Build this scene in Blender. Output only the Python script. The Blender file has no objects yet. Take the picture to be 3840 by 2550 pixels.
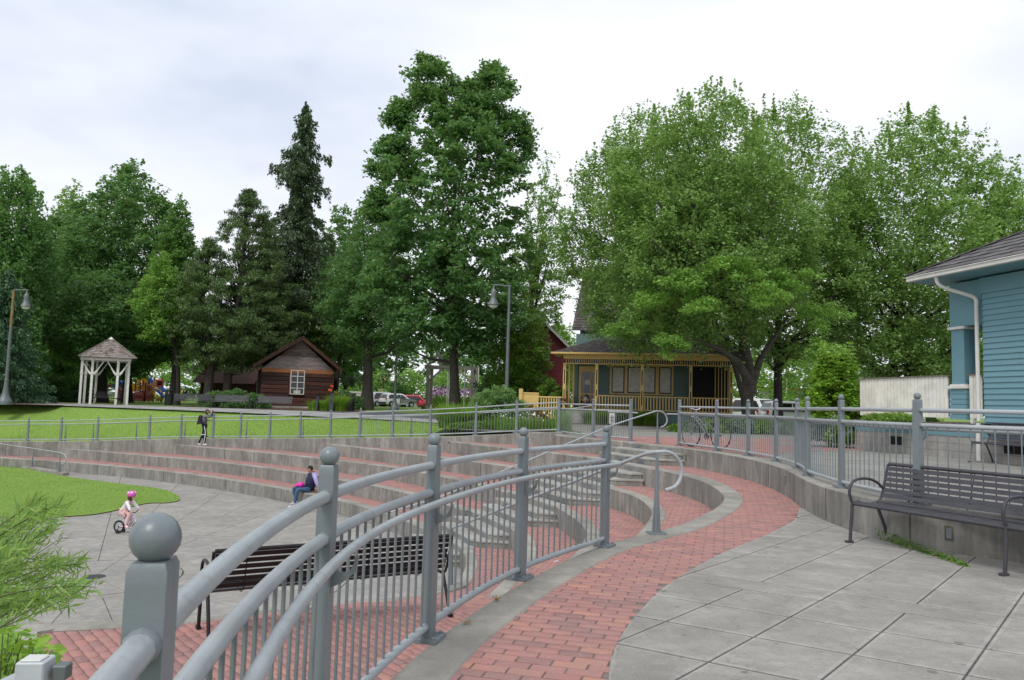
import bpy, bmesh, math, random
import numpy as np
from mathutils import Vector, Matrix
random.seed(7); rng = np.random.default_rng(11)
sc = bpy.context.scene
COL = sc.collection
# ------------------------------------------------------------------ camera
F_PX, PITCH, CAMZ, ROLL = 2929.0, math.atan(241/2929.0), 1.43, 0.028
cp, sp, cr, sr = math.cos(PITCH), math.sin(PITCH), math.cos(ROLL), math.sin(ROLL)
cam_d = bpy.data.cameras.new("camera"); cam = bpy.data.objects.new("camera", cam_d); COL.objects.link(cam)
cam_d.sensor_width = 36; cam_d.lens = 36*F_PX/3840
cam_d.clip_start = 0.05; cam_d.clip_end = 3000
X = Vector((cr, -sp*sr, cp*sr)); Yv = Vector((-sr, -sp*cr, cp*cr)); Zv = -Vector((0, cp, sp))
m = Matrix((X, Yv, Zv)).transposed().to_4x4(); m.translation = (0, 0, CAMZ); cam.matrix_world = m
cam_d.dof.use_dof = True; cam_d.dof.focus_distance = 14; cam_d.dof.aperture_fstop = 13.0
sc.camera = cam
# ------------------------------------------------------------------ world: bright overcast sky
W = bpy.data.worlds.new("World"); sc.world = W; W.use_nodes = True
nt = W.node_tree; nt.nodes.clear()
N = nt.nodes.new; L = nt.links.new
out = N('ShaderNodeOutputWorld'); mix = N('ShaderNodeMixShader')
b1 = N('ShaderNodeBackground'); b2 = N('ShaderNodeBackground')
SUN_EL, SUN_AZ = math.radians(52), math.radians(205)
sky = N('ShaderNodeTexSky'); sky.sky_type = 'NISHITA'; sky.sun_disc = False
sky.sun_elevation = SUN_EL; sky.sun_rotation = SUN_AZ
b1.inputs[1].default_value = 0.12; L(sky.outputs[0], b1.inputs[0])
tc = N('ShaderNodeTexCoord'); mp = N('ShaderNodeMapping'); mp.inputs['Scale'].default_value = (1, 1, 2.4)
mp.inputs['Location'].default_value = (0.35, 0.1, 0.25)
n1 = N('ShaderNodeTexNoise'); n1.inputs['Scale'].default_value = 1.35; n1.inputs['Detail'].default_value = 5; n1.inputs['Roughness'].default_value = .5
rp = N('ShaderNodeValToRGB')
rp.color_ramp.elements[0].position = .38; rp.color_ramp.elements[0].color = (.50, .57, .71, 1)
rp.color_ramp.elements[1].position = .61; rp.color_ramp.elements[1].color = (.87, .885, .93, 1)
e = rp.color_ramp.elements.new(.50); e.color = (.73, .77, .86, 1)
L(tc.outputs['Generated'], mp.inputs[0]); L(mp.outputs[0], n1.inputs[0]); L(n1.outputs[0], rp.inputs[0])
L(rp.outputs[0], b2.inputs[0]); b2.inputs[1].default_value = 1.0
mix.inputs[0].default_value = .95; L(b1.outputs[0], mix.inputs[1]); L(b2.outputs[0], mix.inputs[2]); L(mix.outputs[0], out.inputs[0])
sd = bpy.data.lights.new("sun", 'SUN'); sun = bpy.data.objects.new("sun", sd); COL.objects.link(sun)
sd.energy = 1.5; sd.angle = math.radians(18); sd.color = (1, .97, .93)
sdir = Vector((math.sin(SUN_AZ)*math.cos(SUN_EL), math.cos(SUN_AZ)*math.cos(SUN_EL), math.sin(SUN_EL)))
sun.rotation_euler = sdir.to_track_quat('Z', 'Y').to_euler()
sc.view_settings.view_transform = 'Standard'; sc.view_settings.look = 'None'
sc.view_settings.gamma = 1; sc.view_settings.exposure = 0.30; sc.view_settings.use_curve_mapping = False
try:
    sc.cycles.max_bounces = 6; sc.cycles.transparent_max_bounces = 6
except Exception: pass

# ------------------------------------------------------------------ surveying helpers (pixel of the 3840x2550 photo -> place)
def ray(px, py):
    a = (px-1920)/F_PX; b = (1275-py)/F_PX
    u = a*cr-b*sr; v = a*sr+b*cr
    return (u, cp-sp*v, sp+cp*v)
def G(px, py, z):
    r = ray(px, py); t = (z-CAMZ)/r[2]; return (r[0]*t, r[1]*t)
def V(px, py, Y):
    r = ray(px, py); t = Y/r[1]; return (r[0]*t, Y, CAMZ+r[2]*t)
# ------------------------------------------------------------------ materials
MATS = {}
def newmat(name):
    m = bpy.data.materials.new(name); m.use_nodes = True
    return m, m.node_tree, m.node_tree.nodes['Principled BSDF']
def setin(b, k, v):
    if k in b.inputs: b.inputs[k].default_value = v
def mat(name, col, rough=.6, metal=0, noise=0.0, nscale=8, bump=0.0, bscale=40, dark=None, spec=.4, coat=0, worldco=True):
    """plain procedural material: base colour with mottling towards 'dark' and fine bump"""
    m, t, b = newmat(name); n = t.nodes.new; l = t.links.new
    setin(b, 'Roughness', rough); setin(b, 'Metallic', metal); setin(b, 'Specular IOR Level', spec); setin(b, 'Coat Weight', coat)
    c = (*col, 1)
    g = n('ShaderNodeNewGeometry') if worldco else n('ShaderNodeTexCoord')
    o = g.outputs['Position'] if worldco else g.outputs['Object']
    if noise > 0:
        x = n('ShaderNodeTexNoise'); x.inputs['Scale'].default_value = nscale; x.inputs['Detail'].default_value = 6; x.inputs['Roughness'].default_value = .65
        l(o, x.inputs[0]); r = n('ShaderNodeValToRGB'); d = dark or tuple(v*(1-noise) for v in col)
        r.color_ramp.elements[0].position = .35; r.color_ramp.elements[0].color = (*d, 1)
        r.color_ramp.elements[1].position = .65; r.color_ramp.elements[1].color = c
        l(x.outputs[0], r.inputs[0]); l(r.outputs[0], b.inputs['Base Color'])
    else: b.inputs['Base Color'].default_value = c
    if bump > 0:
        x2 = n('ShaderNodeTexNoise'); x2.inputs['Scale'].default_value = bscale; x2.inputs['Detail'].default_value = 4
        l(o, x2.inputs[0]); bp = n('ShaderNodeBump'); bp.inputs['Strength'].default_value = bump; bp.inputs['Distance'].default_value = .01
        l(x2.outputs[0], bp.inputs['Height']); l(bp.outputs[0], b.inputs['Normal'])
    MATS[name] = m; return m
def mixc(t, a, b, f, blend='MIX'):
    x = t.nodes.new('ShaderNodeMix'); x.data_type = 'RGBA'; x.blend_type = blend
    def s(i, v):
        if isinstance(v, (tuple, list)): x.inputs[i].default_value = (*v[:3], 1)
        elif isinstance(v, (int, float)): x.inputs[i].default_value = v
        else: t.links.new(v, x.inputs[i])
    s(0, f); s(6, a); s(7, b); return x.outputs[2]
def noise(t, co, scale, detail=5, rough=.6, dist=0):
    x = t.nodes.new('ShaderNodeTexNoise'); x.inputs['Scale'].default_value = scale; x.inputs['Detail'].default_value = detail
    x.inputs['Roughness'].default_value = rough; x.inputs['Distortion'].default_value = dist; t.links.new(co, x.inputs[0]); return x.outputs[0]
def ramp(t, f, stops):
    r = t.nodes.new('ShaderNodeValToRGB'); el = r.color_ramp.elements
    while len(el) < len(stops): el.new(.5)
    for e_, (p, c) in zip(el, stops):
        e_.position = p; e_.color = (*c, 1) if isinstance(c, tuple) else (c, c, c, 1)
    t.links.new(f, r.inputs[0]); return r.outputs[0]
def mapping(t, co, scale=(1, 1, 1), rot=(0, 0, 0)):
    x = t.nodes.new('ShaderNodeMapping'); x.inputs['Scale'].default_value = scale; x.inputs['Rotation'].default_value = rot
    t.links.new(co, x.inputs[0]); return x.outputs[0]
def bumpn(t, b, h, s, d=.01):
    bp = t.nodes.new('ShaderNodeBump'); bp.inputs['Strength'].default_value = s; bp.inputs['Distance'].default_value = d
    t.links.new(h, bp.inputs['Height']); t.links.new(bp.outputs[0], b.inputs['Normal'])
def posout(t): return t.nodes.new('ShaderNodeNewGeometry').outputs['Position']
def island(t): return t.nodes.new('ShaderNodeNewGeometry').outputs['Random Per Island']
def objrand(t): return t.nodes.new('ShaderNodeObjectInfo').outputs['Random']
def addm(t, a, b, op='ADD'):
    x = t.nodes.new('ShaderNodeMath'); x.operation = op
    for i, v in enumerate((a, b)):
        if isinstance(v, (int, float)): x.inputs[i].default_value = v
        else: t.links.new(v, x.inputs[i])
    return x.outputs[0]

def concrete(name, base, darkc, streak=0.0, speck=.25, slab=False):
    m, t, b = newmat(name); p = posout(t)
    big = noise(t, p, .9, 6, .6); mid = noise(t, p, 5, 8, .75); fine = noise(t, p, 70, 3, .6)
    c = mixc(t, darkc, base, ramp(t, big, [(.33, 0.), (.62, 1.)]))
    c = mixc(t, c, tuple(v*.58 for v in base), ramp(t, mid, [(.42, 0.), (.68, .7)])); c = mixc(t, c, tuple(min(1, v*1.3) for v in base), ramp(t, noise(t, p, 2.3, 8, .75), [(.52, 0.), (.70, .5)]))
    c = mixc(t, c, tuple(min(1, v*1.35) for v in base), ramp(t, fine, [(.55, 0.), (.75, speck)]))
    c = mixc(t, c, tuple(v*.5 for v in base), ramp(t, noise(t, p, 48, 3, .6), [(.58, 0.), (.72, speck)]))
    if slab:
        vo = t.nodes.new('ShaderNodeTexVoronoi'); vo.feature = 'DISTANCE_TO_EDGE'; vo.inputs['Scale'].default_value = .42
        wv = t.nodes.new('ShaderNodeVectorMath'); wv.operation = 'ADD'; nv = t.nodes.new('ShaderNodeTexNoise'); nv.inputs['Scale'].default_value = 2.2; nv.inputs['Detail'].default_value = 6; t.links.new(p, nv.inputs[0])
        t.links.new(p, wv.inputs[0]); t.links.new(nv.outputs['Color'], wv.inputs[1]); t.links.new(wv.outputs[0], vo.inputs['Vector'])
        c = mixc(t, c, tuple(v*.35 for v in base), ramp(t, vo.outputs['Distance'], [(0., .32), (.005, 0.)]))
        c = mixc(t, c, tuple(v*.35 for v in base), ramp(t, noise(t, p, 8.5, 1, .4), [(.735, 0.), (.755, .6)]))
        c = mixc(t, c, tuple(v*.6 for v in base), ramp(t, noise(t, p, 1.3, 7, .75), [(.54, 0.), (.70, .7)]))
        r = ramp(t, objrand(t), [(0., .95), (1., 1.04)]); c = mixc(t, c, r, 1.0, 'MULTIPLY')
    if streak > 0:
        s = noise(t, mapping(t, p, (2.2, 2.2, .55)), 1.3, 8, .7)
        s2 = noise(t, mapping(t, p, (11, 11, 1.1)), 1.2, 6, .65)
        s3 = noise(t, mapping(t, p, (7, 7, .5)), 1.5, 7, .65)
        c = mixc(t, c, tuple(v*.38 for v in base), ramp(t, s, [(.40, 0.), (.62, streak)]))
        c = mixc(t, c, tuple(v*.45 for v in base), ramp(t, s3, [(.50, 0.), (.70, streak*.85)]))
        c = mixc(t, c, tuple(min(1, v*1.25) for v in base), ramp(t, s2, [(.55, 0.), (.76, streak*.7)]))
    t.links.new(c, b.inputs['Base Color']); setin(b, 'Roughness', .9); setin(b, 'Specular IOR Level', .25)
    bumpn(t, b, fine, .35, .004); MATS[name] = m; return m
concrete('concrete_slab', (.345, .328, .292), (.245, .234, .208), slab=True, speck=.7)
concrete('slab_margin', (.395, .378, .340), (.285, .272, .245), slab=True, speck=.3)
concrete('concrete_floor', (.36, .34, .305), (.27, .26, .235), slab=True, speck=.2)
concrete('concrete_paver', (.33, .315, .28), (.245, .24, .22), slab=True, speck=.2)
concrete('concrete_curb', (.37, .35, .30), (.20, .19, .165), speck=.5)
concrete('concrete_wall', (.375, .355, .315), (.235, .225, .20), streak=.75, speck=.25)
concrete('concrete_step', (.40, .39, .35), (.30, .29, .26), speck=.35)
concrete('concrete_joint', (.14, .13, .115), (.08, .075, .065), speck=.3)
concrete('concrete_path', (.40, .39, .37), (.33, .32, .31), speck=.1)
concrete('foundation', (.42, .40, .36), (.30, .28, .25), streak=.35, speck=.2)
mat('asphalt_path', (.12, .12, .125), .9, noise=.25, nscale=3, bump=.2)
mat('mulch', (.16, .075, .045), .95, noise=.6, nscale=14, bump=.8, bscale=30)
def brickmat():
    m, t, b = newmat('brick'); p = posout(t)
    k = addm(t, addm(t, island(t), objrand(t)), 0); k = addm(t, k, 1, 'MODULO')
    c = ramp(t, k, [(0., (.27, .15, .135)), (.2, (.37, .18, .155)), (.45, (.45, .21, .175)), (.7, (.41, .195, .17)), (.86, (.50, .25, .175)), (1., (.31, .17, .16))])
    c = mixc(t, c, (.30, .20, .19), ramp(t, noise(t, p, 2.2, 6, .7), [(.36, .12), (.72, .75)]))
    c = mixc(t, c, (.66, .42, .38), ramp(t, noise(t, p, 30, 4, .7), [(.56, 0.), (.8, .5)]))
    c = mixc(t, c, (.10, .06, .055), ramp(t, noise(t, p, 60, 4, .6), [(.60, 0.), (.76, .6)]))
    t.links.new(c, b.inputs['Base Color']); setin(b, 'Roughness', .88); setin(b, 'Specular IOR Level', .25)
    bumpn(t, b, noise(t, p, 90, 4, .6), .4, .004); MATS['brick'] = m
brickmat()
mat('mortar', (.24, .195, .175), .95, noise=.5, nscale=6, bump=.5, bscale=80)
def grassmat(name, a, b_, c_, flowers=0.):
    m, t, b = newmat(name); p = posout(t)
    c = mixc(t, a, b_, ramp(t, noise(t, p, .45, 6, .65), [(.35, 0.), (.65, 1.)]))
    c = mixc(t, c, c_, ramp(t, noise(t, mapping(t, p, (1, 1, 1)), 9, 6, .75), [(.42, 0.), (.70, .75)]))
    c = mixc(t, c, tuple(v*.45 for v in a), ramp(t, noise(t, p, 35, 3, .7), [(.5, 0.), (.72, .8)]))
    if flowers: c = mixc(t, c, (.8, .8, .72), ramp(t, noise(t, p, 14, 2, .5), [(.745, 0.), (.765, flowers)]))
    t.links.new(c, b.inputs['Base Color']); setin(b, 'Roughness', .9); setin(b, 'Specular IOR Level', .15)
    bumpn(t, b, noise(t, p, 40, 4, .7), .8, .03); MATS[name] = m
grassmat('lawn', (.165, .29, .045), (.22, .35, .06), (.29, .385, .10), .8)
grassmat('park_grass', (.14, .25, .04), (.18, .29, .05), (.24, .31, .08))
def leafmat(name, dark, light, trans=.42, tip=None, tipamt=.0, rough=.5, big=.5, dk=.5):
    m, t, b = newmat(name); p = posout(t)
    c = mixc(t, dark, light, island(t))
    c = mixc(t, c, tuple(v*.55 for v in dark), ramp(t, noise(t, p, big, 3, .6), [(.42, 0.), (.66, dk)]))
    if tip is not None:
        c = mixc(t, c, tip, ramp(t, noise(t, p, 1.1, 4, .7), [(.60, 0.), (.70, tipamt)]))
    t.links.new(c, b.inputs['Base Color']); setin(b, 'Roughness', rough); setin(b, 'Specular IOR Level', .35)
    tr = t.nodes.new('ShaderNodeBsdfTranslucent'); t.links.new(mixc(t, c, (.40, .60, .06), .35), tr.inputs[0])
    mx = t.nodes.new('ShaderNodeMixShader'); mx.inputs[0].default_value = trans
    t.links.new(b.outputs[0], mx.inputs[1]); t.links.new(tr.outputs[0], mx.inputs[2])
    t.links.new(mx.outputs[0], t.nodes['Material Output'].inputs[0]); MATS[name] = m
leafmat('leaf_maple', (.15, .27, .07), (.36, .55, .17), tip=(.30, .26, .17), tipamt=.45, dk=.25)
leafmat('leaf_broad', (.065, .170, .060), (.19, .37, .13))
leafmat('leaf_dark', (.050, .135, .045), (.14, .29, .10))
leafmat('leaf_bright', (.15, .33, .06), (.33, .55, .12))
leafmat('leaf_column', (.085, .21, .06), (.20, .39, .11))
leafmat('leaf_spruce', (.05, .085, .045), (.14, .21, .10), trans=.1)
leafmat('leaf_spruce_blue', (.045, .115, .055), (.12, .23, .11), trans=.1)
leafmat('leaf_spruce_bright', (.10, .22, .05), (.24, .38, .10), trans=.2)
leafmat('leaf_pine', (.055, .10, .03), (.15, .25, .07), trans=.12, tip=(.10, .07, .04), tipamt=.5, big=.8)
leafmat('leaf_willow', (.16, .32, .08), (.38, .56, .13), tip=(.42, .36, .08), tipamt=.25, big=3, dk=.2)
leafmat('leaf_bush', (.10, .23, .035), (.28, .45, .08), big=1.5)
leafmat('leaf_round', (.12, .25, .08), (.30, .47, .17), big=2)
leafmat('leaf_redbush', (0.175, 0.228, 0.035), (0.490, 0.175, 0.052), big=2)
leafmat('leaf_lime', (.16, .34, .04), (.36, .58, .07), big=2)
leafmat('leaf_weep', (0.210, 0.299, 0.070), (0.420, 0.512, 0.119))
mat('bark', (.095, .082, .068), .95, noise=.55, nscale=9, bump=.9, bscale=22)
mat('bark_dark', (.045, .038, .032), .95, noise=.5, nscale=9, bump=.9, bscale=22)
mat('stem_green', (.10, .13, .04), .8)
def paint(name, base, wear=.35, rust=.25):
    m, t, b = newmat(name); p = posout(t)
    c = mixc(t, tuple(v*.82 for v in base), base, ramp(t, noise(t, p, 3, 5, .6), [(.35, 0.), (.65, 1.)]))
    c = mixc(t, c, tuple(v*.55 for v in base), ramp(t, noise(t, p, 45, 5, .7), [(.60, 0.), (.72, wear)]))
    c = mixc(t, c, (.34, .22, .11), ramp(t, noise(t, p, 5.0, 6, .75), [(.62, 0.), (.74, rust)]))
    c = mixc(t, c, tuple(min(1, v*1.8) for v in base), ramp(t, noise(t, p, 130, 3, .6), [(.68, 0.), (.74, .5)]))
    t.links.new(c, b.inputs['Base Color']); c = mixc(t, c, tuple(v*.45 for v in base), ramp(t, noise(t, mapping(t, p, (9, 9, 1.2)), 2, 6, .7), [(.56, 0.), (.72, .45)])); t.links.new(c, b.inputs['Base Color']); setin(b, 'Roughness', .36); setin(b, 'Specular IOR Level', .5)
    bumpn(t, b, noise(t, p, 60, 3, .5), .25, .003); MATS[name] = m
paint('rail_paint', (.205, .235, .245)); paint('rail_light', (.40, .43, .44), .45, .8)
mat('bench_metal', (.075, .073, .082), .5, metal=.1, noise=.25, nscale=9, bump=.1)
mat('bench_brown', (.022, .018, .019), .42, metal=.2, noise=.3, nscale=9)
mat('bench_green', (.04, .06, .035), .5)
mat('bin_metal', (.045, .043, .046), .5, metal=.2)
mat('lamp_metal', (.16, .18, .18), .5, metal=.3, noise=.2); mat('lamp_rusty', (.30, .22, .08), .7, noise=.4, nscale=3)
mat('frost_glass', (.62, .62, .58), .3); mat('white_paint', (.86, .84, .77), .6, noise=.15, nscale=2.5, dark=(.74, .71, .61))
mat('trim_white', (.74, .72, .66), .5, noise=.12, nscale=4); mat('fence_white', (.90, .87, .76), .7, noise=.25, nscale=3, bump=.2)
mat('cap_wood', (.22, .19, .15), .9, noise=.5, nscale=8)
def siding(name, base, dk):
    m, t, b = newmat(name); p = posout(t)
    c = mixc(t, dk, base, ramp(t, addm(t, addm(t, objrand(t), .0), 1, 'MODULO'), [(0., .55), (1., 1.)]))
    c = mixc(t, c, tuple(v*.75 for v in base), ramp(t, noise(t, mapping(t, p, (1, 1, 6)), 3, 6, .7), [(.5, 0.), (.75, .6)]))
    c = mixc(t, c, tuple(v*.35 for v in base), ramp(t, noise(t, p, 5.5, 5, .75), [(.68, 0.), (.73, .7)]))
    t.links.new(c, b.inputs['Base Color']); setin(b, 'Roughness', .55); bumpn(t, b, noise(t, mapping(t, p, (4, 4, 40)), 4, 4, .6), .2, .004); MATS[name] = m
siding('blue_siding', (.165, .32, .365), (.145, .285, .33)); siding('green_siding', (.10, .165, .145), (.085, .14, .125))
siding('red_siding', (.28, .028, .035), (.23, .022, .03)); siding('dark_red_siding', (.10, .02, .02), (.07, .015, .015))
mat('yellow_paint', (.72, .49, .18), .55, noise=.12, nscale=4); mat('blue_flat', (.155, .305, .35), .55, noise=.1, nscale=3)
mat('green_flat', (.13, .21, .19), .6)
def shingle(name, a, b_, c_):
    m, t, b = newmat(name); p = posout(t); k = addm(t, addm(t, island(t), objrand(t)), 1, 'MODULO')
    c = ramp(t, k, [(0., a), (.5, b_), (1., c_)])
    c = mixc(t, c, tuple(v*.4 for v in a), ramp(t, noise(t, p, 16, 5, .7), [(.48, 0.), (.74, .7)]))
    t.links.new(c, b.inputs['Base Color']); setin(b, 'Roughness', .9); bumpn(t, b, noise(t, mapping(t, p, (30, 30, 5)), 3, 4, .6), .5, .01); MATS[name] = m
shingle('shake', (.085, .078, .08), (.13, .12, .122), (.17, .155, .15)); shingle('cedar_old', (.15, .10, .07), (.36, .33, .31), (.22, .16, .12))
shingle('moss_shingle', (.10, .055, .03), (.20, .11, .05), (.24, .14, .05)); shingle('porch_shingle', (.07, .06, .06), (.12, .10, .10), (.16, .135, .13))
def logmat(name, stops):
    m, t, b = newmat(name); p = posout(t)
    g = noise(t, mapping(t, p, (.7, 3, 11)), 1.5, 8, .7)
    k = addm(t, addm(t, g, addm(t, objrand(t), .30, 'MULTIPLY')), -.15)
    c = ramp(t, k, stops); t.links.new(c, b.inputs['Base Color']); setin(b, 'Roughness', .85)
    bumpn(t, b, g, .8, .03); MATS[name] = m
logmat('log_dark', [(.25, (.012, .008, .007)), (.5, (.06, .022, .016)), (.68, (.13, .042, .024)), (.85, (.20, .13, .10))])
logmat('log_gray', [(.2, (.05, .035, .03)), (.42, (.17, .12, .11)), (.62, (.30, .25, .235)), (.85, (.36, .31, .30))])
logmat('log_orange', [(.25, (.10, .03, .015)), (.5, (.33, .11, .04)), (.75, (.42, .19, .08))])
logmat('weather_timber', [(.25, (.10, .09, .08)), (.5, (.22, .20, .18)), (.8, (.33, .31, .28))])
mat('dark_glass', (.012, .013, .015), .08, spec=.6); mat('window_black', (.01, .01, .011), .3)
mat('paper_blind', (.62, .60, .52), .8, noise=.3, nscale=5); mat('dark_void', (.012, .012, .012), .9)
mat('plaque', (.26, .29, .32), .35, metal=.5, noise=.2, nscale=20)
mat('steel_box', (.52, .55, .57), .4, noise=.15, nscale=10); mat('black_plastic', (.02, .02, .022), .45)
for n_, c_ in dict(skin=(.50, .27, .18), skin_pale=(.62, .38, .29), hair_dark=(.018, .012, .010), hair_brown=(.09, .045, .028), denim=(.055, .11, .20), denim_dark=(.02, .03, .06),
                   navy=(.015, .02, .055), lavender=(.42, .36, .62), magenta=(.80, .05, .42), black_cloth=(.012, .012, .014), grey_cloth=(.15, .16, .18), stripe_white=(.72, .72, .75),
                   shoe_grey=(.42, .42, .44), shoe_white=(.75, .72, .74), white_cloth=(.80, .76, .78), pink_cloth=(.76, .50, .52), pink_helmet=(.72, .14, .48), helmet_white=(.8, .75, .85),
                   tyre=(.012, .012, .013), chrome=(.5, .5, .52), bike_white=(.72, .70, .78), bike_red=(.6, .02, .03), bike_grey=(.20, .22, .26), shirt_blue=(.16, .26, .42), shirt_pinkgrey=(.55, .47, .52),
                   car_white=(.76, .76, .74), car_silver=(.42, .44, .46), car_red=(.55, .03, .06), car_dark=(.04, .045, .05), tail_red=(.6, .02, .02), lamp_clear=(.7, .7, .7), rubber=(.03, .03, .03),
                   play_maroon=(.28, .03, .045), play_red=(.55, .13, .09), play_yellow=(.90, .50, .03), play_blue=(.05, .20, .72), play_brown=(.42, .14, .11), pink_pipe=(.42, .10, .14),
                   kite_red=(.8, .04, .04), kite_green=(.30, .65, .12), sign_blue=(.03, .16, .62), sign_white=(.8, .8, .8), sign_darkblue=(.03, .05, .32), cyan_print=(.35, .62, .8), orange_flower=(.85, .16, .03),
                   daisy_white=(.8, .8, .76), flower_purple=(.48, .26, .50), hivis=(.55, .75, .08), slate=(.055, .065, .075), beige_wall=(.60, .50, .38), building_white=(.6, .6, .6), building_tan=(.42, .30, .22), orange_band=(.65, .20, .06), stop_red=(.6, .04, .05), leaf_litter=(.30, .14, .05)).items():
    mat(n_, c_, .35 if n_.startswith('car_') else .62, spec=.5 if n_.startswith('car_') else .3, coat=.6 if n_.startswith('car_') else 0)
MATS['chrome'].node_tree.nodes['Principled BSDF'].inputs['Metallic'].default_value = .9
# ------------------------------------------------------------------ object helpers
def tag(o, label=None, cat=None, group=None, kind=None):
    if label: o['label'] = label
    if cat: o['category'] = cat
    if group: o['group'] = group
    if kind: o['kind'] = kind
    return o
def thing(name, loc, label, cat, group=None, rz=0):
    o = bpy.data.objects.new(name, None); COL.objects.link(o); o.location = loc; o.rotation_euler = (0, 0, rz); o.empty_display_size = .2
    o['W'] = (float(loc[0]), float(loc[1]), float(loc[2])); return tag(o, label, cat, group)
def origin(p):
    if p is None: return (0, 0, 0)
    return tuple(p['W']) if 'W' in p else (0, 0, 0)
def copy_tree(o, parent=None):
    c = o.copy(); COL.objects.link(c); c.parent = parent
    for ch in [k for k in ALL.get(o.name, [])]: copy_tree_child(ch, c)
    return c
ALL = {}
def reg(o, parent):
    if parent is not None: o.parent = parent; ALL.setdefault(parent.name, []).append(o)
def copy_tree_child(o, parent):
    c = o.copy(); COL.objects.link(c); c.parent = parent; ALL.setdefault(parent.name, []).append(c)
    for ch in list(ALL.get(o.name, [])): copy_tree_child(ch, c)
def dup(o, loc, rz=0, label=None, group=None, scale=None):
    c = o.copy(); COL.objects.link(c); c.location = loc; c.rotation_euler = (0, 0, rz)
    if scale: c.scale = (scale,)*3 if not isinstance(scale, tuple) else scale
    for ch in list(ALL.get(o.name, [])): copy_tree_child(ch, c)
    if label: c['label'] = label
    if group: c['group'] = group
    return c
class MB:
    """collects geometry and links it as ONE mesh object"""
    def __init__(s): s.v = []; s.f = []
    def add(s, vs, fs):
        k = len(s.v); s.v += [tuple(p) for p in vs]; s.f += [tuple(i+k for i in f) for f in fs]; return s
    def box(s, x0, x1, y0, y1, z0, z1):
        return s.add([(x0, y0, z0), (x1, y0, z0), (x1, y1, z0), (x0, y1, z0), (x0, y0, z1), (x1, y0, z1), (x1, y1, z1), (x0, y1, z1)],
                     [(0, 3, 2, 1), (4, 5, 6, 7), (0, 1, 5, 4), (1, 2, 6, 5), (2, 3, 7, 6), (3, 0, 4, 7)])
    def obox(s, c, u, v, w, a, b, d):
        c, u, v, w = Vector(c), Vector(u).normalized()*a, Vector(v).normalized()*b, Vector(w).normalized()*d
        P = [c+i*u+j*v+k*w for k in (-1, 1) for j in (-1, 1) for i in (-1, 1)]
        return s.add(P, [(0, 2, 3, 1), (4, 5, 7, 6), (0, 1, 5, 4), (1, 3, 7, 5), (3, 2, 6, 7), (2, 0, 4, 6)])
    def beam(s, p, q, a, b=None, up=(0, 0, 1)):
        p, q = Vector(p), Vector(q); d = q-p; b = b or a
        u = d.cross(Vector(up)); 
        if u.length < 1e-6: u = Vector((1, 0, 0))
        w = u.cross(d); return s.obox((p+q)/2, d, u, w, d.length/2, a/2, b/2)
    def tube(s, pts, r, n=8, cap=True):
        pts = [Vector(p) for p in pts]; rs = r if isinstance(r, (list, tuple)) else [r]*len(pts); V_ = []; prev = None
        for i, p in enumerate(pts):
            d = (pts[min(i+1, len(pts)-1)]-pts[max(i-1, 0)]).normalized()
            if prev is None: u = d.cross(Vector((0, 0, 1))); u = u if u.length > .05 else d.cross(Vector((0, 1, 0)))
            else: u = prev-d*prev.dot(d)
            if u.length < 1e-6: u = Vector((1, 0, 0))
            u.normalize(); w = d.cross(u); prev = u
            for k in range(n):
                a = 2*math.pi*k/n; V_.append(p+(u*math.cos(a)+w*math.sin(a))*rs[i])
        Fc = [(i*n+k, i*n+(k+1) % n, (i+1)*n+(k+1) % n, (i+1)*n+k) for i in range(len(pts)-1) for k in range(n)]
        if cap: Fc += [tuple(range(n))[::-1], tuple((len(pts)-1)*n+k for k in range(n))]
        return s.add(V_, Fc)
    def lathe(s, c, prof, n=16):
        """profile [(r,z)] turned round the vertical through c"""
        V_ = [(c[0]+r*math.cos(2*math.pi*k/n), c[1]+r*math.sin(2*math.pi*k/n), c[2]+z) for r, z in prof for k in range(n)]
        Fc = [(i*n+k, i*n+(k+1) % n, (i+1)*n+(k+1) % n, (i+1)*n+k) for i in range(len(prof)-1) for k in range(n)]
        Fc += [tuple(range(n))[::-1], tuple((len(prof)-1)*n+k for k in range(n))]
        return s.add(V_, Fc)
    def ball(s, c, r, n=16, sx=1, sy=1, sz=1, rot=None):
        V_ = []; Fc = []
        m_ = n//2
        for i in range(m_+1):
            th = math.pi*i/m_
            for k in range(n):
                p = Vector((r*sx*math.sin(th)*math.cos(2*math.pi*k/n), r*sy*math.sin(th)*math.sin(2*math.pi*k/n), r*sz*math.cos(th)))
                if rot is not None: p = rot @ p
                V_.append(Vector(c)+p)
        for i in range(m_):
            for k in range(n): Fc.append((i*n+k, (i+1)*n+k, (i+1)*n+(k+1) % n, i*n+(k+1) % n))
        return s.add(V_, Fc)
    def prism(s, poly, z0, z1):
        n = len(poly); 
        A = sum(poly[i][0]*poly[(i+1) % n][1]-poly[(i+1) % n][0]*poly[i][1] for i in range(n))
        if A < 0: poly = poly[::-1]
        return s.add([(p[0], p[1], z0) for p in poly]+[(p[0], p[1], z1) for p in poly],
                     [tuple(range(n))[::-1], tuple(range(n, 2*n))]+[(i, (i+1) % n, n+(i+1) % n, n+i) for i in range(n)])
    def extr(s, poly3, d):
        n = len(poly3); d = Vector(d); P = [Vector(p) for p in poly3]
        return s.add(P+[p+d for p in P], [tuple(range(n))[::-1], tuple(range(n, 2*n))]+[(i, (i+1) % n, n+(i+1) % n, n+i) for i in range(n)])
    def strip(s, A, B):
        """quads between two equal-length point rows"""
        n = len(A); return s.add(list(A)+list(B), [(i, i+1, n+i+1, n+i) for i in range(n-1)])
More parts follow.
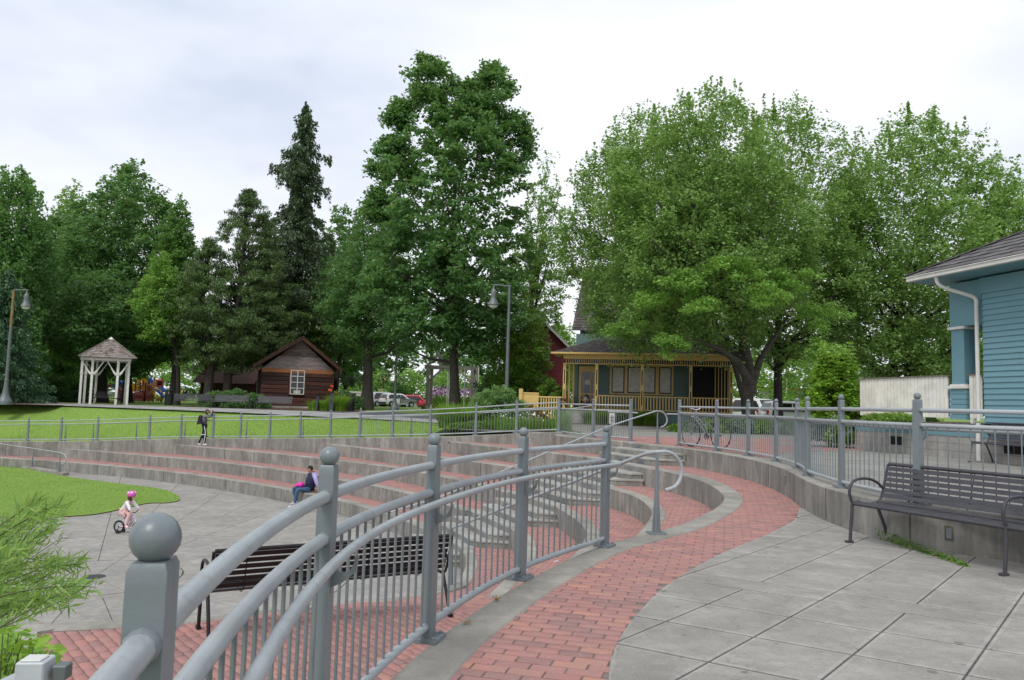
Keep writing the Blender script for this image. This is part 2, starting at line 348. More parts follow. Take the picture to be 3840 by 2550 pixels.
    def build(s, name, m_, parent=None, smooth=False, bevel=0, recalc=True):
        ox, oy, oz = origin(parent) if parent is not None else (0, 0, 0)
        me = bpy.data.meshes.new(name); me.from_pydata([(x-ox, y-oy, z-oz) for x, y, z in s.v], [], s.f)
        if recalc:
            bm = bmesh.new(); bm.from_mesh(me); bmesh.ops.recalc_face_normals(bm, faces=bm.faces)
            if bevel: bmesh.ops.bevel(bm, geom=[e_ for e_ in bm.edges if len(e_.link_faces) == 2 and e_.calc_face_angle(0) > .6], offset=bevel, segments=1, affect='EDGES', clamp_overlap=True)
            bm.to_mesh(me); bm.free()
        me.materials.append(MATS[m_] if isinstance(m_, str) else m_)
        if smooth:
            me.polygons.foreach_set('use_smooth', [True]*len(me.polygons))
            try: me.set_sharp_from_angle(angle=math.radians(50))
            except Exception: pass
        o = bpy.data.objects.new(name, me); COL.objects.link(o)
        if parent is not None and 'W' in parent: o['W'] = tuple(parent['W'])
        reg(o, parent); return o
def inst(name, mesh_obj, loc, parent, rz=0, scale=None, local=False):
    """another part sharing the mesh of mesh_obj"""
    o = bpy.data.objects.new(name, mesh_obj.data); COL.objects.link(o)
    ox, oy, oz = (0, 0, 0) if local else origin(parent)
    o.location = (loc[0]-ox, loc[1]-oy, loc[2]-oz); o.rotation_euler = (0, 0, rz)
    if scale: o.scale = scale
    reg(o, parent); return o
def smooth_line(pts, n=6):
    """Catmull-Rom through the points (2-D or 3-D)"""
    P = [np.array(p, float) for p in pts]; P = [2*P[0]-P[1]]+P+[2*P[-1]-P[-2]]; out_ = []
    for i in range(1, len(P)-2):
        for k in range(n):
            t_ = k/n; a, b, c, d = P[i-1:i+3]
            out_.append(tuple(.5*((2*b)+(-a+c)*t_+(2*a-5*b+4*c-d)*t_*t_+(-a+3*b-3*c+d)*t_**3)))
    out_.append(tuple(P[-2])); return out_
def offset_line(pts, d):
    out_ = []
    for i, p in enumerate(pts):
        a = pts[max(i-1, 0)]; b = pts[min(i+1, len(pts)-1)]; tx, ty = b[0]-a[0], b[1]-a[1]; l_ = math.hypot(tx, ty) or 1
        out_.append((p[0]-ty/l_*d, p[1]+tx/l_*d)+tuple(p[2:]))
    return out_
def inside(poly, x, y):
    c = False; j = len(poly)-1
    for i in range(len(poly)):
        xi, yi = poly[i][0], poly[i][1]; xj, yj = poly[j][0], poly[j][1]
        if (yi > y) != (yj > y) and x < (xj-xi)*(y-yi)/(yj-yi)+xi: c = not c
        j = i
    return c
def clip(subj, cell):
    """part of polygon subj inside the convex polygon cell (counter-clockwise)"""
    outp = list(subj)
    for i in range(len(cell)):
        a, b = cell[i], cell[(i+1) % len(cell)]; inp = outp; outp = []
        if not inp: return []
        def side(p): return (b[0]-a[0])*(p[1]-a[1])-(b[1]-a[1])*(p[0]-a[0])
        for k in range(len(inp)):
            p, q = inp[k-1], inp[k]; sp_, sq = side(p), side(q)
            if (sp_ >= 0) != (sq >= 0):
                t_ = sp_/(sp_-sq); outp.append((p[0]+(q[0]-p[0])*t_, p[1]+(q[1]-p[1])*t_))
            if sq >= 0: outp.append(q)
    return outp
def area(p): return abs(sum(p[i][0]*p[(i+1) % len(p)][1]-p[(i+1) % len(p)][0]*p[i][1] for i in range(len(p))))/2
def sheet(poly, z, name, m_, kind='structure', zf=None, parent=None):
    """flat (or zf(x,y)) filled outline as one mesh"""
    bm = bmesh.new(); vs = [bm.verts.new((p[0], p[1], z if zf is None else zf(p[0], p[1]))) for p in poly]
    es = [bm.edges.new((vs[i], vs[(i+1) % len(vs)])) for i in range(len(vs))]
    bmesh.ops.triangle_fill(bm, use_beauty=True, edges=es, normal=(0, 0, 1))
    me = bpy.data.meshes.new(name); bm.to_mesh(me); bm.free(); me.materials.append(MATS[m_])
    o = bpy.data.objects.new(name, me); COL.objects.link(o); reg(o, parent)
    if kind and parent is None: o['kind'] = kind
    return o
def split_parts(cells, build_one, build_rest, limit=290):
    """cells: list of (x,y,payload); the nearest ones are single parts, the rest one joined part"""
    cells = sorted(cells, key=lambda c: c[0]**2+c[1]**2)
    for c in cells[:limit]: build_one(c)
    if cells[limit:]: build_rest(cells[limit:])
BR = MB()
def brick_unit():
    a, b, h_, e_ = .0960, .0450, .03, .003
    v = [(-a, -b, -h_), (a, -b, -h_), (a, b, -h_), (-a, b, -h_), (-a, -b, -e_), (a, -b, -e_), (a, b, -e_), (-a, b, -e_), (-a+e_, -b+e_, 0), (a-e_, -b+e_, 0), (a-e_, b-e_, 0), (-a+e_, b-e_, 0)]
    f = [(0, 1, 5, 4), (1, 2, 6, 5), (2, 3, 7, 6), (3, 0, 4, 7), (4, 5, 9, 8), (5, 6, 10, 9), (6, 7, 11, 10), (7, 4, 8, 11), (8, 9, 10, 11)]
    return v, f
BV, BF = brick_unit(); BVn = np.array(BV)
_bm = bpy.data.meshes.new('brick'); _bm.from_pydata(BV, [], BF); _bm.materials.append(MATS['brick'])
def bricks(poly, z, ang, parent, zf=None, limit=290, ymax=1e9, coarse_from=1e9):
    """running-bond bricks over the outline; nearest are parts, rest joined"""
    ca, sa = math.cos(ang), math.sin(ang)
    U = [(p[0]*ca+p[1]*sa, -p[0]*sa+p[1]*ca) for p in poly]
    u0, u1 = min(p[0] for p in U), max(p[0] for p in U); v0, v1 = min(p[1] for p in U), max(p[1] for p in U)
    cells = []; r = 0; v = v0
    while v < v1:
        u = u0+(.1015 if r % 2 else 0)
        while u < u1:
            x, y = u*ca-v*sa, u*sa+v*ca
            if y < ymax and inside(poly, x, y): cells.append((x, y))
            u += .203
        v += .1015; r += 1
    def one(c):
        o = bpy.data.objects.new('brick', _bm); COL.objects.link(o)
        o.location = (c[0], c[1], (zf(c[0], c[1]) if zf else z)+random.uniform(-.002, .002)); o.rotation_euler = (random.uniform(-.008, .008), random.uniform(-.005, .005), ang+random.uniform(-.012, .012)); reg(o, parent)
    def rest(cs):
        n = len(cs); P = np.array([(c[0], c[1]) for c in cs]); Zc = np.array([zf(c[0], c[1]) if zf else z for c in cs])+rng.uniform(-.002, .002, n)
        b = BVn.copy(); bx = b[:, 0]*ca-b[:, 1]*sa; by = b[:, 0]*sa+b[:, 1]*ca
        Vt = np.stack([P[:, :1]+bx, P[:, 1:]+by, Zc[:, None]+b[:, 2]], -1).reshape(-1, 3)
        Ft = (np.array(BF)[None]+12*np.arange(n)[:, None, None]).reshape(-1)
        o = quadmesh('brick_field', Vt, Ft, 'brick', parent); o['kind'] = 'stuff'
    split_parts(cells, one, rest, limit)
def quadmesh(name, Vt, Ft, m_, parent=None, smooth=False):
    me = bpy.data.meshes.new(name); nf = len(Ft)//4
    me.vertices.add(len(Vt)); me.vertices.foreach_set('co', np.asarray(Vt, np.float32).ravel())
    me.loops.add(nf*4); me.loops.foreach_set('vertex_index', np.asarray(Ft, np.int32).ravel())
    me.polygons.add(nf); me.polygons.foreach_set('loop_start', np.arange(nf, dtype=np.int32)*4)
    me.polygons.foreach_set('loop_total', np.full(nf, 4, np.int32))
    if smooth: me.polygons.foreach_set('use_smooth', np.ones(nf, bool))
    me.update(calc_edges=True); me.materials.append(MATS[m_])
    o = bpy.data.objects.new(name, me); COL.objects.link(o); reg(o, parent); return o
# ------------------------------------------------------------------ levels of the amphitheatre
H = .445; FLOOR = -5*H; UP = H; ZA, ZB, ZC, ZD, ZE = 0, -H, -2*H, -3*H, -4*H
# plan curves (front faces of the seat walls), left of the stairs and right of them
A_L = [(-2.2, 29.1), (-1.0, 27.2), (.24, 25.3), (1.3, 23.9), (2.1, 22.35)]
B_L = [(-9.9, 34.9), (-8, 33.6), (-5.65, 30.9), (-3.95, 28.9), (-1.27, 25.65), (.24, 23.5), (1.05, 21.7)]
C_L = [(-15.9, 37.25), (-13.1, 35.2), (-10.28, 33.3), (-7.4, 30.9), (-4.8, 28.5), (-3.3, 26.7), (-1.9, 24.5), (-.8, 22.6), (0, 20.9)]
D_L = [(-21.8, 38.5), (-19, 37.15), (-16.2, 35.5), (-13.5, 34.1), (-10.9, 32.2), (-8, 29.8), (-5.6, 27.1), (-4.4, 25.8), (-3.14, 24.1), (-2, 22.2), (-1.1, 20.5)]
E_L = [(-30, 39.9), (-26.5, 38.7), (-24, 37.5), (-21.5, 36.7), (-19.5, 35.9), (-16.6, 34.5), (-14, 32.97), (-11.5, 31.15), (-8.9, 28.95), (-7.5, 27.6), (-5.3, 25.2), (-4.16, 23.7), (-3.0, 21.9), (-2.1, 20.2)]
A_R = [(3.22, 19.3), (3.59, 18.25), (3.83, 17.1), (3.92, 15.9), (3.83, 14.5), (3.63, 13.3), (3.36, 12.4), (2.90, 11.3), (2.29, 10.1), (1.80, 9.35), (1.02, 8.3), (.60, 7.5), (.24, 6.7), (-.15, 5.7), (-.5, 4.55), (-.72, 3.2), (-.56, 1.3), (-.25, .1), (.25, -1.2)]
B_R = [(2.25, 18.9), (2.42, 18.2), (2.64, 17.4), (2.75, 16.3), (2.69, 14.9), (2.52, 13.9), (2.2, 12.7), (1.9, 11.7), (1.65, 10.7), (1.45, 9.6), (1.3, 8.9)]
C_R = [(1.12, 18.35), (1.29, 17.3), (1.45, 16.1), (1.49, 15.2), (1.42, 14.3), (1.2, 13.1), (.9, 11.9), (.6, 10.7), (.3, 9.5), (.1, 8.4), (0, 7.4)]
D_R = [(.04, 18.0), (.22, 17.2), (.33, 16.2), (.33, 15.0), (.2, 13.8), (-.05, 12.5), (-.35, 11.2), (-.6, 10.2)]
E_R = [(-1.03, 17.75), (-.9, 17.07), (-.81, 16.2), (-.80, 15.4), (-.86, 14.4), (-1.02, 13.4), (-1.2, 12.4), (-1.33, 11.4), (-1.45, 10.6), (-1.6, 10.0), (-2.0, 9.35), (-2.6, 8.9), (-3.3, 8.5), (-4.2, 8.15), (-5.1, 7.95), (-7.5, 7.6)]
LIPZ = [ZE, ZE, ZE, ZE, ZE, -1.66, -1.50, -1.32, -1.16, -1.04, -.97, -.92, -.90, -.89, -.89, -.89]
A_L, B_L, C_L, D_L, E_L = [smooth_line(c_, 5) for c_ in (A_L, B_L, C_L, D_L, E_L)]
A_R, B_R, C_R, D_R = [smooth_line(c_, 6) for c_ in (A_R, B_R, C_R, D_R)]
E_R3 = smooth_line([(x, y, z) for (x, y), z in zip(E_R, LIPZ)], 6)
U_W = smooth_line([(4.38, 20.2), (4.6, 19.3), (4.84, 18.1), (4.98, 16.6), (4.95, 15.0), (4.78, 13.6), (4.5, 12.2), (4.33, 11.3), (4.24, 10.4), (4.26, 9.5), (4.45, 8.75), (4.85, 8.2), (5.6, 7.4), (6.6, 6.4), (9, 4.2), (13, 1)], 6)
U_L = smooth_line([(1.60, 27.4), (1.58, 26.0), (2.45, 24.2), (3.3, 22.78)], 5)
RW = smooth_line([(-32, 40.9), (-27, 39.6), (-25, 39.1), (-21.6, 38.4), (-18.3, 37.7), (-15.9, 37.1), (-13.7, 36.35), (-11.5, 35.5), (-9.7, 34.55), (-7.7, 33.3), (-5.7, 31.9), (-4, 30.7), (-2.2, 29.6), (-.5, 28.6), (.9, 27.8), (1.85, 27.3)], 4)
def rwz(x):       # top of the ramp wall
    xs = [-34, -24, -21, -15.7, -9.7, -2.1, .3, 1.85]; zs = [-1.5, -1.06, -.95, -.62, -.34, .17, .40, .52]
    return float(np.interp(x, xs, zs))
def wall_strip(name, line, ztop, zbot, thick, m_='concrete_wall', parent=None, kindtop=True, jointed=0, label=None):
    """a wall following 'line' (front face), thickness to the left side of the walking direction"""
    b = MB(); back = offset_line(line, thick); n = len(line)
    zt = ztop if callable(ztop) else (lambda p: ztop); zb = zbot if callable(zbot) else (lambda p: zbot)
    e_ = .018
    Fi = offset_line(line, e_); Bi = offset_line(line, thick-e_)
    rows = [[(p[0], p[1], zb(p)) for p in line], [(p[0], p[1], zt(p)-e_) for p in line], [(p[0], p[1], zt(q)) for p, q in zip(Fi, line)],
            [(p[0], p[1], zt(q)) for p, q in zip(Bi, line)], [(p[0], p[1], zt(q)-e_) for p, q in zip(back, line)], [(p[0], p[1], zb(q)) for p, q in zip(back, line)]]
    for i in range(5): b.strip(rows[i], rows[i+1])
    for i in (0, n-1): b.add([r[i] for r in rows], [(0, 1, 2, 3, 4, 5)])
    o = b.build(name, m_, parent)
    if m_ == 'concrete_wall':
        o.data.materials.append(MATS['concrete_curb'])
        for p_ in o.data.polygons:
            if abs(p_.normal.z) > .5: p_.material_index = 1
    if parent is None: o['kind'] = 'structure'
    return o
def cap_strip(name, line, z, thick, m_='concrete_curb', parent=None, t=.004):
    pass
# --- base ground far below and around
g = MB(); g.box(-400, 400, -120, 36, -2.6, -2.45); g.build('ground', 'park_grass')['kind'] = 'structure'
# --- main curb / wall A (the curb under the near railing and the first seat wall)
def seatwall(name, line, z, thick=.34, side=1, drop=None):
    zb = z-H-.25 if drop is None else drop
    return wall_strip(name, line, z, zb, thick*side, 'concrete_wall')
CT = .33
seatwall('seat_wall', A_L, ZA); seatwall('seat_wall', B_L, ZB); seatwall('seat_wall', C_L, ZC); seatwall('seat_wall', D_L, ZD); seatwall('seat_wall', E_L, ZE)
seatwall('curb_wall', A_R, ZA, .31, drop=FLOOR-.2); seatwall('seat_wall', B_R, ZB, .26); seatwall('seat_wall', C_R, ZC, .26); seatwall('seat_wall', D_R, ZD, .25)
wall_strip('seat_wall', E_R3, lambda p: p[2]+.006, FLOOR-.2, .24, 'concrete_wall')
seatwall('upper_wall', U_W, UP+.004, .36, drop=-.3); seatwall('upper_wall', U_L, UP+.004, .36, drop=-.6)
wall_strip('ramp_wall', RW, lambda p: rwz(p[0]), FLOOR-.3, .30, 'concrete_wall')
# dark vertical construction joints on the seat walls
def joints(line, z, idx, h_=H):
    b = MB()
    for i in idx:
        p, q = line[i], line[i+1]; d = Vector((q[0]-p[0], q[1]-p[1], 0)).normalized(); nrm = Vector((d.y, -d.x, 0))
        c = Vector((p[0], p[1], z-h_/2))+nrm*.003
        b.obox(c, d, nrm, (0, 0, 1), .007, .004, h_/2-.012)
    o = b.build('wall_joint', 'concrete_joint'); o['kind'] = 'structure'
joints(E_L, ZE, range(8, 60, 7)); joints(D_L, ZD, range(4, 50, 8)); joints(C_L, ZC, range(6, 40, 8)); joints(B_L, ZB, range(5, 30, 8)); joints(A_L, 0, [8, 17])
joints(U_W, UP, [24, 47, 60], .42)
# --- floor of the stage: radial slabs round the drain
DR = G(352, 2163, FLOOR)
E_front = [(x, y) for x, y in E_L]+[(p[0], p[1]) for p in E_R3]
floor_poly = [(p[0]+.12, p[1]+.12) for p in E_L]+[(p[0]+.1, p[1]) for p in E_R3]+[(-9, 4), (-36, 4), (-36, 41)]
sheet(floor_poly, FLOOR-.02, 'stage_floor', 'concrete_joint')
stage = bpy.data.objects['stage_floor']
def slab_mesh(poly, z0, z1, name, m_, parent):
    b = MB(); b.prism(poly, z0, z1); return b.build(name, m_, parent, recalc=False)
rings = [0, 1.65, 5.0, 8.3, 11.6, 15, 18.4, 22, 26, 31]
for ri in range(len(rings)-1):
    r0, r1 = max(.2, rings[ri]+.012), rings[ri+1]-.012; step = 72 if ri == 0 else (14.4 if ri < 3 else 7.2)
    a = 0
    while a < 359.9:
        a0, a1 = 100.7+a, 100.7+a+step; a += step; gi, go = math.degrees(.007/max(r0, .1)), math.degrees(.007/r1)
        mid = math.radians((a0+a1)/2); rm = (r0+r1)/2
        mx, my = DR[0]+rm*math.cos(mid), DR[1]+rm*math.sin(mid)
        if my < 7 or mx > 2 or my > 42: continue
        n_ = 4; arc = [(DR[0]+r1*math.cos(math.radians(a0+go+(a1-a0-2*go)*k/n_)), DR[1]+r1*math.sin(math.radians(a0+go+(a1-a0-2*go)*k/n_))) for k in range(n_+1)]
        arc0 = [(DR[0]+r0*math.cos(math.radians(a0+gi+(a1-a0-2*gi)*k/n_)), DR[1]+r0*math.sin(math.radians(a0+gi+(a1-a0-2*gi)*k/n_))) for k in range(n_, -1, -1)]
        cell_in = arc+arc0
        # keep whole slabs that touch the stage; their hidden parts run under the walls
        if any(inside(floor_poly, x, y) for x, y in cell_in):
            slab_mesh(cell_in, FLOOR-.03, FLOOR, 'slab', 'concrete_floor', stage)
dr = thing('floor_drain', (DR[0], DR[1], FLOOR), 'small round metal drain cover where the stage floor joints meet', 'drain')
MB().lathe((DR[0], DR[1], FLOOR), [(.215, .0), (.215, .005), (.17, .007), (0.01, .007)], 20).build('cover', 'bin_metal', dr)
# lawn island in the stage
isl = [G(x, y, FLOOR) for x, y in [(0, 1742), (224, 1785), (400, 1810), (545, 1827), (610, 1838), (650, 1852), (672, 1868), (668, 1880), (620, 1888), (545, 1891), (363, 1930), (180, 1941), (0, 1944)]]
isl = [(-34, 41.5), (-28, 40.3)]+isl+[(-30, 20), (-36, 20)]
isl = smooth_line(isl[1:-2], 4)+[(-40, 19), (-40, 42)]
sheet(isl, FLOOR+.03, 'lawn_island', 'lawn')
b = MB(); b.strip([(p[0], p[1], FLOOR-.02) for p in isl], [(p[0], p[1], FLOOR+.03) for p in isl]); b.build('lawn_edge', 'mulch')['kind'] = 'structure'
# --- treads: mortar bed sheets and bricks
def tread(name, front, back, z, zf=None, ang=math.radians(-15), limit=290, closed=None):
    poly = closed or ([(p[0], p[1]) for p in offset_line(front, .16)]+[(p[0], p[1]) for p in back][::-1])
    s_ = sheet(poly, z-.016, name, 'mortar', zf=(lambda x, y: zf(x, y)-.016) if zf else None)
    bricks(poly, z-.008, ang, s_, zf=(lambda x, y: zf(x, y)-.008) if zf else None, limit=limit)
    return s_
def stretch(line, d): return offset_line(line, d)
lim = 250
tread('brick_tread', A_L, [(1.75, 27.4), (1.75, 26), (2.6, 24.3), (3.45, 22.9)][::1] if False else ([(-2.3, 29.7), (-.4, 28.7), (1.0, 27.9), (1.75, 27.3)]+[(p[0]+.15, p[1]+.1) for p in U_L[5:]]), ZA, limit=0)
RWp = [(p[0], p[1]) for p in RW]
def rwseg(x0, x1): return [(x, y+.15) for x, y in RWp if x0 <= x <= x1]
tread('brick_tread', B_L, rwseg(-9.9, -2.3)+[(p[0]+.1, p[1]+.1) for p in A_L], ZB, limit=0)
tread('brick_tread', C_L, rwseg(-15.9, -9.9)+[(p[0]+.1, p[1]+.1) for p in B_L], ZC, limit=0)
tread('brick_tread', D_L, rwseg(-21.8, -15.9)+[(p[0]+.1, p[1]+.1) for p in C_L], ZD, limit=0)
tread('brick_tread', E_L, rwseg(-30, -21.8)+[(p[0]+.1, p[1]+.1) for p in D_L], ZE, limit=0)
edgeB = [(x, y) for x, y in A_R if y > 8.2]
tread('brick_tread', B_R, [(p[0]+.1, p[1]) for p in edgeB], ZB, limit=lim)
tread('brick_tread', C_R, [(p[0]+.1, p[1]) for p in B_R]+[(.85, 7.8), (.5, 7.1)], ZC, limit=lim)
tread('brick_tread', [p for p in D_R if p[1] > 10], [(p[0]+.1, p[1]) for p in C_R], ZD, limit=lim)
def rampz(x, y): return float(np.interp(y, [9.0, 9.6, 10.4, 11.4, 12.6, 14.0], [-.90, -.98, -1.12, -1.32, -1.56, ZE-.004]))
plat = [(p[0], p[1]) for p in offset_line(E_R3, .12)]+[(-7.5, 5.0), (-5.2, 5.4), (-4.45, 6.2), (-3.3, 5.0), (-2.6, 3.2), (-.6, 3.2)]+[(x+.05, y) for x, y in A_R[::-1] if 3.2 < y < 10.5]+[(.1, 11.0), (.45, 13.0), (.5, 15), (.45, 16.5), (.3, 17.6), (.1, 18.1)]
plat_b = MB()
# sloping brick surface: strips between the lip and the wall
ys = np.linspace(3.2, 18.0, 60)
def lipx(y):
    P = [(p[1], p[0]) for p in E_R3][::-1]; return float(np.interp(y, [q[0] for q in P], [q[1] for q in P]))+.1
def wallx(y):
    if y < 10.4:
        P = sorted([(p[1], p[0]) for p in A_R if p[1] > 1]); return float(np.interp(y, [q[0] for q in P], [q[1] for q in P]))+.08
    return .5
rowsL = [(lipx(y), y, rampz(0, y)-.02) for y in ys]; rowsR = [(wallx(y), y, rampz(0, y)-.02) for y in ys]
pb = MB().strip(rowsL, rowsR).build('brick_landing', 'mortar'); pb['kind'] = 'structure'
bp_ = [(x, y) for x, y, z in rowsL]+[(x, y) for x, y, z in rowsR][::-1]
# brick field stops at the concrete walk in the lower left corner
bp_far = [p for p in bp_ if p[1] >= 9.0]; near_poly = [(-4.95, 8.0), (-4.3, 8.12), (-3.3, 8.4), (-1.9, 9.05), (-1.5, 9.3)]+[(x, y) for x, y, z in rowsR if 3.4 < y <= 9.3][::-1]+[(-2.4, 4.1), (-3.3, 5.6), (-4.2, 6.4), (-4.9, 7.4)]
bricks(bp_far, 0, math.radians(-15), pb, zf=lambda x, y: rampz(x, y)-.008, limit=0)
bricks(near_poly, 0, math.radians(130), pb, zf=lambda x, y: rampz(x, y)-.008, limit=290)
walk = MB().prism([(-4.25, 8.0), (-4.5, 7.75), (-3.75, 6.5), (-3.05, 5.7), (-2.2, 4.1), (-1.6, 2.6), (-.4, 2.4), (-.4, 1), (-1.5, -2), (-12, -2), (-12, 7.6), (-7.5, 7.5), (-5, 7.9)], -1.3, -.884)
walk.build('concrete_walk', 'concrete_curb')['kind'] = 'structure'
# --- brick path at z=0 beside the near railing
outer = offset_line(A_R, .30)
outer = [p for p in outer]
plaza_edge = smooth_line([(4.36, 11.85), (3.88, 10.7), (3.4, 9.86), (2.78, 8.9), (2.16, 8.0), (1.6, 7.05), (1.24, 6.37), (.91, 5.57), (.68, 4.89), (.54, 4.2), (.48, 3.2), (.6, 1.8), (1.0, 0), (1.8, -2)], 5)
path_poly = [(x-.08, y) for x, y in outer][::-1]+[(3.3, 19.6), (4.4, 20.3)]+[(x+.1, y) for x, y in U_W if y > 11.9]+[(x+.02, y-.02) for x, y in plaza_edge]
ps = sheet(path_poly, -.0145, 'brick_path', 'mortar')
bricks(path_poly, -.008, math.radians(-15.5), ps, limit=295)
# --- near concrete plaza in slabs
pl_poly = [(x+.012, y) for x, y in plaza_edge]+[(4, -4), (14, -4), (14, .8)]+[(x+.15, y+.1) for x, y in U_W[::-1] if y <= 11.95]
pl = sheet(pl_poly, -.009, 'plaza', 'concrete_joint')
d1 = (math.cos(math.radians(51)), math.sin(math.radians(51))); d2 = (math.cos(math.radians(-32)), math.sin(math.radians(-32)))
nrm1 = (.777, -.629); nrm2 = (-math.sin(math.radians(-32)), math.cos(math.radians(-32)))
det = nrm1[0]*nrm2[1]-nrm1[1]*nrm2[0]
def from_ab(a, b_): return ((a*nrm2[1]-b_*nrm1[1])/det, (nrm1[0]*b_-nrm2[0]*a)/det)
slabs = []
bl = [-4+.66*i for i in range(0, 13)]; bl = [v for v in bl if v < 3.8]+[3.86, 4.51, 5.17, 5.82, 6.47, 6.84, 7.47, 8.1, 8.75, 9.4, 10.05, 10.7, 11.35, 12, 12.65, 13.3]
bl = sorted(bl)
for i in range(-24, 20):
    for j in range(len(bl)-1):
        band = abs(bl[j]-6.47) < .01
        wide = 1.16 if band else .58
        if band and i % 2: continue
        sh = 0
        a0, a1 = -1.975+.58*i+sh+.0065, -1.975+.58*i+sh+wide-.0065; b0, b1 = bl[j]+.014, bl[j+1]-.014
        cell = [from_ab(a0, b0), from_ab(a1, b0), from_ab(a1, b1), from_ab(a0, b1)]
        if sum(cell[k][0]*cell[(k+1) % 4][1]-cell[(k+1) % 4][0]*cell[k][1] for k in range(4)) < 0: cell = cell[::-1]
        cx_, cy_ = sum(c[0] for c in cell)/4, sum(c[1] for c in cell)/4
        if cy_ < 1.5 or cx_ > 9: 
            pass
        q = clip(pl_poly, cell)
        if len(q) >= 3 and area(q) > .003: slabs.append((cx_, cy_-6, q))
def slab_top(b, q, z1, z0, e_=.006):
    """slab with tooled (slightly rounded) edges"""
    n = len(q); cx_, cy_ = sum(p[0] for p in q)/n, sum(p[1] for p in q)/n
    A = sum(q[i][0]*q[(i+1) % n][1]-q[(i+1) % n][0]*q[i][1] for i in range(n))
    if A < 0: q = q[::-1]
    inn = []
    for p in q:
        dx, dy = cx_-p[0], cy_-p[1]; l_ = math.hypot(dx, dy) or 1; inn.append((p[0]+dx/l_*e_*1.4, p[1]+dy/l_*e_*1.4))
    f0 = len(b.f); in2 = []
    for p in q:
        dx, dy = cx_-p[0], cy_-p[1]; l_ = math.hypot(dx, dy) or 1; w_ = min(.032, l_*.4); in2.append((p[0]+dx/l_*w_, p[1]+dy/l_*w_))
    b.add([(p[0], p[1], z0) for p in q]+[(p[0], p[1], z1-e_*.6) for p in q]+[(p[0], p[1], z1) for p in inn]+[(p[0], p[1], z1) for p in in2],
          [(i, (i+1) % n, n+(i+1) % n, n+i) for i in range(n)]+[(n+i, n+(i+1) % n, 2*n+(i+1) % n, 2*n+i) for i in range(n)]+[(2*n+i, 2*n+(i+1) % n, 3*n+(i+1) % n, 3*n+i) for i in range(n)]+[tuple(range(3*n, 4*n))])
    return [f0+n+i for i in range(2*n)]
def margins(o, idx, m_):
    if m_ == 'concrete_slab':
        o.data.materials.append(MATS['slab_margin'])
        for i in idx: o.data.polygons[i].material_index = 1
def one_slab(m_, z1, parent):
    def f(c):
        b = MB(); ix = slab_top(b, c[2], z1, z1-.02); margins(b.build('slab', m_, parent, recalc=False), ix, m_)
    return f
def rest_slab(m_, z1, parent):
    def f(cs):
        b = MB(); ix = []
        for c in cs: ix += slab_top(b, c[2], z1, z1-.02)
        o = b.build('slab_field', m_, parent, recalc=False); margins(o, ix, m_); o['kind'] = 'stuff'
    return f
split_parts([s_ for s_ in slabs], one_slab('concrete_slab', 0, pl), rest_slab('concrete_slab', 0, pl), 295)
# --- upper plaza (UP level): pavers, a brick area at the head of the stairs
up_poly = [(x+.3, y+.0) for x, y in U_W[::-1]]+[(4.45, 20.25), (3.4, 22.9)]+[(x+.25, y+.1) for x, y in U_L[::-1]]+[(1.9, 27.6), (-.4, 28.9), (-2.2, 30.2), (-2.6, 33), (-1.2, 38), (2, 43.0), (24, 43.0), (30, 30), (34, 1)]
ups = sheet(up_poly, UP-.014, 'upper_plaza', 'concrete_joint')
cells = []
for i in range(-6, 34):
    for j in range(0, 42):
        w = 1.22; a = math.radians(12); ca, sa = math.cos(a), math.sin(a)
        u0, v0 = -8+i*w, -2+j*w
        cell = [(u*ca-v*sa, u*sa+v*ca) for u, v in ((u0+.008, v0+.008), (u0+w-.008, v0+.008), (u0+w-.008, v0+w-.008), (u0+.008, v0+w-.008))]
        q = clip(up_poly, cell)
        if len(q) >= 3 and area(q) > .02 and cell[0][1] > 6: cells.append((cell[0][0]*.5, cell[0][1], q))
split_parts(cells, one_slab('concrete_paver', UP-.004, ups), rest_slab('concrete_paver', UP-.004, ups), 250)
ub = [(3.4, 22.9), (4.45, 20.3), (5.35, 18.2), (5.6, 16.6), (6.6, 19), (9, 21.2), (12.0, 22.4), (12.2, 24.5), (8.5, 23.6), (7.6, 24.6), (9, 26), (12, 26.6), (12, 28.4), (7, 28.2), (4.3, 26.8), (2.5, 25.0)]
ubs = sheet(ub, UP-.002, 'brick_apron', 'mortar'); bricks(ub, UP+.006, math.radians(20), ubs, limit=280)
# --- stairs: three steps per seat level
S3 = H/3
Ltop = dict(U=(3.33, 22.80), A=(2.18, 22.50), B=(1.10, 21.85), C=(.05, 21.05), D=(-1.0, 20.65), E=(-2.05, 20.35))
Rtop = dict(U=(4.42, 20.15), A=(3.24, 19.28), B=(2.24, 18.88), C=(1.13, 18.35), D=(.05, 17.98))
order = ['U', 'A', 'B', 'C', 'D']; zl = dict(U=UP, A=ZA, B=ZB, C=ZC, D=ZD)
stair = thing('stone_stairs', (1.2, 20.3, FLOOR), 'broad grey concrete stairs with small metal plaques cutting through the seating tiers', 'stairs')
def step(poly, ztop, zb):
    b = MB(); ov = .022; c_ = (sum(p[0] for p in poly)/len(poly), sum(p[1] for p in poly)/len(poly))
    b.prism(poly, zb, ztop-.05); b.build('riser', 'concrete_wall', stair)
    big = [(p[0]+(p[0]-c_[0])/max(.3, math.hypot(p[0]-c_[0], p[1]-c_[1]))*ov, p[1]+(p[1]-c_[1])/max(.3, math.hypot(p[0]-c_[0], p[1]-c_[1]))*ov) for p in poly]
    t_ = MB(); t_.prism(big, ztop-.05, ztop); t_.build('tread', 'concrete_step', stair, bevel=.006)
